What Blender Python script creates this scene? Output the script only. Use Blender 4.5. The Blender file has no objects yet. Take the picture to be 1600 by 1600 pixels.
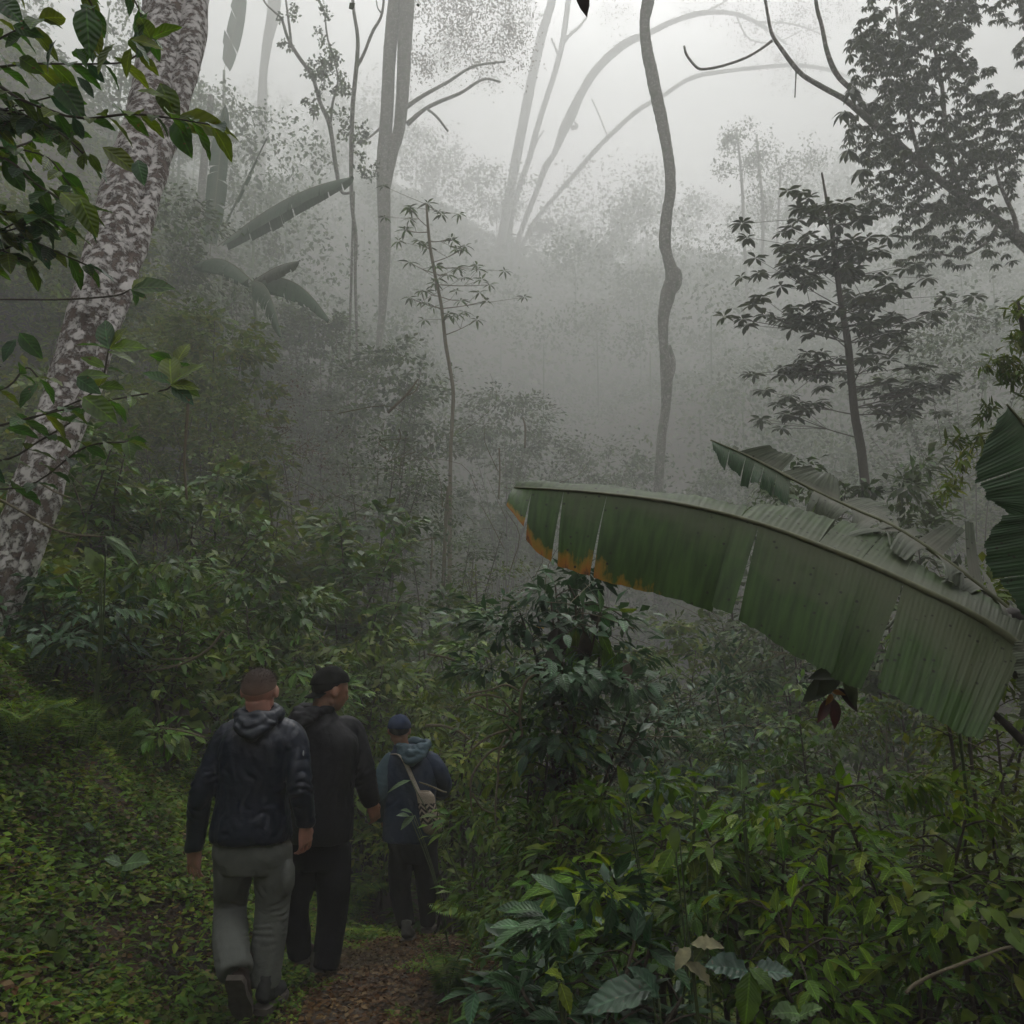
import bpy, bmesh, math, random
import numpy as np
from mathutils import Vector, Matrix, Quaternion, noise

random.seed(11)
RNG = np.random.default_rng(11)
SC = bpy.context.scene
COL = SC.collection
R = math.radians

# ------------------------------------------------------------------ camera
CAM = (0.0, 0.0, 1.65)
PITCH = R(8.75)
FPX = 1300.0                       # focal length in pixels of the 1600 px photograph
cd = bpy.data.cameras.new('camera')
cam = bpy.data.objects.new('camera', cd)
COL.objects.link(cam)
cam.location = CAM
cam.rotation_euler = (R(90) + PITCH, 0, 0)
cd.sensor_width = 36.0
cd.lens = 36.0 * FPX / 1600.0
cd.clip_start = 0.05
cd.clip_end = 900
SC.camera = cam

# ------------------------------------------------------------------ daylight: overcast, sun veiled high ahead
SUN_EL, SUN_AZ = R(54), R(10)      # azimuth from +Y towards +X
w = bpy.data.worlds.new('World')
SC.world = w
w.use_nodes = True
nt = w.node_tree
nt.nodes.clear()
sky = nt.nodes.new('ShaderNodeTexSky')
sky.sky_type = 'NISHITA'
sky.sun_disc = False
sky.sun_elevation = SUN_EL
sky.sun_rotation = SUN_AZ
sky.air_density = 1.0
sky.dust_density = 6.0
sky.ozone_density = 1.0
hs = nt.nodes.new('ShaderNodeHueSaturation')
hs.inputs['Saturation'].default_value = 0.05
bg = nt.nodes.new('ShaderNodeBackground')
bg.inputs['Strength'].default_value = 0.15
wo = nt.nodes.new('ShaderNodeOutputWorld')
nt.links.new(sky.outputs[0], hs.inputs['Color'])
nt.links.new(hs.outputs[0], bg.inputs[0])
nt.links.new(bg.outputs[0], wo.inputs[0])

sd = bpy.data.lights.new('sun', 'SUN')
sd.energy = 1.5
sd.angle = R(24)
sd.color = (1.0, 0.97, 0.93)
sun = bpy.data.objects.new('sun', sd)
COL.objects.link(sun)
sdir = Vector((math.sin(SUN_AZ) * math.cos(SUN_EL), math.cos(SUN_AZ) * math.cos(SUN_EL), math.sin(SUN_EL)))
sun.rotation_euler = sdir.to_track_quat('Z', 'Y').to_euler()
sun.location = (0, 0, 60)

SC.view_settings.view_transform = 'Standard'
SC.view_settings.look = 'None'
SC.view_settings.gamma = 1.0
SC.view_settings.use_curve_mapping = False
SC.view_settings.exposure = 1.5
SC.cycles.volume_bounces = 4
SC.cycles.max_bounces = 8
SC.cycles.diffuse_bounces = 3
SC.cycles.transmission_bounces = 3
SC.cycles.transparent_max_bounces = 8
SC.cycles.use_denoising = True
SC.cycles.use_adaptive_sampling = True
SC.cycles.adaptive_threshold = 0.02
SC.cycles.sample_clamp_indirect = 6.0

# ------------------------------------------------------------------ helpers
def far(d):
    """Plan distance to distance in the place: the slope beyond the path is drawn out."""
    return d if d <= 6.5 else (6.5 + (d - 6.5) * 3.0 if d <= 20 else 47 + (d - 20) * 6.0)

def grow_f(d):
    return far(d) / d

def P(px, py, d):
    """The point seen at photo pixel (px, py) whose distance ahead (world Y) is d metres."""
    a = (px - 800.0) / FPX
    b = (800.0 - py) / FPX
    y = math.cos(PITCH) - b * math.sin(PITCH)
    z = math.sin(PITCH) + b * math.cos(PITCH)
    k = far(d) / y
    return Vector((a * k, far(d), CAM[2] + z * k))

def rad(wpx, py, d):
    """Radius in metres of something wpx pixels wide at that place."""
    b = (800.0 - py) / FPX
    y = math.cos(PITCH) - b * math.sin(PITCH)
    return 0.5 * wpx / FPX * far(d) / y

def tag(o, label=None, cat=None, group=None, kind=None):
    if label: o['label'] = label
    if cat: o['category'] = cat
    if group: o['group'] = group
    if kind: o['kind'] = kind
    return o

def thing(name, label, cat, loc=(0, 0, 0), group=None):
    o = bpy.data.objects.new(name, None)
    o.empty_display_size = 0.1
    COL.objects.link(o)
    o.location = loc
    return tag(o, label, cat, group)

def raw_mesh(name, V, F, smooth=True):
    """V (n,3) array, F (m,3|4) int array, or a list of such arrays."""
    me = bpy.data.meshes.new(name)
    V = np.asarray(V, dtype=np.float32)
    Fs = F if isinstance(F, list) else [F]
    Fs = [np.asarray(f, dtype=np.int32) for f in Fs if len(f)]
    nl = sum(f.size for f in Fs)
    npoly = sum(len(f) for f in Fs)
    me.vertices.add(len(V))
    me.vertices.foreach_set('co', V.ravel())
    me.loops.add(nl)
    me.loops.foreach_set('vertex_index', np.concatenate([f.ravel() for f in Fs]))
    me.polygons.add(npoly)
    tot = np.concatenate([np.full(len(f), f.shape[1], dtype=np.int32) for f in Fs])
    st = np.concatenate([[0], np.cumsum(tot)[:-1]]).astype(np.int32)
    me.polygons.foreach_set('loop_start', st)
    me.update(calc_edges=True)
    if smooth:
        me.polygons.foreach_set('use_smooth', np.ones(npoly, dtype=bool))
    return me

def link(name, me, mat=None, parent=None, loc=None):
    o = bpy.data.objects.new(name, me)
    COL.objects.link(o)
    if mat is not None and not me.materials:
        me.materials.append(mat)
    if parent is not None:
        o.parent = parent
        # children are built in world coordinates: undo the parent's own place
        o.location = -Vector(parent.location) if loc is None else Vector(loc) - Vector(parent.location)
    elif loc is not None:
        o.location = loc
    return o

class MB:
    """Collects vertices and faces of one mesh."""
    def __init__(s): s.V = []; s.Q = []; s.T = []; s.n = 0
    def add(s, V, Q=None, T=None):
        V = np.asarray(V, dtype=float)
        if Q is not None and len(Q): s.Q.append(np.asarray(Q) + s.n)
        if T is not None and len(T): s.T.append(np.asarray(T) + s.n)
        s.V.append(V); s.n += len(V)
    def build(s, name, mat, parent=None, smooth=True):
        V = np.concatenate(s.V)
        F = []
        if s.Q: F.append(np.concatenate(s.Q))
        if s.T: F.append(np.concatenate(s.T))
        return link(name, raw_mesh(name, V, F, smooth), mat, parent)

def catmull(pts, n):
    """Smooth resampling of rows of any width."""
    p = np.asarray(pts, dtype=float)
    if len(p) < 3:
        t = np.linspace(0, 1, n)[:, None]
        return p[0] * (1 - t) + p[-1] * t
    q = np.vstack([2 * p[0] - p[1], p, 2 * p[-1] - p[-2]])
    out = []
    for t in np.linspace(0, len(p) - 1 - 1e-9, n):
        i = int(t); f = t - i
        a, b, c, d = q[i], q[i + 1], q[i + 2], q[i + 3]
        out.append(0.5 * (2 * b + (c - a) * f + (2 * a - 5 * b + 4 * c - d) * f * f + (3 * b - a - 3 * c + d) * f ** 3))
    return np.array(out)

def tube(pts, radii, sides=8, bump=0.0, seed=0, cap=True, flat=1.0):
    """A bent tube through pts with its own radius at each; bump roughens it."""
    p = np.asarray(pts, dtype=float); r = np.asarray(radii, dtype=float)
    n = len(p)
    t = np.gradient(p, axis=0)
    t /= np.linalg.norm(t, axis=1)[:, None] + 1e-12
    u = np.cross(t[0], (0, 0, 1.0))
    if np.linalg.norm(u) < 0.1: u = np.cross(t[0], (1.0, 0, 0))
    u /= np.linalg.norm(u)
    U = []
    for i in range(n):
        u = u - t[i] * np.dot(u, t[i]); u /= np.linalg.norm(u) + 1e-12
        U.append(u.copy())
    U = np.array(U); W = np.cross(t, U)
    a = np.linspace(0, 2 * np.pi, sides, endpoint=False)
    rr = np.repeat(r[:, None], sides, 1)
    if bump:
        g = np.random.default_rng(seed)
        ph = g.uniform(0, 6.28, 6)
        s = np.arange(n)[:, None]
        f = (np.sin(2 * a[None] + ph[0] + s * 0.13) * .5 + np.sin(3 * a[None] + ph[1] - s * 0.21) * .45
             + np.sin(5 * a[None] + ph[2] + s * 0.4) * .25 + g.normal(0, .35, (n, sides)))
        rr = rr * (1 + bump * f)
    V = p[:, None] + U[:, None] * (np.cos(a)[None, :, None] * rr[..., None]) + W[:, None] * (np.sin(a)[None, :, None] * rr[..., None] * flat)
    V = V.reshape(-1, 3)
    i = np.arange(n - 1)[:, None] * sides; j = np.arange(sides)[None]; k = (j + 1) % sides
    Q = np.stack([i + j, i + k, i + sides + k, i + sides + j], -1).reshape(-1, 4)
    T = []
    if cap:
        V = np.vstack([V, p[0], p[-1]])
        m = n * sides
        jj = np.arange(sides); kk = (jj + 1) % sides
        T = np.concatenate([np.stack([np.full(sides, m), kk, jj], -1), np.stack([np.full(sides, m + 1), (n - 1) * sides + jj, (n - 1) * sides + kk], -1)])
    return V, Q, T

# ------------------------------------------------------------------ materials
def newmat(name):
    m = bpy.data.materials.new(name)
    m.use_nodes = True
    m.node_tree.nodes.clear()
    return m, m.node_tree

def N(nt, kind, **kw):
    n = nt.nodes.new(kind)
    for k, v in kw.items():
        if k.startswith('_'): setattr(n, k[1:], v)
        else: n.inputs[k.replace('__', ' ')].default_value = v
    return n

def ramp(nt, stops):
    n = nt.nodes.new('ShaderNodeValToRGB')
    e = n.color_ramp.elements
    e[0].position, e[0].color = stops[0][0], (*stops[0][1], 1)
    e[1].position, e[1].color = stops[-1][0], (*stops[-1][1], 1)
    for p, c in stops[1:-1]:
        x = e.new(p); x.color = (*c, 1)
    return n

def leaf_mat(name, cols, rough=0.38, trans=0.3, spots=0.0, spotcol=(0.12, 0.07, 0.02), vein=0.0, spec=0.5):
    """Leaf: one of cols for each leaf, slightly mottled; light comes through it."""
    m, nt = newmat(name)
    L = nt.links.new
    geo = N(nt, 'ShaderNodeNewGeometry')
    oi = N(nt, 'ShaderNodeObjectInfo')
    add = N(nt, 'ShaderNodeMath', _operation='ADD')
    fr = N(nt, 'ShaderNodeMath', _operation='FRACT')
    L(geo.outputs['Random Per Island'], add.inputs[0]); L(oi.outputs['Random'], add.inputs[1]); L(add.outputs[0], fr.inputs[0])
    k = len(cols)
    rp = ramp(nt, [((i + .5) / k, c) for i, c in enumerate(cols)])
    L(fr.outputs[0], rp.inputs[0])
    tc = N(nt, 'ShaderNodeTexCoord')
    nz = N(nt, 'ShaderNodeTexNoise', Scale=14.0, Detail=3.0)
    L(geo.outputs['Position'], nz.inputs['Vector'])
    mr = N(nt, 'ShaderNodeMapRange'); mr.inputs[1].default_value = .3; mr.inputs[2].default_value = .7; mr.inputs[3].default_value = .62; mr.inputs[4].default_value = 1.35
    L(nz.outputs['Fac'], mr.inputs[0])
    mul = N(nt, 'ShaderNodeVectorMath', _operation='SCALE')
    L(rp.outputs[0], mul.inputs[0]); L(mr.outputs[0], mul.inputs[3])
    col = mul.outputs[0]
    # plants differ from patch to patch: fresher here, older and yellower there
    nb = N(nt, 'ShaderNodeTexNoise', Scale=1.3, Detail=2.0); L(geo.outputs['Position'], nb.inputs['Vector'])
    rb_ = ramp(nt, [(.32, (.62, .78, .75)), (.5, (1, 1, 1)), (.68, (1.0, 1.0, .8))]); L(nb.outputs['Fac'], rb_.inputs[0])
    vm = N(nt, 'ShaderNodeVectorMath', _operation='MULTIPLY'); L(col, vm.inputs[0]); L(rb_.outputs[0], vm.inputs[1])
    nv_ = N(nt, 'ShaderNodeMapRange'); nv_.inputs[1].default_value = .35; nv_.inputs[2].default_value = .68; nv_.inputs[3].default_value = .8; nv_.inputs[4].default_value = 1.35; L(nb.outputs['Fac'], nv_.inputs[0])
    vs = N(nt, 'ShaderNodeVectorMath', _operation='SCALE'); L(vm.outputs[0], vs.inputs[0]); L(nv_.outputs[0], vs.inputs[3]); col = vs.outputs[0]
    if spots:
        n2 = N(nt, 'ShaderNodeTexNoise', Scale=55.0, Detail=2.0)
        L(geo.outputs['Position'], n2.inputs['Vector'])
        m2 = N(nt, 'ShaderNodeMapRange'); m2.inputs[1].default_value = .75 - spots; m2.inputs[2].default_value = .78 - spots
        L(n2.outputs['Fac'], m2.inputs[0])
        mx = N(nt, 'ShaderNodeMixRGB', Color2=(*spotcol, 1)); L(m2.outputs[0], mx.inputs[0]); L(col, mx.inputs[1])
        col = mx.outputs[0]
    b = N(nt, 'ShaderNodeBsdfPrincipled', Roughness=rough)
    b.inputs['Specular IOR Level'].default_value = spec
    if vein:
        # pale midrib and slanting side veins, for leaves that carry UVs (u across, v along)
        uv = N(nt, 'ShaderNodeUVMap'); sp = N(nt, 'ShaderNodeSeparateXYZ'); L(uv.outputs[0], sp.inputs[0])
        au = N(nt, 'ShaderNodeMath', _operation='SUBTRACT'); au.inputs[1].default_value = .5; L(sp.outputs[0], au.inputs[0])
        ab = N(nt, 'ShaderNodeMath', _operation='ABSOLUTE'); L(au.outputs[0], ab.inputs[0])
        mrb = N(nt, 'ShaderNodeMapRange'); mrb.inputs[1].default_value = .026; mrb.inputs[2].default_value = .012; L(ab.outputs[0], mrb.inputs[0])
        ph = N(nt, 'ShaderNodeMath', _operation='MULTIPLY_ADD'); ph.inputs[1].default_value = -.9; L(ab.outputs[0], ph.inputs[0]); L(sp.outputs[1], ph.inputs[2])
        fq = N(nt, 'ShaderNodeMath', _operation='MULTIPLY'); fq.inputs[1].default_value = vein * 6.283; L(ph.outputs[0], fq.inputs[0])
        sn = N(nt, 'ShaderNodeMath', _operation='SINE'); L(fq.outputs[0], sn.inputs[0])
        pw = N(nt, 'ShaderNodeMapRange'); pw.inputs[1].default_value = .75; pw.inputs[2].default_value = 1.0; L(sn.outputs[0], pw.inputs[0])
        mx_ = N(nt, 'ShaderNodeMath', _operation='MAXIMUM'); h_ = N(nt, 'ShaderNodeMath', _operation='MULTIPLY'); h_.inputs[1].default_value = .16; L(pw.outputs[0], h_.inputs[0]); L(mrb.outputs[0], mx_.inputs[0]); L(h_.outputs[0], mx_.inputs[1])
        h2 = N(nt, 'ShaderNodeMath', _operation='MULTIPLY'); h2.inputs[1].default_value = .6; L(mx_.outputs[0], h2.inputs[0])
        br = N(nt, 'ShaderNodeVectorMath', _operation='SCALE'); br.inputs[3].default_value = 2.4; L(col, br.inputs[0])
        mv = N(nt, 'ShaderNodeMixRGB'); L(h2.outputs[0], mv.inputs[0]); L(col, mv.inputs[1]); L(br.outputs[0], mv.inputs[2]); col = mv.outputs[0]
        bp = N(nt, 'ShaderNodeBump', Strength=.28, Distance=.004); bp.invert = True; L(sn.outputs[0], bp.inputs['Height']); L(bp.outputs[0], b.inputs['Normal'])
    L(col, b.inputs['Base Color'])
    tr = N(nt, 'ShaderNodeBsdfTranslucent')
    hs = N(nt, 'ShaderNodeHueSaturation', Saturation=1.15, Value=1.3); hs.inputs['Hue'].default_value = 0.485
    L(col, hs.inputs['Color']); L(hs.outputs[0], tr.inputs[0])
    ms = N(nt, 'ShaderNodeMixShader'); ms.inputs[0].default_value = trans
    L(b.outputs[0], ms.inputs[1]); L(tr.outputs[0], ms.inputs[2])
    o = N(nt, 'ShaderNodeOutputMaterial'); L(ms.outputs[0], o.inputs[0])
    return m

def bark_mat(name, dark, mid, pale, scale=6.0, pale_at=.56, stretch=(1, 1, .35), bump=.6, rough=.85, moss=None, soft=.05):
    m, nt = newmat(name); L = nt.links.new
    geo = N(nt, 'ShaderNodeNewGeometry')
    mp = N(nt, 'ShaderNodeMapping'); mp.inputs['Scale'].default_value = stretch
    L(geo.outputs['Position'], mp.inputs[0])
    n1 = N(nt, 'ShaderNodeTexNoise', Scale=scale, Detail=6.0, Roughness=.65); L(mp.outputs[0], n1.inputs['Vector'])
    r1 = ramp(nt, [(.3, dark), (.5, mid), (.75, mid)]); L(n1.outputs['Fac'], r1.inputs[0])
    n2 = N(nt, 'ShaderNodeTexNoise', Scale=scale * 1.7, Detail=9.0, Roughness=.74, Distortion=.15)
    L(geo.outputs['Position'], n2.inputs['Vector'])
    r2 = N(nt, 'ShaderNodeMapRange'); r2.inputs[1].default_value = pale_at - .02; r2.inputs[2].default_value = pale_at + soft
    L(n2.outputs['Fac'], r2.inputs[0])
    mx = N(nt, 'ShaderNodeMixRGB', Color2=(*pale, 1)); L(r2.outputs[0], mx.inputs[0]); L(r1.outputs[0], mx.inputs[1])
    col = mx.outputs[0]
    if moss:
        n3 = N(nt, 'ShaderNodeTexNoise', Scale=scale * .6, Detail=5.0); L(geo.outputs['Position'], n3.inputs['Vector'])
        r3 = N(nt, 'ShaderNodeMapRange'); r3.inputs[1].default_value = .5; r3.inputs[2].default_value = .65
        L(n3.outputs['Fac'], r3.inputs[0])
        m3 = N(nt, 'ShaderNodeMixRGB', Color2=(*moss, 1)); L(r3.outputs[0], m3.inputs[0]); L(col, m3.inputs[1]); col = m3.outputs[0]
    b = N(nt, 'ShaderNodeBsdfPrincipled', Roughness=rough); L(col, b.inputs['Base Color'])
    bp = N(nt, 'ShaderNodeBump', Strength=bump, Distance=.03)
    ad = N(nt, 'ShaderNodeMath', _operation='ADD'); L(n1.outputs['Fac'], ad.inputs[0]); L(r2.outputs[0], ad.inputs[1])
    L(ad.outputs[0], bp.inputs['Height']); L(bp.outputs[0], b.inputs['Normal'])
    o = N(nt, 'ShaderNodeOutputMaterial'); L(b.outputs[0], o.inputs[0])
    return m

def plain_mat(name, col, rough=.8, var=.25, scale=30.0, spec=.5, sheen=0.0, bump=.0):
    m, nt = newmat(name); L = nt.links.new
    geo = N(nt, 'ShaderNodeNewGeometry')
    n1 = N(nt, 'ShaderNodeTexNoise', Scale=scale, Detail=4.0); L(geo.outputs['Position'], n1.inputs['Vector'])
    a = tuple(c * (1 - var) for c in col); c2 = tuple(c * (1 + var) for c in col)
    r = ramp(nt, [(.3, a), (.7, c2)]); L(n1.outputs['Fac'], r.inputs[0])
    b = N(nt, 'ShaderNodeBsdfPrincipled', Roughness=rough); b.inputs['Specular IOR Level'].default_value = spec
    L(r.outputs[0], b.inputs['Base Color'])
    if sheen:
        b.inputs['Sheen Weight'].default_value = sheen
    if bump:
        bp = N(nt, 'ShaderNodeBump', Strength=bump, Distance=.01); L(n1.outputs['Fac'], bp.inputs['Height']); L(bp.outputs[0], b.inputs['Normal'])
    o = N(nt, 'ShaderNodeOutputMaterial'); L(b.outputs[0], o.inputs[0])
    return m
# ------------------------------------------------------------------ lie of the land
def vnoise(x, y, s, seed=0):
    """Cheap smooth value noise in -1..1 on arrays."""
    x = np.asarray(x) / s; y = np.asarray(y) / s
    xi = np.floor(x).astype(int); yi = np.floor(y).astype(int)
    fx = x - xi; fy = y - yi
    fx = fx * fx * (3 - 2 * fx); fy = fy * fy * (3 - 2 * fy)
    def h(a, b):
        v = np.sin(a * 127.1 + b * 311.7 + seed * 74.7) * 43758.5453
        return (v - np.floor(v)) * 2 - 1
    return (h(xi, yi) * (1 - fx) + h(xi + 1, yi) * fx) * (1 - fy) + (h(xi, yi + 1) * (1 - fx) + h(xi + 1, yi + 1) * fx) * fy

PX_Y = [-30, 0, 4.0, 6.3, 12, 23, 300]
PX_X = [0.3, 0.1, -0.75, -0.72, -0.3, 1.3, 8.0]
PZ_Y = [-30, 0, 4.2, 4.8, 6.3, 12.5, 23, 32, 47, 89, 131, 173, 251, 325]
PZ_Z = [0.5, 0, -0.10, -0.15, -0.47, -2.4, -5.3, -6.1, 0.1, 18.6, 45.0, 75.0, 122.0, 142.0]

def path_x(y): return np.interp(y, PX_Y, PX_X)

def height(x, y, fine=True):
    x = np.asarray(x, dtype=float); y = np.asarray(y, dtype=float)
    c = path_x(y)
    z = np.interp(y, PZ_Y, PZ_Z)
    d = x - c
    left = np.clip(-d - 0.62, 0, None)
    z = z + np.where(left > 0, 1.06 * left / (1 + 0.05 * left) + .12 * np.clip(left, 0, .5), 0) * np.interp(y, [-5, 30, 70], [1, .8, .25])
    right = np.clip(d - 0.75, 0, None)
    drop = np.interp(y, [-5, 6, 20, 40], [1, 1, .5, 0])
    z = z - drop * (0.42 * np.clip(right, 0, 3.2) + .1 * np.clip(right - 3.2, 0, 3))
    z = z + np.clip(right - 5.5, 0, None) * np.interp(y, [0, 12, 50], [.5, .45, .1])
    z = z + .62 * np.clip(np.abs(x) - 14, 0, 40) * np.interp(y, [0, 30, 100, 180], [1, .9, .35, 0])      # ravine flanks, added to block low light from the sides
    z = z + .85 * np.clip(-x - 5, 0, 30) * np.interp(y, [12, 26, 70, 130], [0, 1, 1, .3])        # steep left flank
    z = z + .75 * np.clip(-5 - y, 0, 22)                                                      # unseen slope added behind the viewer to shut out sky light
    z = z + 12 * np.clip((y - 90) / 60, 0, 1) * np.clip(-x / 60, -.5, 1)
    k = np.clip((np.abs(d) - .5) / .8, .12, 1)
    z = z + k * (.20 * vnoise(x, y, 1.9, 1) + .10 * vnoise(x, y, .7, 2))
    z = z + np.clip(y - 34, 0, 60) / 60 * 5.0 * vnoise(x, y, 24, 5)
    if fine:
        z = z + k * .035 * vnoise(x, y, .23, 3) + .012 * vnoise(x, y, .09, 4)
    return z

def ground_sheet(name, xs, ys, lift=0.0):
    X, Y = np.meshgrid(xs, ys)
    Z = height(X, Y) + lift
    V = np.stack([X, Y, Z], -1).reshape(-1, 3)
    nx, ny = len(xs), len(ys)
    i = np.arange(ny - 1)[:, None] * nx; j = np.arange(nx - 1)[None]
    Q = np.stack([i + j, i + j + 1, i + nx + j + 1, i + nx + j], -1).reshape(-1, 4)
    return V, Q

def soil_mat():
    m, nt = newmat('soil'); L = nt.links.new
    geo = N(nt, 'ShaderNodeNewGeometry')
    n1 = N(nt, 'ShaderNodeTexNoise', Scale=2.2, Detail=8.0, Roughness=.7); L(geo.outputs['Position'], n1.inputs['Vector'])
    r = ramp(nt, [(.3, (.022, .015, .009)), (.5, (.05, .032, .018)), (.7, (.085, .05, .028))]); L(n1.outputs['Fac'], r.inputs[0])
    n2 = N(nt, 'ShaderNodeTexNoise', Scale=45.0, Detail=5.0); L(geo.outputs['Position'], n2.inputs['Vector'])
    r2 = N(nt, 'ShaderNodeMapRange'); r2.inputs[1].default_value = .35; r2.inputs[2].default_value = .7; r2.inputs[3].default_value = .5; r2.inputs[4].default_value = 1.5
    L(n2.outputs['Fac'], r2.inputs[0])
    s = N(nt, 'ShaderNodeVectorMath', _operation='SCALE'); L(r.outputs[0], s.inputs[0]); L(r2.outputs[0], s.inputs[3])
    b = N(nt, 'ShaderNodeBsdfPrincipled', Roughness=.8); L(s.outputs[0], b.inputs['Base Color'])
    bp = N(nt, 'ShaderNodeBump', Strength=.8, Distance=.03); L(n2.outputs['Fac'], bp.inputs['Height']); L(bp.outputs[0], b.inputs['Normal'])
    o = N(nt, 'ShaderNodeOutputMaterial'); L(b.outputs[0], o.inputs[0])
    return m
M_SOIL = soil_mat()

def joinaxis(*segs):
    return np.unique(np.concatenate([np.arange(a, b, s) for a, b, s in segs]))
xs = joinaxis((-218, -8, 3.0), (-8, 5, .09), (5, 12, .4), (12, 218.1, 3.0))
ys = joinaxis((-28, 1, .5), (1, 9, .09), (9, 26, .3), (26, 322.1, 3.0))
V, Q = ground_sheet('forest_floor', xs, ys)
me = raw_mesh('terrain', V, Q)
tag(link('terrain', me, M_SOIL), kind='structure', label='brown forest floor rising on the left and dropping into the misty valley')
# the trodden path: its own sheet following the ground
pv, pq = [], []
yy = np.arange(1.0, 9.01, .06); tt = np.linspace(-1, 1, 25)
Yp = np.repeat(yy[:, None], 25, 1)
half = .25 + .07 * vnoise(yy, yy * 0, .8, 9)
Xp = path_x(Yp) + tt[None] * half[:, None]
Zp = height(Xp, Yp) + .012 - .02 * np.abs(tt)[None] ** 6
V = np.stack([Xp, Yp, Zp], -1).reshape(-1, 3)
i = np.arange(len(yy) - 1)[:, None] * 25; j = np.arange(24)[None]
Q = np.stack([i + j, i + j + 1, i + 25 + j + 1, i + 25 + j], -1).reshape(-1, 4)
M_PATH = plain_mat('trodden_earth', (.07, .049, .033), rough=.75, var=.5, scale=22, bump=.8)
tag(link('path', raw_mesh('path', V, Q), M_PATH), kind='structure', label='narrow trodden brown earth path leading down through the forest')

# ------------------------------------------------------------------ leaf shapes
def leaf_shape(w=.42, rows=4, fold=.12, droop=.25, base=.0, tipw=.0, peak=.45, wave=0.0, lobes=0):
    """A leaf of length 1 along +Y, upper side +Z, folded on its midrib and drooping to the tip. Quads only."""
    t = np.linspace(0, 1, rows + 1)
    prof = np.where(t < peak, np.sin(t / peak * np.pi / 2), np.cos((t - peak) / (1 - peak) * np.pi / 2) ** .85)
    hw = w / 2 * np.clip(prof, .02, None)
    V = []
    for k, (a, b) in enumerate(zip(t, hw)):
        zz = -droop * a * a
        wv = wave * math.sin(k * 2.4)
        if lobes: b = b * (1 + .12 * lobes * math.cos(k * math.pi))
        V += [(-b, a - .0, zz + fold * b * 2 + wv * b), (0, a, zz), (b, a, zz + fold * b * 2 - wv * b)]
    Q = []
    for k in range(rows):
        q = k * 3
        Q += [(q, q + 1, q + 4, q + 3), (q + 1, q + 2, q + 5, q + 4)]
    return np.array(V, dtype=float), np.array(Q)

L_SMALL = leaf_shape(.6, 2, .15, .15)
L_OVATE = leaf_shape(.46, 4, .14, .28)
L_LONG = leaf_shape(.24, 4, .16, .35, peak=.4)
L_WAVY = leaf_shape(.44, 8, .10, .35, wave=.35)
L_ROUND = leaf_shape(.85, 4, .08, .2, peak=.4)
L_BLADE = leaf_shape(.06, 3, .2, .6, peak=.3)
L_TINY = leaf_shape(.55, 1, .0, .0)
def _tiny():
    V = np.array([(0, 0, 0), (.3, .5, .05), (0, 1, -.08), (-.3, .5, .05)], float)
    return V, np.array([(0, 1, 2, 3)])
L_TINY = _tiny()

def unit(a):
    return a / (np.linalg.norm(a, axis=-1, keepdims=True) + 1e-9)

def place(shape, pos, dirs, ups, size):
    """Copies of a leaf shape: base at pos, pointing along dirs, upper side towards ups."""
    V, Q = shape
    pos = np.asarray(pos, float); d = unit(np.asarray(dirs, float)); u = np.asarray(ups, float)
    s = unit(np.cross(d, u)); n = np.cross(s, d)
    size = np.broadcast_to(np.asarray(size, float), (len(pos),))
    out = pos[:, None] + size[:, None, None] * (V[None, :, 0:1] * s[:, None] + V[None, :, 1:2] * d[:, None] + V[None, :, 2:3] * n[:, None])
    QQ = Q[None] + (np.arange(len(pos)) * len(V))[:, None, None]
    return out.reshape(-1, 3), QQ.reshape(-1, Q.shape[1])

def cloud(name, shape, pos, dirs, ups, size, mat, parent=None, kind='stuff', label=None):
    V, Q = place(shape, pos, dirs, ups, size)
    o = link(name, raw_mesh(name, V, Q, smooth=len(shape[0]) > 4), mat, parent)
    if kind: o['kind'] = kind
    if label: o['label'] = label
    return o

def set_uv(me, uv):
    l = me.uv_layers.new(name='UVMap')
    li = np.empty(len(me.loops), dtype=np.int32); me.loops.foreach_get('vertex_index', li)
    l.data.foreach_set('uv', uv[li].astype(np.float32).ravel())

LEAF_MESH = {}
def leaf_objects(key, shape, pos, dirs, ups, size, mat, parent, name='leaf'):
    """Leaves as single objects sharing one mesh."""
    k = (key, mat.name)
    if k not in LEAF_MESH:
        me = raw_mesh(name, shape[0], shape[1]); me.materials.append(mat); wx = np.abs(shape[0][:, 0]).max(); set_uv(me, np.stack([shape[0][:, 0] * (.3 / wx) + .5, shape[0][:, 1]], -1)); LEAF_MESH[k] = me
    me = LEAF_MESH[k]
    pl = Vector(parent.location)
    d = unit(np.asarray(dirs, float)); u = np.asarray(ups, float)
    s = unit(np.cross(d, u)); n = np.cross(s, d)
    size = np.broadcast_to(np.asarray(size, float), (len(pos),))
    for i in range(len(pos)):
        o = bpy.data.objects.new(name, me)
        COL.objects.link(o)
        o.parent = parent
        m = Matrix(((s[i][0], d[i][0], n[i][0]), (s[i][1], d[i][1], n[i][1]), (s[i][2], d[i][2], n[i][2])))
        o.matrix_basis = Matrix.Translation(Vector(pos[i]) - pl) @ (m * float(size[i])).to_4x4()

M_HILL = leaf_mat('hillside_leaves', [(0.053, 0.112, 0.028), (0.083, 0.150, 0.035), (0.045, 0.098, 0.031), (0.120, 0.165, 0.042), (0.075, 0.105, 0.042)], rough=.6, trans=.2)

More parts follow.
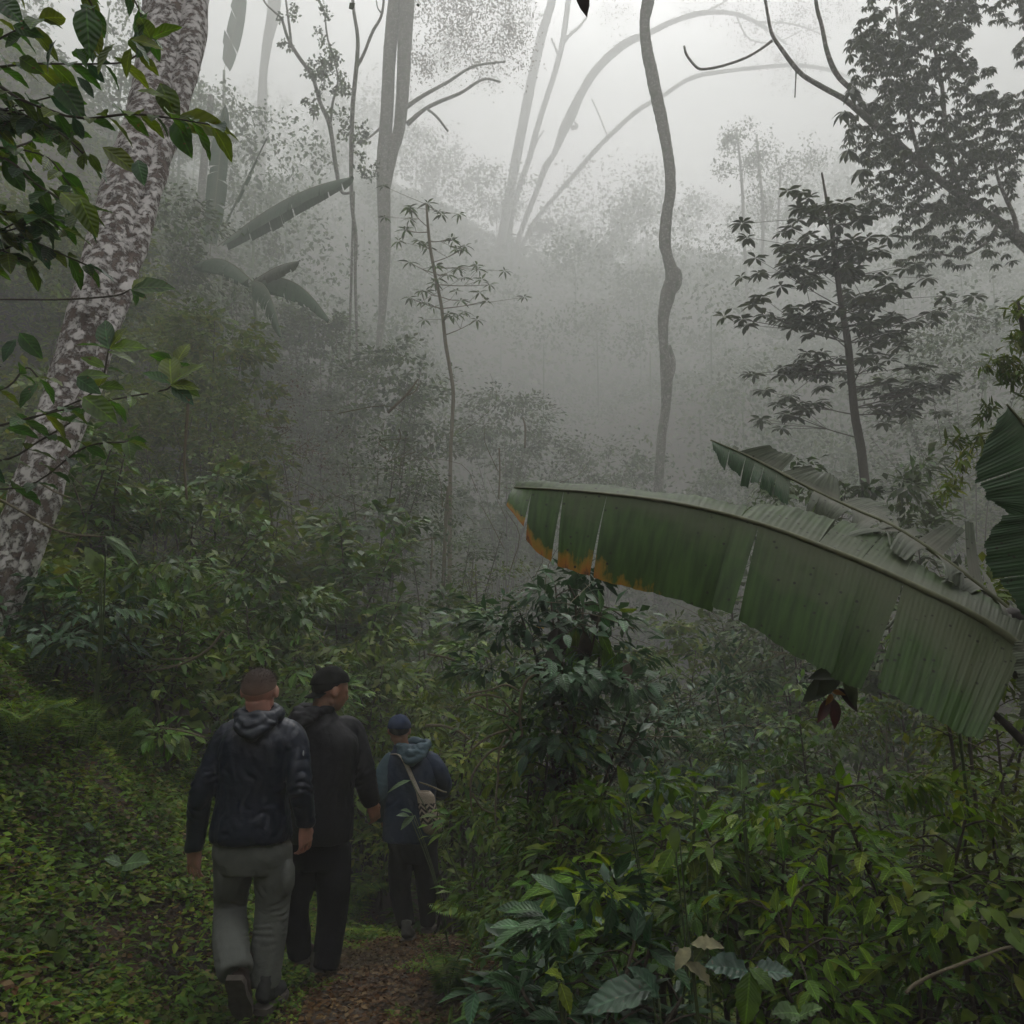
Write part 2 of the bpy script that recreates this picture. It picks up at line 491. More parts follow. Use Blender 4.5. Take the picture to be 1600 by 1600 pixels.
# ------------------------------------------------------------------ undergrowth: ground nobody could count
def scatter_growth(name, n, xr, yr, hmax, size, mat, seed, label, shape=L_TINY, keep=None, base=.0, tilt=.9, clump=2.0):
    g = np.random.default_rng(seed)
    x = g.uniform(*xr, n); y = g.uniform(*yr, n)
    if keep is not None:
        k = keep(x, y, g); x, y = x[k], y[k]
    n = len(x)
    hh = hmax * (.55 + .45 * vnoise(x, y, clump, seed)) * (.35 + .65 * (.5 + .5 * vnoise(x, y, clump * .28, seed + 1)))
    z = height(x, y) + base + hh * g.uniform(0, 1, n) ** .5
    a = g.uniform(0, 2 * np.pi, n)
    d = np.stack([np.cos(a), np.sin(a), g.normal(-.1, tilt * .5, n)], -1)
    u = np.stack([g.normal(0, tilt * .5, n), g.normal(0, tilt * .5, n), np.ones(n)], -1)
    sz = g.uniform(size[0], size[1], n)
    return cloud(name, shape, np.stack([x, y, z], -1), d, u, sz, mat, label=label)
# ------------------------------------------------------------------ leaf and bark materials
G = leaf_mat
M_COFFEE = G('glossy_dark_leaves', [(0.048, 0.124, 0.011), (0.094, 0.189, 0.018), (0.056, 0.156, 0.018), (0.150, 0.221, 0.020), (0.081, 0.117, 0.013)], rough=.4, trans=.22, spec=.28, vein=7)
M_OLIVE = G('olive_leaves', [(0.098, 0.169, 0.014), (0.138, 0.206, 0.018), (0.069, 0.138, 0.012), (0.184, 0.206, 0.024), (0.092, 0.125, 0.022)], rough=.55, trans=.28, spec=.3)
M_FRESH = G('fresh_green_leaves', [(.075, .165, .014), (.105, .21, .02), (.15, .25, .028), (.055, .13, .018), (.19, .25, .026)], rough=.5, trans=.42, spec=.3, vein=7)
M_LIME = G('lime_leaves', [(.10, .17, .02), (.13, .20, .03), (.08, .15, .02)], rough=.4, trans=.4, spots=.05)
M_BLUE = G('blue_green_leaves', [(.03, .09, .035), (.05, .12, .05), (.03, .075, .025), (.06, .13, .05)], rough=.38, trans=.18, spec=.45, vein=7)
M_NEAR = G('near_spotted_leaves', [(.030, .103, .008), (.043, .137, .009), (.085, .163, .004), (.128, .174, .004), (.034, .088, .034)], rough=.36, trans=.35, spots=.07, vein=7)
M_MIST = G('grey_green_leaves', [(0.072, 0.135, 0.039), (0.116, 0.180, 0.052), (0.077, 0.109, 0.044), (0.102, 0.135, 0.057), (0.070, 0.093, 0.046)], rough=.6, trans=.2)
M_RUST = G('rusty_dry_leaves', [(.12, .06, .03), (.09, .05, .025), (.07, .055, .03), (.14, .08, .04)], rough=.7, trans=.15)
M_DARK = G('dark_crown_leaves', [(0.036, 0.062, 0.020), (0.054, 0.081, 0.026), (0.042, 0.060, 0.022), (0.072, 0.094, 0.033)], rough=.5, trans=.15)
M_DEAD = G('dead_brown_leaves', [(.045, .028, .018), (.03, .02, .014), (.07, .05, .035), (.10, .08, .06)], rough=.75, trans=.1)
M_MOSSY = G('bank_cover_leaves', [(.11, .21, .02), (.16, .26, .03), (.08, .17, .02), (.21, .27, .035), (.17, .15, .04), (.05, .13, .018)], rough=.6, trans=.3, spec=.25)
M_LITTER = G('leaf_litter', [(.11, .052, .02), (.06, .03, .014), (.15, .085, .035), (.05, .026, .012), (.22, .15, .08)], rough=.75, trans=.05, spec=.2)
M_BARK = bark_mat('lichen_bark', (.05, .034, .028), (.16, .118, .098), (.70, .66, .64), soft=.05, scale=6.5, pale_at=.475, moss=None, bump=.9)
M_GREYBARK = bark_mat('grey_bark', (.04, .036, .028), (.13, .115, .09), (.34, .33, .29), scale=5, pale_at=.53, moss=(.06, .085, .025))
M_TWIG = bark_mat('twig_bark', (.035, .025, .018), (.07, .055, .035), (.16, .13, .09), scale=20, pale_at=.62)
M_VINE = bark_mat('pale_vine_bark', (.10, .085, .05), (.19, .16, .10), (.30, .27, .2), scale=18, pale_at=.6)
M_STEMG = plain_mat('green_stem', (.06, .09, .025), rough=.5)

L_SMALL2 = leaf_shape(.42, 2, .16, .25)
def rv(g, n, s=1.0): return g.normal(0, s, (n, 3))

def twig_leaves(curve, g, leaf, spacing, droop=.25, pair=True, t0=.1, spread=1.0, up=.9):
    """Leaves (pos, dir, up, size) set in pairs along a curve of points."""
    c = np.asarray(curve); seg = np.linalg.norm(np.diff(c, axis=0), axis=1); s = np.concatenate([[0], np.cumsum(seg)])
    n = max(2, int(s[-1] * (1 - t0) / spacing))
    ss = np.linspace(s[-1] * t0, s[-1], n)
    p = np.stack([np.interp(ss, s, c[:, k]) for k in range(3)], -1)
    d = unit(np.gradient(p, axis=0))
    side = unit(np.cross(d, np.array([0, 0, 1.0]) + rv(g, n, .25)))
    O = []
    for sg in ((-1, 1) if pair else (1,)):
        k = sg if pair else np.where(np.arange(n) % 2, 1, -1)[:, None]
        dd = d * (.45 + .25 * g.random((n, 1))) + side * k * spread + rv(g, n, .16)
        dd[:, 2] -= droop
        uu = np.array([0, 0, up]) + rv(g, n, .3)
        O.append((p + dd * 0.0, dd, uu, leaf * g.uniform(.55, 1.1, n)))
    O.append((p[-1:], d[-1:] + rv(g, 1, .2), np.array([[0, 0, 1.0]]) + rv(g, 1, .2), np.array([leaf])))
    return [np.concatenate([o[k] for o in O]) for k in range(4)]

def cam_rank(pos):
    return np.linalg.norm(np.asarray(pos) - np.array(CAM), axis=1)

def in_view(pos, m=40):
    p = np.asarray(pos) - np.array(CAM)
    f = p[:, 1] * math.cos(PITCH) + p[:, 2] * math.sin(PITCH)
    u = -p[:, 1] * math.sin(PITCH) + p[:, 2] * math.cos(PITCH)
    x = 800 + p[:, 0] / f * FPX; y = 800 - u / f * FPX
    return (f > .1) & (x > -m) & (x < 1600 + m) & (y > -m) & (y < 1600 + m)

def dress(root, leaves, shape, key, mat, n_obj, cloud_shape=None):
    """Leaves of a plant: the nearest n_obj in view as parts, the rest joined."""
    pos, d, u, s = leaves
    if n_obj:
        dist = cam_rank(pos) - 2.0 * s + np.where(in_view(pos), 0, 100)
        idx = np.argsort(dist); a = idx[:n_obj]; b = idx[n_obj:]
        leaf_objects(key, shape, pos[a], d[a], u[a], s[a], mat, root)
    else:
        b = np.arange(len(pos))
    if len(b):
        cloud('foliage', cloud_shape or shape, pos[b], d[b], u[b], s[b], mat, root)

def grow(base, h, wd, n_stem, g, lean=(0, 0), rs=.018, twl=.3, leaf=.1, spacing=.07, t_from=.3, per=9, droop=.25, bare=False):
    """Stems, twigs and leaves of a bush standing at base."""
    st = MB(); tw = MB(); LV = []
    base = Vector(base)
    for k in range(n_stem):
        az = g.uniform(0, 6.283); rr = wd * (.25 + .75 * g.random())
        hh = h * g.uniform(.65, 1.0) * (1 - .25 * (rr / max(wd, .01)) ** 2)
        top = base + Vector((math.cos(az) * rr + lean[0], math.sin(az) * rr + lean[1], hh))
        foot = base + Vector((g.normal(0, .05 + wd * .12), g.normal(0, .05 + wd * .12), -.12))
        mid = foot.lerp(top, .5) + Vector((g.normal(0, .06), g.normal(0, .06), .12 * hh)) - Vector((math.cos(az), math.sin(az), 0)) * rr * .15
        c = catmull([foot, mid, top + Vector((0, 0, 0))], 9)
        st.add(*tube(c, np.linspace(rs, rs * .35, 9), 5))
        LV.append(twig_leaves(c, g, leaf, spacing * 1.3, droop, t0=.6))
        for j in range(per):
            t = t_from + (1 - t_from) * (j + g.random()) / per
            p = np.array([np.interp(t * 8, np.arange(9), c[:, q]) for q in range(3)])
            a2 = g.uniform(0, 6.283); l2 = twl * (1.15 - .6 * t) * g.uniform(.6, 1.2)
            e = p + np.array([math.cos(a2), math.sin(a2), g.uniform(-.05, .5)]) * l2
            m2 = (p + e) / 2 + np.array([0, 0, .12 * l2])
            e[2] -= .18 * l2
            cc = catmull([p, m2, e], 5)
            tw.add(*tube(cc, np.linspace(rs * .35, rs * .15, 5), 3, cap=False))
            if not bare: LV.append(twig_leaves(cc, g, leaf, spacing, droop, t0=.15))
    leaves = [np.concatenate([l[k] for l in LV]) for k in range(4)] if LV else None
    return st, tw, leaves

def fill_leaves(g, x, y, z, h, wd, n, leaf, low=.03):
    """Leaves through a bush's body in irregular clumps, from the ground to the top."""
    m = max(6, int(n / 60))
    a = g.uniform(0, 6.283, m); t = g.random(m) ** .75
    r = wd * (.30 + .85 * g.random(m) ** .6) * np.sqrt(np.clip(1.08 - t ** 2.2, .05, 1))
    out = np.stack([np.cos(a), np.sin(a), g.uniform(-.1, .9, m)], -1)
    c = np.stack([x + np.cos(a) * r, y + np.sin(a) * r, z + h * (low + (.96 - low) * t)], -1)
    k = g.integers(0, m, n)
    q = rv(g, n); sz = g.uniform(.6, 1.5, m)[k][:, None]
    off = (q * np.array([1, 1, .45]) + out[k] * .6) * (.075 * wd + .035) * sz      # each clump a spray leaning outward
    pos = c[k] + off
    d = unit(q * np.array([1, 1, .5])) * .8 + unit(out[k]) * .7 + rv(g, n, .3) + np.array([0, 0, -.45])
    u = np.array([0, 0, 1.0]) + out[k] * .5 + rv(g, n, .28)
    return pos, d, u, leaf * g.uniform(.35, 1.12, n)

def shrub(name, label, cat, px, py, d, h, wd, shape, key, mat, leaf, seed, group=None, fill=None, low=.03, n_stem=5, n_obj=60, spacing=.07, per=9,
          twl=.3, lean=(0, 0), droop=.25, rs=.016, base_z=None, cloud_shape=None, stem_mat=None, t_from=.3, xy=None):
    """A bush whose middle stands under pixel px at distance d; foot on the ground."""
    g = np.random.default_rng(seed); f_ = grow_f(d)
    if d > 6.2: leaf *= 1.35 if d < 9.6 else .8
    leaf *= f_; wd *= f_; spacing *= f_; twl *= f_; rs *= f_
    if xy: x, y = xy
    else:
        p = P(px, py, d); x, y = p.x, p.y
    z = float(height(x, y)) if base_z is None else base_z
    root = thing(name, label, cat, (x, y, z), group)
    st, tw, lv = grow((x, y, z), h, wd, n_stem, g, lean, rs, twl, leaf, spacing, t_from, per, droop)
    st.build('stem', stem_mat or M_TWIG, root)
    o = tw.build('twigs', stem_mat or M_TWIG, root); o['kind'] = 'stuff'
    if fill is None: fill = int(min(2900 if d > 6.2 else 2000, 1.5 * (h * wd * 2) / (leaf * leaf * .2)))
    if fill:
        f = fill_leaves(g, x, y, z, h, wd, fill, leaf, low)
        lv = [np.concatenate([lv[q], f[q]]) for q in range(4)]
    dress(root, lv, shape, key, mat, n_obj, cloud_shape or (L_TINY if d > 8.2 else L_SMALL2))
    return root

def shrub_to(name, label, cat, px, py_top, d, wd, *a, **k):
    """Same, but the height is set so that the top reaches pixel py_top."""
    top = P(px, py_top, d); z = float(height(top.x, top.y))
    return shrub(name, label, cat, px, py_top, d, max(.25, top.z - z), wd, *a, **k)

def pix_tube(mb, pts, d, sides=10, bump=.06, seed=0, n=None, dslope=0.0):
    """pts: (px, py, width_px[, distance]) ; returns the resampled curve and radii."""
    rows = []
    for q in pts:
        dd = q[3] if len(q) > 3 else d
        p = P(q[0], q[1], dd); rows.append((p.x, p.y, p.z, rad(q[2], q[1], dd)))
    c = catmull(rows, n or max(6, len(pts) * 5))
    r = np.clip(c[:, 3], .003, None)
    if mb is not None: mb.add(*tube(c[:, :3], r, sides, bump, seed))
    return c[:, :3], r

def down_to_ground(c):
    """Carry a trunk's lowest point down into the ground."""
    lo = c[0] if c[0][2] < c[-1][2] else c[-1]
    return float(height(lo[0], lo[1]))

def limb_crown(mb, start, direction, length, r, g, depth, out, sag=-.05, spread=.55):
    """Recursive bare branching; collects tip curves in out."""
    p = Vector(start); d = Vector(direction).normalized()
    pts = [p.copy()]
    for k in range(5):
        d = (d + Vector((g.normal(0, .12), g.normal(0, .12), g.normal(0, .08) - sag * .3))).normalized()
        p = p + d * length / 5; pts.append(p.copy())
    mb.add(*tube([tuple(q) for q in pts], np.linspace(r, r * .55, 6), 5 if depth > 1 else 4, cap=False))
    if depth <= 1: out.append(np.array([tuple(q) for q in pts]))
    if depth == 0: return
    for k in range(int(g.integers(2, 4))):
        q = pts[int(g.integers(2, 6))]
        nd = (d + Vector((g.normal(0, spread), g.normal(0, spread), g.normal(.1, spread * .6)))).normalized()
        limb_crown(mb, q, nd, length * g.uniform(.55, .8), r * .55, g, depth - 1, out, sag, spread)

def crown_cloud(out, g, n_per, rad_, leaf):
    P_ = []; 
    for c in out:
        k = g.integers(1, len(c), n_per)
        P_.append(c[k] + rv(g, n_per, rad_))
    pos = np.concatenate(P_); n = len(pos)
    d = rv(g, n); d[:, 2] -= .3
    u = rv(g, n, .5) + np.array([0, 0, 1.0])
    return pos, d, u, leaf * g.uniform(.6, 1.2, n)

# ------------------------------------------------------------------ banana leaves
def banana_mat(name, base, grey, edge_burn=0.0, yellow=0.0):
    """Ribbed banana blade: UV x runs along the midrib, y from midrib to rim."""
    m, nt = newmat(name); L = nt.links.new
    uv = N(nt, 'ShaderNodeUVMap'); sp = N(nt, 'ShaderNodeSeparateXYZ'); L(uv.outputs[0], sp.inputs[0])
    mp = N(nt, 'ShaderNodeMapping'); mp.inputs['Scale'].default_value = (60, 1.2, 1); L(uv.outputs[0], mp.inputs[0])
    n1 = N(nt, 'ShaderNodeTexNoise', Scale=1.6, Detail=3.0); L(mp.outputs[0], n1.inputs['Vector'])
    mp2 = N(nt, 'ShaderNodeMapping'); mp2.inputs['Scale'].default_value = (7, 2.2, 1); L(uv.outputs[0], mp2.inputs[0])
    n2 = N(nt, 'ShaderNodeTexNoise', Scale=1.3, Detail=4.0); L(mp2.outputs[0], n2.inputs['Vector'])
    r1 = ramp(nt, [(.35, tuple(c * .75 for c in base)), (.65, tuple(c * 1.3 for c in base))]); L(n1.outputs['Fac'], r1.inputs[0])
    # waxy grey bloom, strongest near the midrib
    mr = N(nt, 'ShaderNodeMapRange'); mr.inputs[1].default_value = .62; mr.inputs[2].default_value = .15; mr.inputs[3].default_value = 0; mr.inputs[4].default_value = 1.0
    a0 = N(nt, 'ShaderNodeMath', _operation='MULTIPLY_ADD'); a0.inputs[1].default_value = 1.1; a0.inputs[2].default_value = -.52
    L(n2.outputs['Fac'], a0.inputs[0])
    basew = N(nt, 'ShaderNodeMath', _operation='MULTIPLY'); basew.inputs[1].default_value = .9; L(sp.outputs[1], basew.inputs[0]); xw = N(nt, 'ShaderNodeMath', _operation='MULTIPLY_ADD'); xw.inputs[1].default_value = .62; L(sp.outputs[0], xw.inputs[0]); L(basew.outputs[0], xw.inputs[2]); xs = N(nt, 'ShaderNodeMath', _operation='SUBTRACT'); xs.inputs[1].default_value = .24; L(xw.outputs[0], xs.inputs[0])
    a1 = N(nt, 'ShaderNodeMath', _operation='ADD'); L(xs.outputs[0], a1.inputs[0]); L(a0.outputs[0], a1.inputs[1]); L(a1.outputs[0], mr.inputs[0])
    mx = N(nt, 'ShaderNodeMixRGB', Color2=(*grey, 1)); L(mr.outputs[0], mx.inputs[0]); L(r1.outputs[0], mx.inputs[1])
    col = mx.outputs[0]
    if edge_burn:
        # scorched rim: yellow, orange, then brown, in a ragged band towards the tip
        mpe = N(nt, 'ShaderNodeMapping'); mpe.inputs['Scale'].default_value = (38, 2.0, 1); L(uv.outputs[0], mpe.inputs[0])
        n3 = N(nt, 'ShaderNodeTexNoise', Scale=1.0, Detail=5.0, Roughness=.7); L(mpe.outputs[0], n3.inputs['Vector'])
        e = N(nt, 'ShaderNodeMath', _operation='MULTIPLY_ADD'); e.inputs[1].default_value = .85; L(n3.outputs['Fac'], e.inputs[0]); L(sp.outputs[1], e.inputs[2])
        tip = N(nt, 'ShaderNodeMapRange'); tip.inputs[1].default_value = .62; tip.inputs[2].default_value = .80; tip.inputs[3].default_value = -.34; tip.inputs[4].default_value = 0
        L(sp.outputs[0], tip.inputs[0])
        e2 = N(nt, 'ShaderNodeMath', _operation='ADD'); L(e.outputs[0], e2.inputs[0]); L(tip.outputs[0], e2.inputs[1])
        e3 = N(nt, 'ShaderNodeMath', _operation='SUBTRACT'); e3.inputs[1].default_value = 1.215; L(e2.outputs[0], e3.inputs[0])
        e4 = N(nt, 'ShaderNodeMath', _operation='MULTIPLY'); e4.inputs[1].default_value = 2.4; L(e3.outputs[0], e4.inputs[0])
        rb = ramp(nt, [(0, (.09, .12, .015)), (.28, (.32, .20, .02)), (.5, (.42, .17, .02)), (.75, (.11, .045, .02)), (1, (.04, .022, .014))]); L(e4.outputs[0], rb.inputs[0])
        cl = N(nt, 'ShaderNodeMath', _operation='MULTIPLY'); cl.use_clamp = True; cl.inputs[1].default_value = 9; L(e4.outputs[0], cl.inputs[0])
        m2 = N(nt, 'ShaderNodeMixRGB'); L(cl.outputs[0], m2.inputs[0]); L(col, m2.inputs[1]); L(rb.outputs[0], m2.inputs[2]); col = m2.outputs[0]
    # insect spots
    geo = N(nt, 'ShaderNodeNewGeometry')
    n4 = N(nt, 'ShaderNodeTexVoronoi', Scale=26.0); n4.inputs['Randomness'].default_value = 1
    L(geo.outputs['Position'], n4.inputs['Vector'])
    s4 = N(nt, 'ShaderNodeMapRange'); s4.inputs[1].default_value = .16; s4.inputs[2].default_value = .11
    L(n4.outputs['Distance'], s4.inputs[0])
    n5 = N(nt, 'ShaderNodeTexNoise', Scale=3.0); L(geo.outputs['Position'], n5.inputs['Vector'])
    s5 = N(nt, 'ShaderNodeMapRange'); s5.inputs[1].default_value = .42; s5.inputs[2].default_value = .48; L(n5.outputs['Fac'], s5.inputs[0])
    s6 = N(nt, 'ShaderNodeMath', _operation='MULTIPLY'); L(s4.outputs[0], s6.inputs[0]); L(s5.outputs[0], s6.inputs[1])
    m3 = N(nt, 'ShaderNodeMixRGB', Color2=(.025, .03, .012, 1)); L(s6.outputs[0], m3.inputs[0]); L(col, m3.inputs[1]); col = m3.outputs[0]
    b = N(nt, 'ShaderNodeBsdfPrincipled', Roughness=.5); b.inputs['Specular IOR Level'].default_value = .4; L(col, b.inputs['Base Color'])
    wv = N(nt, 'ShaderNodeMath', _operation='MULTIPLY'); wv.inputs[1].default_value = 620; L(sp.outputs[0], wv.inputs[0])
    sn = N(nt, 'ShaderNodeMath', _operation='SINE'); L(wv.outputs[0], sn.inputs[0])
    bp = N(nt, 'ShaderNodeBump', Strength=.14, Distance=.004); L(sn.outputs[0], bp.inputs['Height']); L(bp.outputs[0], b.inputs['Normal'])
    tr = N(nt, 'ShaderNodeBsdfTranslucent'); L(col, tr.inputs[0])
    ms = N(nt, 'ShaderNodeMixShader'); ms.inputs[0].default_value = .22; L(b.outputs[0], ms.inputs[1]); L(tr.outputs[0], ms.inputs[2])
    o = N(nt, 'ShaderNodeOutputMaterial'); L(ms.outputs[0], o.inputs[0])
    return m

M_BAN = banana_mat('banana_blade', (.05, .105, .02), (.115, .14, .068), edge_burn=1)
M_BANH = banana_mat('banana_blade_back', (.06, .10, .03), (.14, .16, .10))
M_BAN2 = banana_mat('banana_blade_green', (.035, .085, .03), (.09, .125, .07))
M_BANG = banana_mat('banana_blade_grey', (.10, .12, .075), (.20, .20, .155))
M_RIB = plain_mat('banana_rib', (.15, .16, .08), rough=.5)

def blade(strips, mids, edges, arch, g, nv=9, wav=.0022):
    """Blade strips between a midrib curve and a rim curve, both given as arrays over s in 0..1.
    strips: list of (s0, s1, swing, gap, cut): swing rotates the strip's rim, cut shortens it."""
    V = []; Q = []; UV = []; n0 = 0
    S = np.linspace(0, 1, len(mids))
    def at(A, s): return np.stack([np.interp(s, S, A[:, k]) for k in range(3)], -1)
    for strip in strips:
        s0, s1, swing, gap, cut = strip[:5]; lat = strip[5] if len(strip) > 5 else 0
        ns = max(3, int((s1 - s0) * 150))
        ss = np.linspace(s0, s1, ns)
        v = np.linspace(0, 1, nv)
        M = at(mids, ss); E = at(edges, np.clip(ss, 0, 1))
        E = M + (E - M) * (cut * (1 + .006 * np.sin(ss * 140) + .004 * np.sin(ss * 370)))[:, None] if np.ndim(cut) or True else E
        c = (s0 + s1) / 2
        E = E + unit(mids[-1] - mids[0]) * lat
        Mc = at(mids, np.array([c]))[0]; Ec = at(edges, np.array([c]))[0] + unit(mids[-1] - mids[0]) * lat
        nrm = np.cross(mids[-1] - mids[0], Ec - Mc); nrm = nrm / (np.linalg.norm(nrm) + 1e-9)
        if nrm[1] > 0: nrm = -nrm
        row = M[:, None] * (1 - v)[None, :, None] + E[:, None] * v[None, :, None]
        # narrow to leave gaps towards the rim
        ctr = Mc[None] * (1 - v)[:, None] + Ec[None] * v[:, None]
        row = ctr[None] + (row - ctr[None]) * (1 - gap * v ** 1.2)[None, :, None]
        off = arch * np.sin(v * np.pi * .75) + swing * v ** 1.6
        cor = wav * np.sin(ss * 260)[:, None] * (v * 1.2)[None] + wav * 2.5 * np.sin(ss * 47 + 1)[:, None] * v[None] ** 2
        row = row + nrm[None, None] * (off[None, :, None] + cor[..., None])
        V.append(row.reshape(-1, 3)); UV.append(np.stack(np.broadcast_arrays(ss[:, None], v[None]), -1).reshape(-1, 2))
        i = np.arange(ns - 1)[:, None] * nv; j = np.arange(nv - 1)[None]
        Q.append(np.stack([i + j, i + j + 1, i + nv + j + 1, i + nv + j], -1).reshape(-1, 4) + n0)
        n0 += ns * nv
    return np.concatenate(V), np.concatenate(Q), np.concatenate(UV)

def banana_leaf(root, mid_px, low_px, high_px, strips_low, strips_high, mat, seed, arch=.03, rib=(.016, .004), mat_high=None):
    """mid_px, low_px, high_px: lists of (px, py, distance) along the leaf from its foot to its tip."""
    g = np.random.default_rng(seed)
    C = lambda L_: catmull([tuple(P(*q)) for q in L_], 60)
    M = C(mid_px)
    vs = []
    if low_px:
        V, Q, UV = blade(strips_low, M, C(low_px), arch, g); vs.append((V, Q, UV))
    if high_px:
        V, Q, UV = blade(strips_high, M, C(high_px), arch * .6, g)
        vs.append((V, Q, UV))
    n = 0; VV, QQ, UU = [], [], []
    for V, Q, UV in vs:
        VV.append(V); QQ.append(Q + n); UU.append(UV); n += len(V)
    me = raw_mesh('leaf', np.concatenate(VV), np.concatenate(QQ)); set_uv(me, np.concatenate(UU))
    lf = link('leaf', me, mat, root)
    if mat_high and len(VV) > 1:
        me.materials.append(mat_high); mi = np.zeros(len(me.polygons), dtype=np.int32); mi[len(QQ[0]):] = 1; me.polygons.foreach_set('material_index', mi)
    mb = MB(); mb.add(*tube(M + np.array([0, -.004, .0]), np.linspace(rib[0], rib[1], 60), 7))
    me2 = raw_mesh('midrib', np.concatenate(mb.V), [np.concatenate(mb.Q), np.concatenate(mb.T)])
    rbo = bpy.data.objects.new('midrib', me2); me2.materials.append(M_RIB); COL.objects.link(rbo); rbo.parent = lf
    return lf

def even_strips(cuts, g, swing=.03, gap=.02, cut=1.0, s_end=1.0):
    out = []
    for a, b in zip(cuts[:-1], cuts[1:]):
        out.append((a, b, g.normal(0, swing), gap * g.uniform(.4, 1.6), cut * g.uniform(.95, 1.03)))
    return out
# ------------------------------------------------------------------ trees
def tree_px(name, label, d, trunks, mat=None, blobs=(), leafmat=None, shape=L_TINY, leaf=.12, seed=1, group=None, cat='tree', sides=8,
            limbs=(), bump=.05, top=None, rel=2, trunk_name='trunk', n_obj=0, key='k', ground=True):
    """A tree drawn at distance d: trunks run from the foot up, blobs are (px, py, radius_px, leaves[, distance])."""
    g = np.random.default_rng(seed); f_ = grow_f(d); leaf *= f_
    p0 = P(trunks[0][0][0], trunks[0][0][1], trunks[0][0][3] if len(trunks[0][0]) > 3 else d)
    root = thing(name, label, cat, (p0.x, p0.y, float(height(p0.x, p0.y)) if ground else p0.z), group)
    mb = MB()
    for k, t in enumerate(trunks):
        c, r = pix_tube(None, t, d, n=len(t) * 5)
        if k == 0 and ground:
            z = float(height(c[0][0], c[0][1])) - .3
            if c[0][2] > z + .1:
                lean = np.array([c[0][0] - (c[1][0] - c[0][0]) * .3, c[0][1], z])
                m = 4
                ext = np.linspace(lean, c[0], m + 1)[:-1]
                c = np.vstack([ext, c]); r = np.concatenate([np.full(m, r[0]) * np.linspace(1.25, 1.02, m), r])
        mb.add(*tube(c, r, sides, bump, seed + k))
    mb.build(trunk_name, mat or M_GREYBARK, root)
    if limbs:
        lb = MB()
        for k, t in enumerate(limbs): pix_tube(lb, t, d, 6, .04, seed + 20 + k)
        lb.build('branches', mat or M_GREYBARK, root)['kind'] = 'stuff'
    PO = []; tips = []
    if top:                                  # crown above the picture
        tw = MB()
        for (px, py, dd, ln, r_, n_) in top:
            s0 = P(px, py, dd or d)
            for q in range(n_):
                a = g.uniform(0, 6.28)
                limb_crown(tw, s0, (math.cos(a) * .8, math.sin(a) * .8, .7), ln * f_, r_ * f_, g, 2, tips)
        if tw.n: tw.build('branches', mat or M_GREYBARK, root)['kind'] = 'stuff'
    for b in blobs:
        px, py, rp, n = b[:4]; dd = b[4] if len(b) > 4 else d
        c = P(px, py, dd); rr = rad(2 * rp, py, dd)
        m = max(3, n // 26)
        sub = np.array(c) + unit(rv(g, m)) * (rr * g.uniform(.2, .95, (m, 1)))
        k = g.integers(0, m, n)
        PO.append(sub[k] + rv(g, n, rr * .17))
    if PO or tips:
        if PO:
            pos = np.concatenate(PO); n = len(pos)
            dr = rv(g, n); dr[:, 2] -= .35; up = rv(g, n, .55) + np.array([0, 0, 1.0]); s = leaf * g.uniform(.55, 1.2, n)
        if tips:
            t4 = crown_cloud(tips, g, 26, .22 * f_, leaf * 1.4)
            if PO: pos = np.vstack([pos, t4[0]]); dr = np.vstack([dr, t4[1]]); up = np.vstack([up, t4[2]]); s = np.concatenate([s, t4[3]])
            else: pos, dr, up, s = t4
        dress(root, (pos, dr, up, s), shape, key, leafmat or M_DARK, n_obj)
    return root

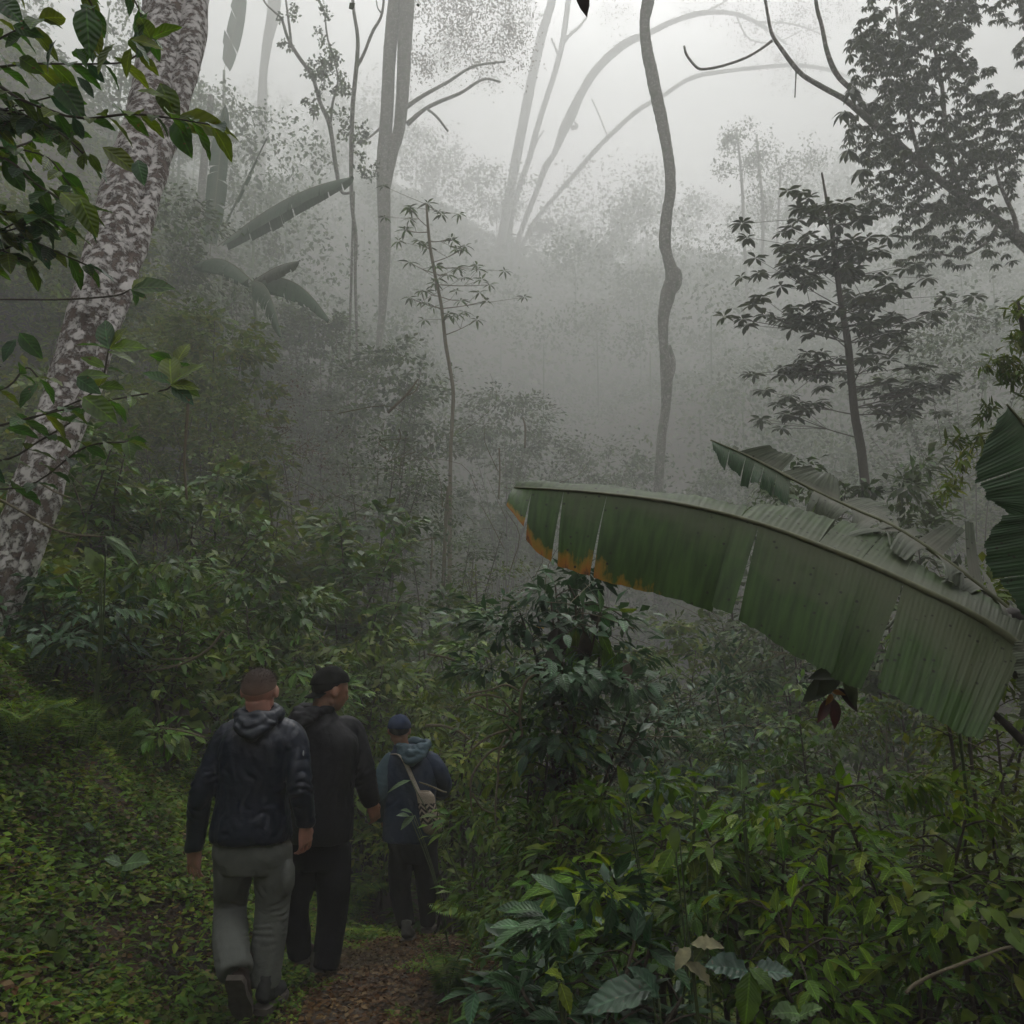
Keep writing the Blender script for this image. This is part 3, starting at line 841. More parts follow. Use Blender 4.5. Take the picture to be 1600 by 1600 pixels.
# the big leaning trunk at the left, two stems grown together
def big_left_tree():
    d0 = 6.6
    pts = [(-40, 1010, 73, 6.2), (20, 880, 73, 6.3), (68, 730, 70, 6.4), (120, 590, 76, 6.6), (160, 450, 79, 6.7), (200, 300, 77, 6.9), (240, 180, 76, 7.1), (262, 60, 82, 7.3), (272, -80, 79, 7.5), (270, -330, 71, 8.0), (250, -700, 55, 8.6)]
    pts2 = [(12, 960, 27, 6.15), (52, 860, 30, 6.2), (84, 770, 30, 6.25), (104, 690, 27, 6.35), (140, 600, 17, 6.5), (190, 470, 24, 6.65), (222, 360, 29, 6.8), (252, 250, 31, 6.95), (282, 150, 33, 7.1), (300, 60, 40, 7.25), (312, -60, 38, 7.4), (340, -300, 31, 7.8)]
    base = P(*[pts[0][k] for k in (0, 1, 3)])
    root = thing('leaning_tree', 'thick leaning trunk blotched with pale lichen at the left edge', 'tree', (base.x, base.y, float(height(base.x, base.y))))
    for nm, pp, sd in (('trunk', pts, 5), ('side_stem', pts2, 9)):
        rows = []
        for q in pp:
            p = P(q[0], q[1], q[3]); rows.append((p.x, p.y, p.z, rad(q[2], q[1], q[3])))
        c = catmull(rows, 110)
        first = c[0].copy(); zg = float(height(first[0], first[1])) - .4
        ext = np.array([[first[0] - .12 * (1 - t), first[1], zg + (first[2] - zg) * t, first[3] * (1.35 - .35 * t)] for t in np.linspace(0, 1, 5)[:-1]])
        c = np.vstack([ext, c])
        mb = MB(); V, Q, T = tube(c[:, :3], c[:, 3], 26, .018, sd)
        # bark knobs
        for i in range(0, len(V)):
            v = Vector(V[i]); k = noise.noise(v * 4.5) * .018 + noise.noise(v * 13) * .010
            a = np.array(c[min(i // 26, len(c) - 1), :3]); dv = V[i] - a; L_ = np.linalg.norm(dv)
            if L_ > 1e-3: V[i] = a + dv * (1 + k / L_)
        mb.add(V, Q, T); mb.build(nm, M_BARK, root)
    # limbs and crown above the frame
    g = np.random.default_rng(4); tips = []; tw = MB()
    for (px, py, d, ln, r_, dr) in ((250, -700, 8.6, 3.0, .15, (-.5, .5, .8)),
                                    (250, -700, 8.6, 3.0, .13, (.8, .2, .6)), (340, -300, 7.8, 3.0, .12, (.9, .5, .4)), (265, -500, 8.3, 3.2, .12, (-.9, -.1, .3)), (250, -700, 8.6, 3.0, .13, (.1, -.9, .5))):
        limb_crown(tw, P(px, py, d), dr, ln, r_, g, 3, tips, spread=.6)
    tw.build('branches', M_BARK, root)['kind'] = 'stuff'
    dress(root, crown_cloud(tips, g, 40, .38, .20), L_TINY, 'x', M_DARK, 0)
big_left_tree()

tree_px('curved_tree', 'slender curving grey trunk standing alone in mid valley with a knob halfway', 20,
        [[(1027, 800, 17), (1033, 690, 15), (1040, 640, 15), (1042, 590, 19), (1038, 550, 14), (1036, 500, 16), (1043, 462, 22), (1050, 432, 20), (1043, 400, 16), (1039, 375, 19), (1042, 335, 18), (1047, 300, 17), (1046, 262, 17), (1041, 225, 17), (1034, 188, 18), (1026, 150, 18), (1018, 112, 18), (1010, 75, 17), (1007, 38, 16), (1012, 5, 20), (1022, -40, 20), (1030, -140, 16)],
         [(1038, 470, 10), (1056, 446, 16), (1059, 428, 14), (1056, 418, 6)],
         [(1046, 600, 6), (1052, 570, 8), (1046, 540, 5)]],
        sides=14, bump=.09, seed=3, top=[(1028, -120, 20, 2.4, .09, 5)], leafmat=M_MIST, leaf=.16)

tree_px('forked_tree', 'tall pale trunk forking into two close stems, left of centre in the mist', 22,
        [[(588, 590, 8), (592, 540, 10), (598, 480, 13), (601, 400, 19), (600, 330, 21), (599, 260, 22), (604, 180, 20), (608, 100, 20), (613, 40, 20), (622, -60, 18), (630, -160, 14)],
         [(602, 300, 14), (612, 245, 17), (624, 200, 18), (629, 140, 20), (632, 70, 22), (636, 0, 24), (642, -80, 22), (650, -180, 14)]],
        limbs=[[(634, 168, 7), (660, 150, 6), (700, 128, 5), (740, 104, 4), (790, 96, 3)], [(636, 194, 8), (662, 172, 6), (684, 160, 6), (720, 145, 5), (755, 124, 4), (782, 128, 3)],
               [(604, 192, 5), (578, 214, 3), (560, 225, 2)], [(664, 168, 4), (682, 182, 4), (700, 205, 3)]],
        blobs=[(730, 40, 95, 2600, 27), (690, -10, 80, 1500, 27), (800, 60, 60, 900, 28), (790, -20, 70, 1200, 28), (660, 90, 50, 350, 26)], leafmat=M_RUST, leaf=.13, seed=7, sides=10,
        top=[(630, -150, 22, 2.4, .08, 3)])

tree_px('sparse_sapling', 'thin twiggy sapling with sparse little leaves left of the forked trunk', 18,
        [[(558, 560, 4), (557, 500, 5), (555, 430, 5), (556, 370, 6), (550, 320, 6), (549, 250, 7), (551, 170, 7), (557, 105, 7), (559, 60, 6), (552, 10, 5), (548, -60, 4)],
         [(557, 105, 6), (568, 85, 5), (582, 50, 5), (597, 20, 4), (602, -40, 3)], [(597, 22, 3), (589, 8, 2), (587, -30, 2)]],
        blobs=[(512, 75, 26, 150), (512, 110, 30, 200), (500, 122, 26, 130), (535, 140, 24, 110), (560, 215, 30, 170), (568, 262, 28, 150), (482, 168, 18, 110), (530, 190, 30, 120)],
        leafmat=M_MIST, leaf=.11, seed=9, sides=7, bump=.03)
tree_px('leaning_sapling', 'slim sapling leaning left above the long banana leaf in the mist', 18.5,
        [[(553, 300, 4), (534, 300, 5), (526, 268, 7), (518, 210, 7), (512, 185, 8), (500, 160, 6), (488, 120, 6), (466, 88, 6), (450, 60, 5), (440, 30, 4), (428, 18, 3), (412, 0, 3), (405, -40, 3)],
         [(517, 190, 4), (520, 160, 4), (528, 120, 3), (512, 60, 3), (504, 10, 2), (480, -10, 2)], [(455, 68, 4), (452, 40, 4), (447, 0, 3), (446, -40, 2)]],
        blobs=[(452, 25, 18, 90), (486, 112, 20, 130), (505, 30, 24, 80), (443, 70, 12, 60)], leafmat=M_MIST, leaf=.11, seed=10, sides=7, bump=.03)

tree_px('misty_trunk', 'faint grey trunk half lost in the mist above the banana plant', 36,
        [[(408, 230, 16), (410, 160, 16), (412, 110, 13), (419, 60, 16), (427, 20, 20), (434, -60, 22)]], seed=12, top=[(434, -60, 36, 3.4, .12, 3)], leafmat=M_MIST, leaf=.2)

# the fan of four leaning trunks
fan = 'leaning trunks fanning out in the mist'
tree_px('fan_tree', 'leftmost and thickest of the pale trunks fanning out in the mist', 48,
        [[(778, 420, 15), (786, 360, 15), (797, 300, 15), (808, 240, 16), (820, 180, 16), (832, 120, 15), (845, 60, 15), (860, 10, 13), (880, -60, 11)]],
        seed=21, group=fan, sides=10, top=[(880, -60, 48, 4, .12, 4)], leafmat=M_MIST, leaf=.2, blobs=[(700, 90, 60, 700), (790, 30, 50, 900), (770, 110, 40, 350)])
tree_px('fan_tree', 'thin straight trunk second from the left of the fan, forking near the top', 49,
        [[(790, 420, 8), (800, 340, 8), (812, 290, 9), (826, 250, 9), (838, 205, 9), (855, 150, 9), (868, 110, 9), (880, 60, 9), (888, 0, 9), (895, -60, 8)],
         [(876, 72, 6), (890, 55, 6), (905, 42, 5), (918, 25, 3)], [(835, 230, 4), (842, 215, 3), (850, 204, 3)], [(874, 92, 4), (868, 76, 4), (862, 60, 3)]],
        seed=22, group=fan, sides=8)
tree_px('fan_tree', 'crooked trunk third in the fan, thickening to a knob then arching right', 47.5,
        [[(795, 430, 8), (808, 380, 8), (822, 340, 9), (838, 300, 9), (852, 262, 11), (866, 240, 9), (880, 205, 15), (893, 178, 17), (906, 150, 13), (925, 118, 13), (950, 90, 13), (980, 66, 13), (1010, 54, 10), (1050, 34, 9), (1100, 20, 8), (1150, 22, 7), (1190, 40, 6), (1230, 70, 3)],
         [(892, 200, 8), (901, 198, 6), (898, 190, 3)]],
        seed=23, group=fan, sides=10, blobs=[(1090, -5, 50, 420), (1160, 20, 60, 500), (1200, 60, 60, 500), (1260, 30, 60, 600), (1310, 10, 70, 900), (1230, 110, 50, 350), (960, 20, 60, 400)],
        leafmat=M_RUST, leaf=.15, limbs=[[(1100, 20, 4), (1130, 4, 3), (1160, -20, 2)], [(1180, 34, 4), (1240, 38, 3), (1300, 60, 2)], [(1150, 24, 3), (1170, 60, 3), (1210, 66, 2), (1250, 50, 2)]])
tree_px('fan_tree', 'thin low trunk rightmost in the fan, arching far to the right', 47,
        [[(800, 420, 6), (818, 380, 7), (836, 345, 7), (865, 310, 7), (900, 270, 8), (930, 235, 8), (965, 200, 8), (1000, 170, 8), (1035, 150, 7), (1080, 122, 7), (1130, 112, 6), (1180, 106, 6), (1240, 102, 6), (1290, 108, 6), (1330, 122, 4), (1370, 140, 3)],
         [(948, 210, 2), (936, 180, 2), (925, 155, 2)]],
        seed=24, group=fan, sides=8, blobs=[(1220, 95, 30, 120), (1350, 130, 40, 260)], leafmat=M_RUST, leaf=.13)

tree_px('pale_tree', 'faint feathery tree dissolving in the mist right of the curved trunk', 33,
        [[(1165, 420, 5), (1162, 350, 5), (1160, 300, 5), (1155, 240, 4), (1150, 200, 3)], [(1190, 430, 5), (1192, 330, 5), (1186, 260, 4), (1182, 210, 3)], [(1212, 430, 4), (1216, 340, 4), (1220, 260, 3)]],
        blobs=[(1150, 215, 35, 420), (1180, 245, 45, 700), (1225, 270, 45, 600), (1140, 265, 35, 350), (1200, 320, 45, 500), (1160, 350, 35, 250), (1240, 330, 40, 350), (1130, 225, 22, 160), (1260, 250, 40, 300)],
        leafmat=M_MIST, leaf=.14, seed=31, sides=6)

# pale bare stem and the leafy sapling it carries
def whorl(out, c, g, n=9, leaf=.16, r=.02, flat=.2, drop=.2):
    a = np.arange(n) * 2.4 + g.uniform(0, 6)
    d = np.stack([np.cos(a), np.sin(a), g.normal(flat, .25, n) - drop], -1)
    u = np.array([0, 0, 1.0]) + rv(g, n, .2)
    out.append((np.repeat(np.asarray(c, float)[None], n, 0) + d * r, d, u, leaf * g.uniform(.7, 1.1, n)))

def whorl_tree(name, label, d, trunk, tiers, mat, leafm, leaf, seed, shape, key, n_obj, group=None, cat='tree', nw=9, minor=3, rbr=.01, clump=.25):
    """Slim tree with branches ending in rosettes. tiers: (px, py) of each rosette."""
    g = np.random.default_rng(seed); f_ = grow_f(d); leaf *= f_; clump *= f_; rbr *= f_
    c, r = pix_tube(None, trunk, d, n=len(trunk) * 5)
    zg = float(height(c[0][0], c[0][1]))
    root = thing(name, label, cat, (c[0][0], c[0][1], zg), group)
    ext = np.linspace([c[0][0] + .05, c[0][1], zg - .2], c[0], 5)[:-1]
    cc = np.vstack([ext, c]); rr = np.concatenate([np.full(4, r[0] * 1.15), r])
    mb = MB(); mb.add(*tube(cc, rr, 9, .04, seed)); mb.build('trunk', mat, root)
    br = MB(); LV = []
    for (px, py) in tiers:
        e = np.array(P(px, py, d + g.normal(0, .25)))
        # leaves the trunk a bit below the rosette
        i = int(np.argmin(np.abs(c[:, 2] - (e[2] - .12 * np.linalg.norm(e - c[np.argmin(np.abs(c[:, 2] - e[2]))]) - .1))))
        s = c[i]
        m = (s + e) / 2 + np.array([0, 0, -.04])
        k = catmull([s, m, e], 6); br.add(*tube(k, np.linspace(rbr, rbr * .5, 6), 4, cap=False))
        whorl(LV, e, g, nw, leaf)
        for q in range(minor):
            o = e + rv(g, 1, clump)[0] * np.array([1.4, 1, .45])
            br.add(*tube(np.array([m, (m + o) / 2, o]), [rbr * .5, rbr * .4, rbr * .3], 3, cap=False))
            whorl(LV, o, g, nw, leaf * g.uniform(.75, 1))
    br.build('branches', mat, root)['kind'] = 'stuff'
    lv = [np.concatenate([l[k] for l in LV]) for k in range(4)]
    dress(root, lv, shape, key, leafm, n_obj)
    return root

whorl_tree('young_tree', 'young tree with rosettes of leaves rising from behind the centre thicket', 12.5,
           [(704, 705, 6), (707, 650, 6), (708, 610, 6), (702, 570, 6), (696, 535, 6), (690, 480, 5), (680, 430, 5), (672, 385, 5), (668, 345, 4), (666, 318, 3)],
           [(640, 325), (668, 318), (690, 335), (632, 360), (705, 372), (722, 390), (668, 388), (745, 415), (765, 445), (640, 465), (700, 430), (720, 470), (760, 470), (745, 500), (665, 455), (700, 490), (640, 410)],
           M_VINE, M_MIST, .17, 41, L_LONG, 'long', 0, nw=7, minor=2)
tree_px('bare_sapling', 'thin pale upright stem among the hazy bushes below the young tree', 10.5,
        [[(688, 985, 5), (692, 930, 6), (694, 880, 6), (696, 830, 6), (698, 790, 6), (700, 760, 4)], [(673, 905, 3), (675, 860, 3), (674, 835, 3)]], mat=M_VINE, seed=43, cat='sapling', trunk_name='stem', blobs=[(700, 770, 20, 25), (672, 830, 12, 14)], leafmat=M_MIST, leaf=.1, shape=L_OVATE)

whorl_tree('tiered_tree', 'slim young tree with flat tiers of long leaves, under the dark crown', 10.6,
           [(1352, 760, 14), (1345, 700, 14), (1336, 650, 13), (1330, 590, 12), (1324, 530, 11), (1315, 480, 9), (1308, 430, 8), (1303, 390, 7), (1298, 350, 6), (1290, 305, 4), (1284, 270, 3)],
           [(1250, 325), (1275, 340), (1310, 350), (1340, 345), (1235, 390), (1270, 385), (1320, 385), (1345, 400), (1225, 425), (1260, 430), (1290, 415), (1335, 420),
            (1195, 492), (1225, 500), (1255, 495), (1285, 505), (1345, 480), (1375, 470), (1395, 495), (1420, 505), (1360, 505), (1390, 520), (1365, 430), (1385, 445),
            (1250, 570), (1280, 565), (1300, 580), (1350, 560), (1225, 585), (1385, 600), (1410, 610), (1440, 605), (1380, 630), (1420, 640), (1270, 630), (1240, 650)],
           M_TWIG, M_DARK, .185, 51, leaf_shape(.38, 4, .12, .3, peak=.6), 'broadlong', 290, nw=12, minor=6, clump=.23)

# the dark crown and its bare arching limbs at the upper right
def umbrella_leaves(c, g, n=8, leaf=.22):
    a = np.linspace(0, 2 * np.pi, n, endpoint=False) + g.uniform(0, 1)
    d = np.stack([np.cos(a), np.sin(a), np.full(n, -.45)], -1) + rv(g, n, .12)
    return np.repeat(np.asarray(c)[None], n, 0), d, np.array([0, 0, 1.0]) + rv(g, n, .15), leaf * g.uniform(.8, 1.1, n)

def crown_tree():
    d = 12.4; g = np.random.default_rng(61)
    base = P(1900, 900, 12.6)
    root = thing('umbrella_leaf_tree', 'dark crown of fingered leaves filling the upper right, with bare arching limbs', 'tree', (base.x, base.y, float(height(base.x, base.y))))
    mb = MB()
    low = P(1900, 900, 12.6)
    foot = (low.x, low.y, float(height(low.x, low.y)) - .3)
    rows = [(*foot, .17)]
    for q in [(1890, 800, 52, 12.6), (1800, 600, 44, 12.5), (1700, 470, 36, 12.4), (1600, 380, 26, 12.3), (1565, 350, 18, 12.2), (1530, 326, 15, 12.2), (1480, 290, 15, 12.1), (1440, 258, 15, 12.1), (1400, 222, 15, 12.0), (1368, 196, 15, 12.0), (1340, 172, 13, 11.9), (1318, 154, 11, 11.9), (1285, 136, 10, 11.9), (1255, 118, 9, 11.9), (1238, 100, 9, 11.9), (1222, 78, 8, 11.9), (1207, 55, 7, 11.9), (1200, 25, 6, 11.9), (1193, -20, 6, 11.9), (1185, -80, 4, 11.9)]:
        p = P(q[0], q[1], q[3]); rows.append((p.x, p.y, p.z, rad(q[2] * .78, q[1], q[3])))
    c = catmull(rows, 120); mb.add(*tube(c[:, :3], c[:, 3], 12, .05, 2)); mb.build('trunk', M_GREYBARK, root)
    lims = [[(1372, 198, 9), (1352, 168, 8), (1330, 140, 8), (1312, 122, 8), (1300, 102, 8), (1291, 75, 7), (1284, 40, 6), (1276, 10, 6), (1270, -40, 4)],
            [(1206, 64, 5), (1190, 76, 4), (1168, 89, 4), (1145, 98, 4), (1120, 105, 4), (1100, 108, 4), (1090, 106, 4), (1080, 96, 4), (1072, 84, 4), (1069, 72, 3)],
            [(1244, 112, 3), (1243, 130, 2), (1242, 152, 2)],
            [(1590, 372, 8), (1585, 340, 7), (1572, 310, 6), (1560, 280, 5), (1552, 240, 4)],
            [(1700, 470, 30), (1690, 300, 26), (1640, 120, 22), (1600, 0, 18), (1560, -140, 12)],
            [(1690, 300, 18), (1760, 100, 14), (1800, -100, 10)],
            [(1500, 300, 8), (1480, 220, 7), (1470, 120, 6), (1450, 30, 5), (1440, -60, 4)],
            [(1440, 258, 7), (1420, 180, 6), (1410, 90, 5), (1400, 10, 4)],
            [(1520, 320, 7), (1480, 330, 6), (1440, 330, 5), (1410, 340, 4)], [(1560, 350, 7), (1540, 380, 5), (1500, 400, 4), (1460, 395, 3)]]
    for k, l in enumerate(lims):
        b = MB(); pix_tube(b, l, 12.1, 7, .04, 70 + k); b.build('limb', M_GREYBARK, root)
    L1 = []; L2 = []
    blobs = [(1400, 40, 60, 60), (1450, 90, 80, 85), (1380, 120, 55, 55), (1520, 60, 60, 40), (1490, 170, 80, 75), (1420, 200, 70, 65), (1550, 200, 60, 60), (1360, 215, 45, 30), (1400, 270, 60, 50), (1470, 280, 60, 60),
             (1540, 280, 55, 45), (1375, 305, 35, 20), (1450, 350, 50, 34), (1500, 360, 55, 36), (1430, 395, 34, 16), (1540, 350, 40, 16), (1590, 30, 50, 30), (1600, 180, 40, 25), (1480, 20, 50, 40), (1360, 70, 35, 16), (1600, 260, 40, 18), (1570, 390, 30, 6), (1640, 100, 60, 40), (1650, 250, 50, 30), (1500, -60, 90, 70), (1620, -60, 80, 60)]
    for (px, py, rp, n) in blobs:
        for k in range(int(n * 2.3)):
            a, q = g.uniform(0, 6.28), g.random() ** .5
            dd = 12.2 + g.normal(0, .45)
            x, y = px + math.cos(a) * q * rp, py + math.sin(a) * q * rp
            if ((x - 1550) / 36) ** 2 + ((y - 70) / 34) ** 2 < 1 or ((x - 1590) / 22) ** 2 + ((y - 112) / 16) ** 2 < 1: continue
            if vnoise(x, y, 26, 9) > .72 and vnoise(x, y, 9, 3) > -.4: continue
            L1.append(umbrella_leaves(P(x, y, dd), g, 8, .22 * g.uniform(.7, 1.2)))
    for (px, py) in ((1325, 235), (1318, 175), (1345, 62), (1330, 140), (1368, 20), (1345, 265)):
        L1.append(umbrella_leaves(P(px, py, 11.4), g, 8, .42))
    lv = [np.concatenate([l[k] for l in L1]) for k in range(4)]
    dress(root, lv, leaf_shape(.40, 4, .12, .35, peak=.6), 'crown', M_DARK, 290, leaf_shape(.40, 2, .12, .3))
crown_tree()

tree_px('edge_bush', 'leafy bush reaching in at the right edge above the banana leaves', 5.6,
        [[(1640, 800, 20), (1630, 700, 16), (1615, 600, 12), (1600, 520, 9), (1590, 470, 5)]], mat=M_TWIG,
        blobs=[(1590, 480, 26, 70), (1575, 530, 34, 120), (1560, 580, 26, 90), (1600, 600, 45, 160), (1540, 640, 24, 60), (1590, 680, 45, 160), (1560, 560, 22, 60), (1540, 700, 40, 110), (1500, 720, 35, 80), (1510, 690, 22, 50), (1480, 760, 40, 90)],
        leafmat=M_OLIVE, leaf=.085, shape=L_LONG, seed=66, n_obj=200, key='long', cat='bush', trunk_name='stem')

# bole of hillside trees seen as faint canopy masses
for k, (px, py, d, w_, lab) in enumerate(((300, 420, 22, 16, 'faint leafy tree behind the big leaning trunk'), (960, 520, 24, 6, 'faint palm-like plant with arching fronds behind the curved trunk'))):
    if k == 0:
        tree_px('hazy_tree', lab, d, [[(300, 560, 14), (305, 450, 14), (315, 300, 12), (330, 150, 10)]], blobs=[(280, 330, 60, 500), (360, 230, 60, 420), (320, 160, 50, 240), (400, 190, 60, 300), (470, 230, 60, 300), (250, 430, 60, 400), (330, 420, 60, 420), (420, 380, 50, 260), (100, 420, 70, 500), (40, 480, 60, 400), (60, 560, 60, 300)],
                leafmat=M_MIST, leaf=.16, seed=71)

# ------------------------------------------------------------------ banana plants
def arc_frond(root, base, tip, width, seed, mat, rise=.5, hang=1.0, cuts=9, rib=(.025, .008)):
    """A whole drooping banana leaf between two world points, both halves hanging, torn into strips."""
    g = np.random.default_rng(seed)
    b, t = np.array(base, float), np.array(tip, float)
    f_ = 1 if b[1] <= 6.5 else (b[1] / ((b[1] - 6.5) / 3 + 6.5) if b[1] < 47 else b[1] / (20 + (b[1] - 47) / 6)); width *= f_; rise *= f_
    n = 50; s = np.linspace(0, 1, n)[:, None]
    M = b * (1 - s) + t * s; M[:, 2] += rise * np.sin(np.pi * s[:, 0] * .85)
    d = unit(t - b); side = unit(np.cross(d, [0, 0, 1.0])); VV, QQ, UU, m = [], [], [], 0
    wv = width * np.sin(np.clip(s[:, 0] * .93 + .07, 0, 1) * np.pi) ** .55
    for sg in (-1, 1):
        E = M + side * sg * wv[:, None] * (1 - hang * .65) + np.array([0, 0, -1.0]) * wv[:, None] * hang + d * (.15 * wv[:, None])
        c = np.sort(np.concatenate([[.06, 1], g.uniform(.1, .95, cuts)]))
        V, Q, UV = blade([(a, q, g.normal(0, .06), .06, g.uniform(.8, 1.05)) for a, q in zip(c[:-1], c[1:])], M, E, .06, g, 6)
        VV.append(V); QQ.append(Q + m); UU.append(UV); m += len(V)
    me = raw_mesh('leaf', np.concatenate(VV), np.concatenate(QQ)); set_uv(me, np.concatenate(UU))
    lf = link('leaf', me, mat, root)
    mb = MB(); mb.add(*tube(M, np.linspace(rib[0], rib[1], n), 6))
    o = bpy.data.objects.new('midrib', raw_mesh('midrib', np.concatenate(mb.V), [np.concatenate(mb.Q), np.concatenate(mb.T)])); o.data.materials.append(M_RIB); COL.objects.link(o); o.parent = lf

def far_banana():
    c = P(345, 420, 15.7); zg = float(height(c.x, c.y))
    root = thing('banana_plant', 'misty banana plant with one long leaf stretched to the right, behind the leaning trunk', 'banana plant', (c.x, c.y, zg))
    mb = MB(); mb.add(*tube([(c.x, c.y, zg - .2), (c.x + .05, c.y, (zg + c.z) / 2), tuple(c)], [.15, .11, .07], 10, .04)); mb.build('pseudostem', M_STEMG, root)
    arc_frond(root, P(340, 385, 15.7), P(552, 288, 15.2), .42, 1, M_BAN2, rise=.35, cuts=8)
    arc_frond(root, P(350, 360, 15.7), P(418, 222, 16.0), .28, 2, M_BAN2, rise=.15, cuts=5, hang=.5)
    arc_frond(root, P(328, 400, 15.9), P(352, 175, 16.4), .30, 3, M_BAN2, rise=.35, cuts=9, hang=.45)
far_banana()
def drooping_banana():
    c = P(405, 560, 13.2); zg = float(height(c.x, c.y))
    root = thing('banana_plant', 'lower misty banana plant with torn leaves drooping to the right', 'banana plant', (c.x, c.y, zg))
    q = P(395, 440, 13.2)
    mb = MB(); mb.add(*tube([(c.x, c.y, zg - .2), tuple(c), tuple(q)], [.12, .085, .06], 10, .04)); mb.build('pseudostem', M_STEMG, root)
    arc_frond(root, q, P(515, 520, 12.8), .34, 6, M_BAN2, rise=.45, cuts=8)
    arc_frond(root, q, P(470, 412, 12.8), .2, 7, M_BANG, rise=.1, cuts=5)
    arc_frond(root, q, P(300, 430, 13.6), .3, 8, M_BAN2, rise=.35, cuts=8)
    arc_frond(root, q, P(440, 545, 12.4), .3, 9, M_BAN2, rise=.4, cuts=8)
drooping_banana()
def top_banana():
    c = P(350, 200, 25.0); zg = float(height(c.x, c.y))
    root = thing('banana_plant', 'palest upright banana leaf at the top beside the leaning trunk, nearly lost in mist', 'banana plant', (c.x, c.y, zg))
    q = P(350, 110, 25)
    mb = MB(); mb.add(*tube([(c.x, c.y, zg - .2), tuple(c), tuple(q)], [.26, .2, .12], 10, .04)); mb.build('pseudostem', M_STEMG, root)
    arc_frond(root, q, P(385, -30, 25), .7, 12, M_BAN2, rise=.0, cuts=3, hang=.2)
top_banana()

def near_banana():
    base = P(1760, 1150, 3.0); zg = float(height(base.x, base.y))
    root = thing('banana_plant', 'near banana plant reaching in from the right with a scorched green leaf', 'banana plant', (base.x, base.y, zg))
    # leaning pseudostem
    mb = MB(); rows = []
    for q in [(1780, 1500, 180, 3.1), (1740, 1180, 150, 3.05), (1690, 1020, 110, 3.0), (1660, 900, 80, 3.0)]:
        p = P(q[0], q[1], q[3]); rows.append((p.x, p.y, p.z, rad(q[2], q[1], q[3])))
    rows = [(rows[0][0] + .05, rows[0][1], zg - .2, .16)] + rows
    c = catmull(rows, 24); mb.add(*tube(c[:, :3], c[:, 3], 16, .02, 3)); mb.build('pseudostem', plain_mat('banana_sheath', (.09, .085, .06), rough=.6, var=.4, scale=9), root)
    g = np.random.default_rng(2)
    # 1. the great leaf, tip at the left
    mid = [(1600, 1015, 2.72), (1560, 985, 2.76), (1500, 950, 2.8), (1430, 916, 2.86), (1360, 884, 2.92), (1290, 856, 2.98), (1210, 826, 3.05), (1120, 800, 3.12), (1030, 782, 3.2), (930, 770, 3.28), (850, 764, 3.34), (803, 762, 3.38)]
    low = [(1528, 1168, 2.62), (1490, 1156, 2.66), (1440, 1126, 2.70), (1376, 1092, 2.76), (1310, 1062, 2.82), (1246, 1032, 2.90), (1172, 984, 2.98), (1088, 947, 3.06), (1000, 922, 3.14), (908, 898, 3.2), (845, 868, 3.26), (792, 800, 3.32)]
    cuts = [0, .20, .292, .302, .40, .412, .43, .62, .635, .68, .90, 1.0]
    st = [(0.0, .175, .03, .0, 1.0), (.175, .262, .01, .03, 1.0), (.262, .385, -.03, .05, .99), (.385, .60, -.005, .015, 1.0), (.60, .635, .03, .12, 1.02), (.635, .915, -.015, .02, 1.0), (.915, 1.0, .02, .05, 1.0)]
    st = [(0.0, .295, .05, .05, 1.0), (.295, .375, -.02, .16, 1.0, .02), (.375, .57, .02, .05, 1.0), (.57, .607, .05, .10, .99, .01), (.607, .80, -.02, .03, 1.0), (.80, .87, -.01, .07, 1.0), (.87, .94, .01, .12, 1.0, .01), (.94, 1.0, .04, .2, .9)]
    high = [(1612, 978, 2.95), (1568, 954, 2.99), (1508, 922, 3.03), (1440, 892, 3.08), (1385, 858, 3.12), (1318, 828, 3.17), (1232, 806, 3.22), (1135, 788, 3.28), (1040, 774, 3.34), (940, 763, 3.40), (862, 757, 3.43), (808, 757, 3.44)]
    sth = [(0, .30, .0, .0, 1.0), (.30, .385, .0, .05, 1.55), (.385, .47, .0, .06, 1.35), (.47, .6, .01, .1, 1.2), (.6, 1.0, .0, .02, 1.0)]
    banana_leaf(root, mid, low, high, st, sth, M_BAN, 1, arch=.03, rib=(.014, .004), mat_high=M_BANH)
    # 2. the torn leaf above
    mid2 = [(1600, 975, 3.0), (1560, 940, 3.05), (1500, 893, 3.12), (1440, 850, 3.2), (1390, 820, 3.28), (1340, 798, 3.36), (1290, 775, 3.44), (1230, 745, 3.52), (1180, 718, 3.6), (1110, 688, 3.68)]
    low2 = [(1560, 1010, 2.95), (1510, 985, 3.0), (1440, 950, 3.05), (1400, 925, 3.1), (1345, 890, 3.2), (1300, 860, 3.3), (1265, 835, 3.36), (1200, 800, 3.44), (1160, 765, 3.52), (1112, 698, 3.64)]
    high2 = [(1600, 935, 3.2), (1545, 896, 3.25), (1500, 868, 3.3), (1455, 838, 3.36), (1405, 806, 3.42), (1355, 783, 3.5), (1300, 756, 3.56), (1250, 737, 3.62), (1190, 714, 3.68), (1114, 686, 3.7)]
    def shreds(a, b, n, sw, gap):
        q = np.sort(np.concatenate([[a, b], g.uniform(a, b, n)]))
        return [(x, y, g.normal(0, sw), gap * g.uniform(.5, 1.5), g.uniform(.55, 1.1), g.normal(0, .05)) for x, y in zip(q[:-1], q[1:]) if y - x > .008]
    banana_leaf(root, mid2, low2, None, shreds(.02, .70, 17, .09, .3), None, M_BANG, 3, arch=.07, rib=(.012, .004))
    banana_leaf(root, mid2, high2, None, shreds(.1, .95, 18, .05, .35), None, M_BANG, 4, arch=.02, rib=(.010, .003))
    tip = [(1235, 747, 3.52), (1200, 729, 3.57), (1160, 709, 3.62), (1110, 688, 3.68)]
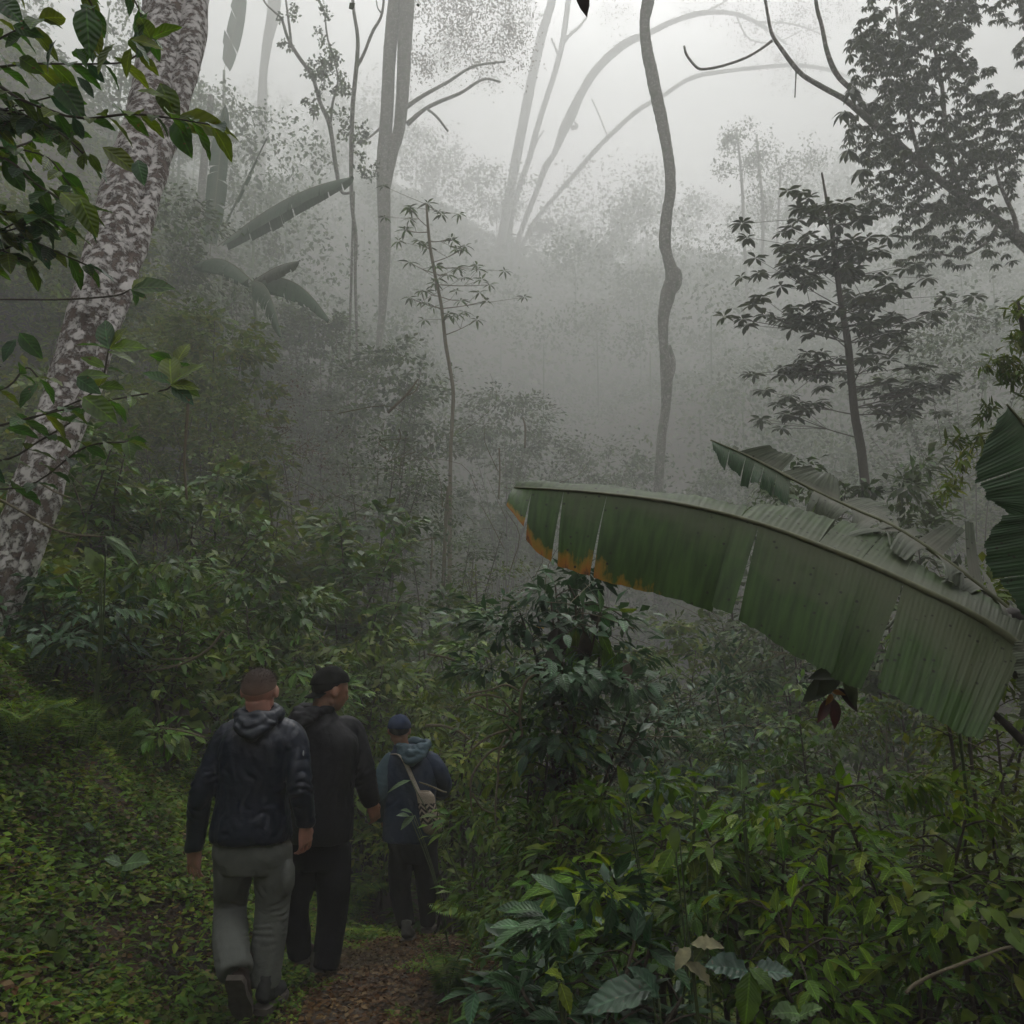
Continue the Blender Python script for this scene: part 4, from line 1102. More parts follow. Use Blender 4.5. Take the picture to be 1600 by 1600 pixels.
    tipl = [(1230, 800, 3.44), (1190, 768, 3.5), (1150, 752, 3.56), (1112, 700, 3.64)]
    banana_leaf(root, tip, tipl, None, [(0, .2, .02, .1, 1.0), (.2, .38, .0, .12, .98), (.38, .5, .03, .1, 1.05), (.5, .62, -.02, .15, 1.0), (.62, .80, 0, .1, .8), (.80, 1, 0, .1, 1.3)], None, M_BAN2, 5, arch=.02, rib=(.008, .003))
    # 3. two half leaves at the right edge
    mid3 = [(1700, 1000, 2.9), (1690, 880, 2.9), (1655, 760, 2.88), (1610, 680, 2.86), (1572, 632, 2.84)]
    low3 = [(1640, 1000, 2.8), (1560, 815, 2.76), (1524, 780, 2.74), (1518, 730, 2.76), (1552, 655, 2.8)]
    banana_leaf(root, mid3, low3, None, [(.0, .62, .02, .0, 1.0), (.62, 1.0, .0, .03, 1.0)], None, M_BAN2, 6, arch=.03, rib=(.012, .004))
    mid4 = [(1720, 1040, 2.8), (1690, 980, 2.78), (1660, 890, 2.75), (1640, 830, 2.73), (1625, 800, 2.72)]
    low4 = [(1650, 1050, 2.75), (1600, 985, 2.7), (1545, 905, 2.68), (1532, 850, 2.68), (1560, 805, 2.7)]
    banana_leaf(root, mid4, low4, None, [(0, .5, .02, 0, 1.0), (.5, 1, .0, .02, 1.0)], None, M_BAN2, 7, arch=.03, rib=(.012, .004))
    # 4. folded grey leaf hanging at the lower right edge
    mid5 = [(1590, 1010, 2.65), (1640, 1060, 2.6), (1660, 1120, 2.58), (1655, 1200, 2.58)]
    low5 = [(1562, 1008, 2.6), (1568, 1070, 2.52), (1580, 1130, 2.5), (1588, 1195, 2.5)]
    banana_leaf(root, mid5, low5, None, [(0, .5, .01, 0, 1.0), (.5, 1, .0, .02, 1.0)], None, M_BANG, 8, arch=.05, rib=(.012, .004))
    st2 = MB(); 
    for pts in ([(1560, 985, 16, 2.9), (1580, 970, 44, 2.95), (1590, 1010, 36, 2.95), (1600, 1060, 30, 2.95)], [(1548, 1110, 8, 2.85), (1570, 1130, 12, 2.85), (1600, 1160, 14, 2.85)]):
        pix_tube(st2, pts, 2.9, 9, .03, 5)
    st2.build('leaf_sheath', plain_mat('dry_sheath', (.06, .05, .045), rough=.7, var=.4), root)
near_banana()

# dark red heliconia bract hanging under the great leaf
def red_bract():
    c = P(1300, 1060, 3.0); zg = float(height(c.x, c.y))
    root = thing('heliconia', 'dark red and yellow hanging flower with small leaves under the banana leaf', 'flower', (c.x, c.y, zg))
    mb = MB(); mb.add(*tube(catmull([(c.x + .9, c.y + .8, float(height(c.x + .9, c.y + .8)) - .1), tuple(P(1480, 1010, 3.5)), tuple(P(1380, 985, 3.25)), tuple(P(1325, 1035, 3.02)), tuple(P(1300, 1075, 3.0))], 20), np.linspace(.008, .003, 20), 6)); mb.build('stem', M_STEMG, root)
    mr = plain_mat('dark_red_bract', (.09, .012, .008), rough=.4, var=.4); my = plain_mat('yellow_bract', (.40, .17, .015), rough=.4)
    g = np.random.default_rng(1)
    o = P(1302, 1092, 3.0)
    for (px, py, ex, ey, m, s) in ((1300, 1088, 1306, 1128, mr, .11), (1296, 1090, 1280, 1128, mr, .09), (1310, 1075, 1342, 1110, M_DEAD, .10), (1298, 1080, 1318, 1084, my, .05), (1300, 1084, 1292, 1100, my, .05)):
        a, b = P(px, py, 2.98), P(ex, ey, 2.95)
        leaf_objects('bract', leaf_shape(.4, 4, .3, .2), [tuple(a)], [tuple(b - a)], [(0, -1, .3)], [max(s, (b - a).length)], m, root, name='bract')
    for (px, py, ex, ey, s) in ((1318, 1052, 1262, 1050, .13), (1316, 1054, 1235, 1098, .17), (1314, 1056, 1275, 1082, .12), (1318, 1056, 1342, 1100, .11)):
        a, b = P(px, py, 2.98), P(ex, ey, 2.93)
        leaf_objects('ovate', L_OVATE, [tuple(a)], [tuple(b - a)], [(0, -.8, .7)], [s], M_DARK, root)
red_bract()

def far_wood():
    """Crowns and trunks of the wooded hillside, too faint to tell one from another."""
    g = np.random.default_rng(91); V = []; mb = MB()
    PO, D, U, S = [], [], [], []
    for k in range(230):
        y = 50 + 250 * g.random() ** 1.3; x = g.uniform(-.62, .62) * (y + 12); z = float(height(x, y))
        hh = g.uniform(3.4, 10.5) * (y + 28) / 90; r = hh * g.uniform(.3, .5); n = 420
        c = np.array([x, y, z + hh])
        q = unit(rv(g, 12)) * r * g.uniform(.4, 1, (12, 1)) * np.array([1, 1, .7]); i = g.integers(0, 12, n)
        PO.append(c + q[i] + rv(g, n, r * .22)); D.append(rv(g, n)); U.append(rv(g, n, .5) + np.array([0, 0, 1.0])); S.append(g.uniform(.2, .55, n) * (y + 28) / 90)
        mb.add(*tube([(x, y, z - .3), (x + g.normal(0, .2), y, z + hh * .9)], [.16, .07], 4, cap=False))
    V, Q = place(L_TINY, np.concatenate(PO), np.concatenate(D), np.concatenate(U), np.concatenate(S))
    me = raw_mesh('far_wood', np.concatenate([V] + mb.V), np.concatenate([Q, np.concatenate(mb.Q) + len(V)]), False)
    tag(link('far_wood', me, M_HILL), kind='stuff', label='wood of small trees covering the far hillside in the mist')
far_wood()
# ------------------------------------------------------------------ bushes
CO, LO, WV, RO = ('ovate', L_OVATE), ('long', L_LONG), ('wavy', L_WAVY), ('round', L_ROUND)
def B(name, label, cat, px, py, d, wd, sh, mat, leaf, seed, **k):
    return shrub_to(name, label, cat, px, py, d, wd, sh[1], sh[0], mat, leaf, seed, **k)

ml = 'coffee bushes behind the walkers'
# middle left, behind the bank
B('coffee_bush', 'tall dark glossy bush beside the foot of the leaning trunk', 'bush', 150, 640, 7.4, .8, CO, M_COFFEE, .12, 101, group=ml, n_stem=8, n_obj=90, per=14, spacing=.06)
B('coffee_bush', 'dark glossy bush between the leaning trunk and the walkers, above the bank', 'bush', 330, 730, 7.8, .9, CO, M_COFFEE, .11, 102, group=ml, n_stem=9, n_obj=90, per=15, spacing=.06)
B('coffee_bush', 'bush with a spiky tuft of narrow leaves above the shaved-headed walker', 'bush', 440, 700, 8.6, .9, LO, M_OLIVE, .13, 103, group=ml, n_stem=9, n_obj=90, per=14, spacing=.055)
B('coffee_bush', 'dense bush with glossy horizontal leaves above the black cap', 'bush', 550, 760, 8.3, .95, LO, M_COFFEE, .12, 104, group=ml, n_stem=10, n_obj=110, per=15, spacing=.05)
B('coffee_bush', 'low dark bush directly behind the two walkers in front', 'bush', 400, 880, 7.0, .8, CO, M_COFFEE, .10, 105, group=ml, n_stem=9, n_obj=110, per=14, spacing=.055)
B('coffee_bush', 'leafy bush filling the gap between black cap and navy cap', 'bush', 560, 960, 7.6, .75, CO, M_OLIVE, .09, 106, group=ml, n_stem=10, n_obj=110, per=14, spacing=.05)
B('coffee_bush', 'dark hollow bush at the top edge of the bank, left of the walkers', 'bush', 250, 880, 6.4, .7, CO, M_COFFEE, .10, 107, group=ml, n_stem=9, n_obj=110, per=13, spacing=.06)
B('coffee_bush', 'broad leaved bush under the leaning trunk at the top of the bank', 'bush', 90, 900, 6.0, .55, CO, M_BLUE, .12, 108, group=ml, n_stem=7, n_obj=80, per=10, spacing=.07)
B('bush', 'reddish dry bush fading into the mist above the coffee bushes', 'bush', 470, 590, 10.8, 1.0, CO, M_RUST, .06, 109, n_stem=9, n_obj=0, per=16, spacing=.05)
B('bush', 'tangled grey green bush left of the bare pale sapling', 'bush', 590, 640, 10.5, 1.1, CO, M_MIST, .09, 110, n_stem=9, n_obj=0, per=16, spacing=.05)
B('bush', 'olive bush in haze right of the big trunk, below the drooping banana leaves', 'bush', 300, 590, 9.8, 1.2, CO, M_OLIVE, .09, 111, n_stem=10, n_obj=0, per=16, spacing=.055)
B('bush', 'hazy leafy bush behind the leaning trunk at the left edge', 'bush', 30, 540, 9.5, 1.4, CO, M_OLIVE, .10, 112, n_stem=10, n_obj=0, per=16, spacing=.055)
hz = 'dim leafy thickets of the misty left slope'
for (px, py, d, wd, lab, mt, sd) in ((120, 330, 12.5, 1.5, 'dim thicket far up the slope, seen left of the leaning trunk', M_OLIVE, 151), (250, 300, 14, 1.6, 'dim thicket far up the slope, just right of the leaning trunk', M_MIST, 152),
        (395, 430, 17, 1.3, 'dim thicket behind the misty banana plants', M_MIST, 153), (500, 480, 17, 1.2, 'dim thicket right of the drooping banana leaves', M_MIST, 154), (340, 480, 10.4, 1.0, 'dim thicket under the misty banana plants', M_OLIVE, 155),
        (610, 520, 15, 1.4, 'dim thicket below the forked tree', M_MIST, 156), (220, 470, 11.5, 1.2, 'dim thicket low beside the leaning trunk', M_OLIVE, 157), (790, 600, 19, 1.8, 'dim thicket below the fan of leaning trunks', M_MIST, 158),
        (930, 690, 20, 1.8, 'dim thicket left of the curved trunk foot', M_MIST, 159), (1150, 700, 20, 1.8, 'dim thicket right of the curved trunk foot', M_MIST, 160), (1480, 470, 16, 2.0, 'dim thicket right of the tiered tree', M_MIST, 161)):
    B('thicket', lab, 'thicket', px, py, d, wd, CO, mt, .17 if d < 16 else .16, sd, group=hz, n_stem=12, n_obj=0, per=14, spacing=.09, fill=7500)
B('bush', 'hazy green bush filling the hollow just under the middle of the banana leaf', 'bush', 1050, 950, 9.0, .9, CO, M_OLIVE, .085, 162, n_stem=10, n_obj=0, per=14, spacing=.06)
B('bush', 'hazy green bush in the hollow left of the red hanging flower', 'bush', 1200, 1000, 8.6, .9, CO, M_COFFEE, .085, 163, n_stem=10, n_obj=0, per=14, spacing=.06)
B('bush', 'hazy bush around the bare pale sapling', 'bush', 700, 770, 10.4, 1.1, CO, M_MIST, .085, 113, n_stem=10, n_obj=0, per=16, spacing=.05)
B('bush', 'hazy fine leaved bush by the tip of the great banana leaf', 'bush', 770, 850, 9.6, .9, CO, M_OLIVE, .07, 114, n_stem=10, n_obj=0, per=16, spacing=.05)
B('bush', 'dim green bush above the navy cap in light haze', 'bush', 660, 900, 8.6, .9, CO, M_COFFEE, .09, 115, n_stem=9, n_obj=60, per=15, spacing=.05)
B('bush', 'broad dark leaves beyond the vine tangle, right of the navy cap', 'bush', 760, 990, 7.4, .8, CO, M_COFFEE, .11, 116, n_stem=9, n_obj=110, per=13, spacing=.06)
B('bush', 'low olive bush hugging the path edge behind the last walker', 'bush', 700, 1080, 7.0, .6, CO, M_OLIVE, .075, 117, n_stem=9, n_obj=100, per=12, spacing=.05)
B('bush', 'small leaved bush left of the navy capped walker, beyond the path', 'bush', 590, 1130, 7.3, .45, CO, M_OLIVE, .06, 118, n_stem=9, n_obj=100, per=10, spacing=.05)

# centre thicket under the banana leaf
B('bush', 'dark bush with broad bluish leaves under the tip of the banana leaf', 'bush', 905, 870, 5.1, .58, CO, M_BLUE, .125, 121, n_stem=12, n_obj=250, per=10, spacing=.08, low=.45, fill=1100, t_from=.5)
B('bush', 'dark tangled bush right of the hanging vines', 'bush', 870, 1080, 5.0, .5, CO, M_COFFEE, .10, 122, n_stem=9, n_obj=150, per=13, spacing=.06)
B('bush', 'dark bluish bush standing in the hazy hollow under the banana leaf', 'bush', 1110, 990, 7.2, .7, CO, M_BLUE, .085, 123, n_stem=10, n_obj=120, per=15, spacing=.055)
B('bush', 'greyish bush left of the hollow, behind the broad leaved bush', 'bush', 990, 1010, 7.6, .7, CO, M_MIST, .085, 124, n_stem=9, n_obj=60, per=14, spacing=.055)
B('bush', 'dim dark bush below the red hanging flower', 'bush', 1240, 1060, 6.4, .8, CO, M_COFFEE, .075, 125, n_stem=10, n_obj=120, per=15, spacing=.055)
B('bush', 'olive bush in the hollow at the far right under the banana leaf', 'bush', 1420, 1080, 6.0, .9, CO, M_OLIVE, .08, 126, n_stem=10, n_obj=80, per=15, spacing=.055)
B('bush', 'hazy pale bush beyond the torn banana leaf', 'bush', 1400, 690, 7.8, .8, LO, M_MIST, .11, 127, n_stem=9, n_obj=40, per=14, spacing=.055)
B('bush', 'grey leafy bush at the foot of the tiered tree', 'bush', 1240, 690, 8.2, .8, LO, M_MIST, .10, 128, n_stem=9, n_obj=40, per=14, spacing=.055)
B('bush', 'yellow green bush between the torn leaf and the right edge', 'bush', 1500, 830, 4.6, .45, CO, M_OLIVE, .09, 129, n_stem=8, n_obj=90, per=12, spacing=.06)
B('bush', 'hazy bush behind the great banana leaf, left of the tiered tree', 'bush', 1150, 760, 9.5, 1.2, CO, M_MIST, .09, 130, n_stem=10, n_obj=0, per=15, spacing=.055)

# right foreground
rf = 'green bushes in the right foreground'
B('bush', 'bright green bush left in the foreground, with upright yellowish tips', 'bush', 1000, 1210, 3.9, .40, CO, M_FRESH, 0.125, 131, group=rf, t_from=.62, fill=420, low=0.55, n_stem=10, n_obj=180, per=10, spacing=.065, droop=.05)
B('bush', 'deep green bush in the foreground middle, just above the dark hollow', 'bush', 1150, 1250, 3.5, .34, CO, M_COFFEE, .095, 132, group=rf, t_from=.62, fill=420, low=0.55, n_stem=9, n_obj=180, per=9, spacing=.06, droop=.05)
B('bush', 'tall bright green bush below the folded end of the banana leaf', 'bush', 1370, 1180, 3.1, .42, CO, M_FRESH, 0.089, 133, group=rf, t_from=.74, fill=260, low=.72, n_stem=10, n_obj=200, per=10, spacing=.06, droop=.1)
B('bush', 'olive green bush at the right edge under the banana stem', 'bush', 1540, 1170, 3.0, .40, CO, M_OLIVE, 0.089, 134, group=rf, t_from=.74, fill=210, low=.72, n_stem=9, n_obj=180, per=10, spacing=.06)
B('bush', 'low fresh green sprigs hanging over the dark hollow', 'bush', 1290, 1340, 2.9, .30, CO, M_FRESH, 0.084, 135, group=rf, t_from=.74, fill=70, low=.72, n_stem=7, n_obj=140, per=7, spacing=.07, droop=.3)
B('bush', 'dark leaved bush at the lower right edge, half in shade', 'bush', 1540, 1330, 2.9, .35, CO, M_COFFEE, .075, 136, t_from=.7, fill=160, low=0.5, n_stem=8, n_obj=160, per=9, spacing=.06)
B('bush', 'small dark leaved bush left of the bright green ones', 'bush', 890, 1240, 4.3, .40, CO, M_COFFEE, .085, 137, n_stem=10, n_obj=160, per=10, spacing=.055)
B('bush', 'low bluish leaved bush in front of the hollow, bottom centre', 'bush', 930, 1390, 3.0, .34, CO, M_BLUE, .12, 138, fill=420, low=0.2, n_stem=10, n_obj=160, per=8, spacing=.075, droop=.1)
B('bush', 'leafy dark bush beside the path at the bottom, left of the bluish one', 'bush', 850, 1450, 3.4, .22, CO, M_COFFEE, .09, 139, n_stem=8, n_obj=120, per=7, spacing=.06)
B('bush', 'dim sparse bush in the dark corner, bottom right', 'bush', 1450, 1480, 2.8, .45, CO, M_COFFEE, .055, 140, t_from=.5, fill=120, low=0.2, n_stem=8, n_obj=120, per=8, spacing=.06)
B('bush', 'dark little bush along the path opposite the last walker', 'bush', 850, 1300, 4.7, .22, CO, M_COFFEE, .075, 141, n_stem=9, n_obj=120, per=9, spacing=.055)
B('bush', 'small leaved bush in the shaded hollow behind the bright bushes', 'bush', 1180, 1180, 4.8, .6, CO, M_OLIVE, .06, 142, fill=400, low=0.3, n_stem=9, n_obj=120, per=11, spacing=.055)
B('bush', 'deep green bush behind the fresh green ones, right of centre', 'bush', 1330, 1240, 3.7, .5, CO, M_COFFEE, .08, 143, fill=260, low=0.4, n_stem=9, n_obj=120, per=11, spacing=.055)

# single plants with a few big leaves: (leaf foot px, py, leaf tip px, py, distance, width factor)
def ground_distance(px, py):
    """How far ahead the ground lies under a pixel."""
    for d in np.arange(2.2, 12, .02):
        q = P(px, py, d)
        if q.z < height(q.x, q.y) + .02: return float(d)
    return 6.0
def leaf_plant(name, label, leaves, d, mat, shape, key, seed, stem_r=.005, cat='plant', root_px=None):
    if d is None:
        d = ground_distance(sum(l[0] for l in leaves) / len(leaves), max(l[1] for l in leaves) + 14)
    g = np.random.default_rng(seed)
    fx = sum(l[0] for l in leaves) / len(leaves); fy = max(l[1] for l in leaves)
    c = P(*(root_px or (fx, fy + 40)), d); zg = float(height(c.x, c.y))
    root = thing(name, label, cat, (c.x, c.y, zg))
    mb = MB()
    for l in leaves:
        a = P(l[0], l[1], d + (l[4] if len(l) > 4 else 0)); b = P(l[2], l[3], d - .05 + (l[4] if len(l) > 4 else 0))
        k = catmull([(c.x + g.normal(0, .01), c.y, zg - .05), ((c.x + a.x) / 2 + .02, (c.y + a.y) / 2, (zg + a.z) / 2 + .03), tuple(a)], 8)
        mb.add(*tube(k, np.linspace(stem_r, stem_r * .6, 8), 5))
        up = l[5] if len(l) > 5 else (0, -.55, .85)
        leaf_objects(key, shape, [tuple(a)], [tuple(b - a)], [up], [(b - a).length], mat, root)
    mb.build('stem', M_STEMG, root)
    return root
WIDE = leaf_shape(.5, 12, .16, .3, wave=.22, lobes=.6); WIDER = leaf_shape(.62, 12, .14, .25, wave=.25, lobes=.6)
M_BIGBLUE = leaf_mat('big_blue_grey_leaf', [(.04, .085, .055), (.05, .10, .06)], rough=.4, trans=.12, spots=.10, spotcol=(.12, .10, .07), vein=7)
M_RIBBED = leaf_mat('ribbed_lime_leaf', [(.09, .17, .02), (.07, .14, .02)], rough=.4, trans=.35, vein=14)
M_PALE = leaf_mat('pale_leaf', [(.09, .17, .06), (.12, .19, .08)], rough=.45, trans=.3, vein=6)
leaf_plant('broad_leaved_plant', 'large blue grey ragged leaf at the bottom edge among the dark bushes', [(1020, 1545, 915, 1560), (1030, 1560, 1000, 1508)], 2.5, M_BIGBLUE, WIDE, 'wide', 1)
leaf_plant('broad_leaved_plant', 'pair of wide blue grey leaves held flat above the ribbed lime leaf', [(1172, 1520, 1112, 1498), (1172, 1520, 1233, 1512)], 2.5, M_BIGBLUE, WIDER, 'wider', 2)
leaf_plant('broad_leaved_plant', 'drooping ribbed lime green leaf at the bottom edge', [(1172, 1515, 1166, 1605), (1170, 1512, 1215, 1545)], 2.42, M_RIBBED, WIDE, 'wide', 3, root_px=(1185, 1610))
leaf_plant('broad_leaved_plant', 'small plant with one bright oval leaf hanging left of the blue grey leaf', [(875, 1535, 893, 1580), (872, 1535, 848, 1548), (880, 1530, 862, 1512)], 2.6, M_FRESH, WIDE, 'wide', 4)
leaf_plant('broad_leaved_plant', 'pale rounded leaf pair standing out on the mossy bank', [(192, 1352, 228, 1340), (195, 1352, 172, 1388), (190, 1350, 166, 1338)], None, M_PALE, L_ROUND, 'round', 5)
leaf_plant('broad_leaved_plant', 'small round leaf above the pale leaf pair on the bank', [(148, 1300, 156, 1278), (148, 1300, 134, 1285)], None, M_PALE, L_ROUND, 'round', 6)
leaf_plant('broad_leaved_plant', 'cluster of oval leaves low on the bank at the left', [(95, 1470, 100, 1440), (92, 1475, 68, 1455), (98, 1480, 88, 1505), (60, 1480, 40, 1462), (60, 1480, 66, 1455), (30, 1470, 12, 1450)], None, M_OLIVE, L_ROUND, 'round', 7)
leaf_plant('broad_leaved_plant', 'curled pale dead leaves beside the blue grey leaf', [(1080, 1475, 1125, 1470), (1078, 1480, 1056, 1508), (1110, 1540, 1085, 1500)], 2.55, plain_mat('curled_dead_leaf', (.20, .19, .10), var=.4), WIDE, 'widedead', 8)
leaf_plant('broad_leaved_plant', 'pale torn leaves in the bottom right corner of the foreground', [(1250, 1585, 1215, 1575), (1248, 1590, 1275, 1568), (1245, 1595, 1222, 1610)], 2.45, M_PALE, WIDER, 'wider', 9)
leaf_plant('seedling', 'three leaved bright seedling standing at the top of the bright foreground bush', [(976, 1240, 973, 1200), (980, 1240, 1008, 1222), (1088, 1236, 1118, 1228), (1086, 1236, 1084, 1214)], 3.5, M_LIME, L_OVATE, 'ovate', 10)
leaf_plant('seedling', 'two pale upright leaves standing above the foreground bushes', [(1158, 1236, 1162, 1198), (1162, 1240, 1180, 1226), (1160, 1244, 1145, 1262)], 3.2, M_PALE, L_OVATE, 'ovate', 11)
leaf_plant('seedling', 'single yellow green leaf tilted down in the middle of the foreground bush', [(1052, 1290, 1056, 1330), (1105, 1320, 1112, 1345), (1060, 1288, 1075, 1270)], 3.1, M_LIME, L_OVATE, 'ovate', 12)

# hanging dead leaves in the centre thicket
def dead_cluster():
    g = np.random.default_rng(3)
    c = P(905, 1000, 5.0); zg = float(height(c.x, c.y))
    root = thing('dead_branch', 'snapped branch with drooping green and dead brown leaves in the centre thicket', 'branch', (c.x, c.y, zg))
    mb = MB(); pix_tube(mb, [(900, 960, 4), (915, 945, 4), (950, 950, 3), (985, 972, 2)], 5.0, 6); pix_tube(mb, [(870, 1300, 6, 5.2), (885, 1150, 5, 5.1), (900, 960, 4, 5.0), (890, 915, 3, 4.95)], 5, 6)
    mb.build('stem', M_TWIG, root)
    pos, dd = [], []
    for (px, py, ex, ey) in ((880, 985, 868, 1035), (890, 985, 885, 1050), (900, 985, 900, 1045), (912, 985, 915, 1055), (925, 985, 935, 1050), (940, 990, 950, 1060), (872, 980, 850, 1015), (935, 985, 965, 1040), (965, 1020, 968, 1075), (975, 1030, 990, 1080), (955, 1010, 958, 1080), (905, 1000, 880, 1075), (920, 960, 955, 975), (960, 945, 1000, 968), (895, 975, 905, 1030), (885, 990, 860, 1050)):
        a = P(px, py, 4.9 + g.normal(0, .1)); b = P(ex, ey, 4.9 + g.normal(0, .1)); pos.append(tuple(a)); dd.append(tuple(b - a))
    pos, dd = np.array(pos), np.array(dd); ln = np.linalg.norm(dd, axis=1) * .8; up = rv(g, len(pos), .5) + np.array([0, -1, 0]); sh = leaf_shape(.36, 5, .25, .25, wave=.2)
    k = np.arange(len(pos)) % 3 == 0
    leaf_objects('longd', sh, pos[k], dd[k], up[k], ln[k], M_DEAD, root); leaf_objects('longd', sh, pos[~k], dd[~k], up[~k], ln[~k] * .9, M_COFFEE, root)
dead_cluster()
def flower_bits(name, label, px, py, d, n, col, seed):
    g = np.random.default_rng(seed); c = P(px, py, d)
    root = thing(name, label, 'flower', tuple(c))
    m = plain_mat('petal_' + str(seed), col, rough=.5)
    pos = np.array([tuple(c)]) + rv(g, n, .012); d_ = rv(g, n); d_[:, 1] -= .6
    leaf_objects('petal', leaf_shape(.5, 2, .2, .2), pos, d_, rv(g, n), .03 * g.uniform(.6, 1.3, n), m, root, name='petal')
    mb = MB(); zg = float(height(c.x, c.y)); mb.add(*tube(catmull([(c.x + .1, c.y + .1, zg), (c.x + .06, c.y + .08, (c.z + zg) / 2), tuple(c)], 8), np.full(8, .004), 4)); mb.build('stem', M_STEMG, root)
flower_bits('yellow_flower', 'small yellow flower cluster in the thicket below the banana leaf tip', 846, 976, 5.2, 14, (.55, .33, .02), 5)

# vines and bare twigs
VN = 'pale vines looping through the thicket beside the last walker'
def vine(label, pts, d, seed, name='vine', cat='vine', mat=None, group=None, side=()):
    mb = MB(); c, r = pix_tube(mb, pts, d, 6, .05, seed)
    for s in side: pix_tube(mb, s, d, 5, .05, seed + 1)
    o = mb.build(name, mat or M_VINE)
    return tag(o, label, cat, group)
vine('pale twig arching over from the thicket above the navy cap', [(668, 1022, 3), (700, 1028, 4), (722, 1040, 4), (732, 1060, 3)], 5.25, 1, group=VN)
vine('long pale vine dropping in a loop right of the woven bag', [(838, 1052, 4), (822, 1065, 5), (814, 1090, 5), (812, 1120, 5), (815, 1150, 5), (800, 1140, 4), (785, 1125, 4)], 4.75, 2, group=VN, side=[[(812, 1080, 4), (790, 1070, 4), (765, 1078, 3), (728, 1084, 3)]])
vine('pale vine bending down from the tangle to the ground, nearest the bag', [(800, 1145, 4), (790, 1165, 4), (770, 1172, 4), (748, 1195, 4), (736, 1220, 4), (736, 1255, 3), (740, 1275, 2)], 4.65, 3, group=VN, side=[[(738, 1240, 3), (752, 1262, 3), (772, 1272, 3)]])
vine('straight pale vine hanging down to the undergrowth', [(790, 1150, 4), (780, 1175, 4), (778, 1215, 4), (775, 1245, 4), (774, 1280, 3), (782, 1298, 3)], 4.55, 4, group=VN, side=[[(778, 1226, 3), (790, 1226, 2)]])
vine('greenish vine crossing the top of the tangle', [(726, 1094, 4), (750, 1086, 4), (780, 1090, 3), (800, 1110, 4), (820, 1125, 4)], 4.75, 5, group=VN, side=[[(760, 1086, 3), (762, 1108, 2)], [(740, 1098, 3), (770, 1112, 3), (795, 1120, 3)]])
vine('arched green vine ending beside the shoulder bag wearer', [(795, 1140, 4), (770, 1148, 4), (748, 1162, 4), (727, 1182, 3)], 4.65, 6, group=VN)
vine('thick pale twig pointing left out of the thicket', [(665, 1134, 6), (690, 1134, 5), (715, 1142, 4), (735, 1156, 3)], 6.0, 7, group=VN)
vine('long bent dead stick lying across the dark bottom right corner', [(1415, 1552, 5), (1430, 1538, 6), (1465, 1520, 5), (1505, 1505, 5), (1540, 1492, 4), (1575, 1480, 4), (1640, 1470, 4)], 2.5, 8, name='stick', cat='stick')
vine('thin bare twig rising over the leaf litter in the dark hollow', [(1408, 1430, 3), (1440, 1460, 3), (1465, 1485, 3), (1478, 1505, 2)], 2.9, 9, name='twig', cat='twig')
vine('bare twigs arching out of the dark bush at the top of the bank', [(350, 985, 4), (325, 1015, 4), (290, 1035, 4), (255, 1045, 3), (190, 1052, 2)], 6.0, 10, name='twig', cat='twig', side=[[(325, 1015, 3), (300, 1028, 3), (250, 1030, 2)], [(300, 1030, 3), (270, 1040, 2), (225, 1040, 2)]])
vine('pale twig forking upward in the mist above the coffee bushes', [(606, 645, 5), (630, 622, 4), (645, 605, 3), (653, 592, 2)], 9.2, 11, name='twig', cat='twig', side=[[(636, 618, 3), (648, 612, 2), (655, 600, 2)]])
vine('thin yellowish twig with a hanging leaf crossing the pale foot of the trunk', [(0, 780, 4), (40, 803, 4), (80, 825, 4), (115, 835, 4), (150, 838, 3), (165, 838, 2)], 5.4, 12, name='twig', cat='twig')
vine('thin twig sloping across the lichen covered trunk', [(60, 752, 4), (85, 768, 3), (110, 778, 3)], 5.4, 13, name='twig', cat='twig')
vine('pale stalk standing on the right of the leaning trunk', [(292, 780, 4), (288, 720, 4), (292, 660, 5), (296, 600, 4)], 5.6, 14, name='stalk', cat='stalk')
vine('light straw lying across the bank behind the shaved-headed walker', [(250, 1137, 3), (280, 1141, 3), (320, 1152, 3)], 5.0, 15, name='straw', cat='straw')
vine('tall white stick standing in the misty hollow', [(820, 700, 3), (821, 670, 4), (817, 652, 2)], 13, 16, name='stick', cat='stick')
vine('short white stick at the left of the banana leaf tip in the mist', [(779, 780, 3), (781, 740, 3), (780, 700, 3)], 11.5, 17, name='stick', cat='stick')
vine('small leafless branch in front of the last walker', [(655, 1222, 2), (672, 1228, 3), (690, 1236, 3), (698, 1238, 2)], 5.9, 18, name='twig', cat='twig')

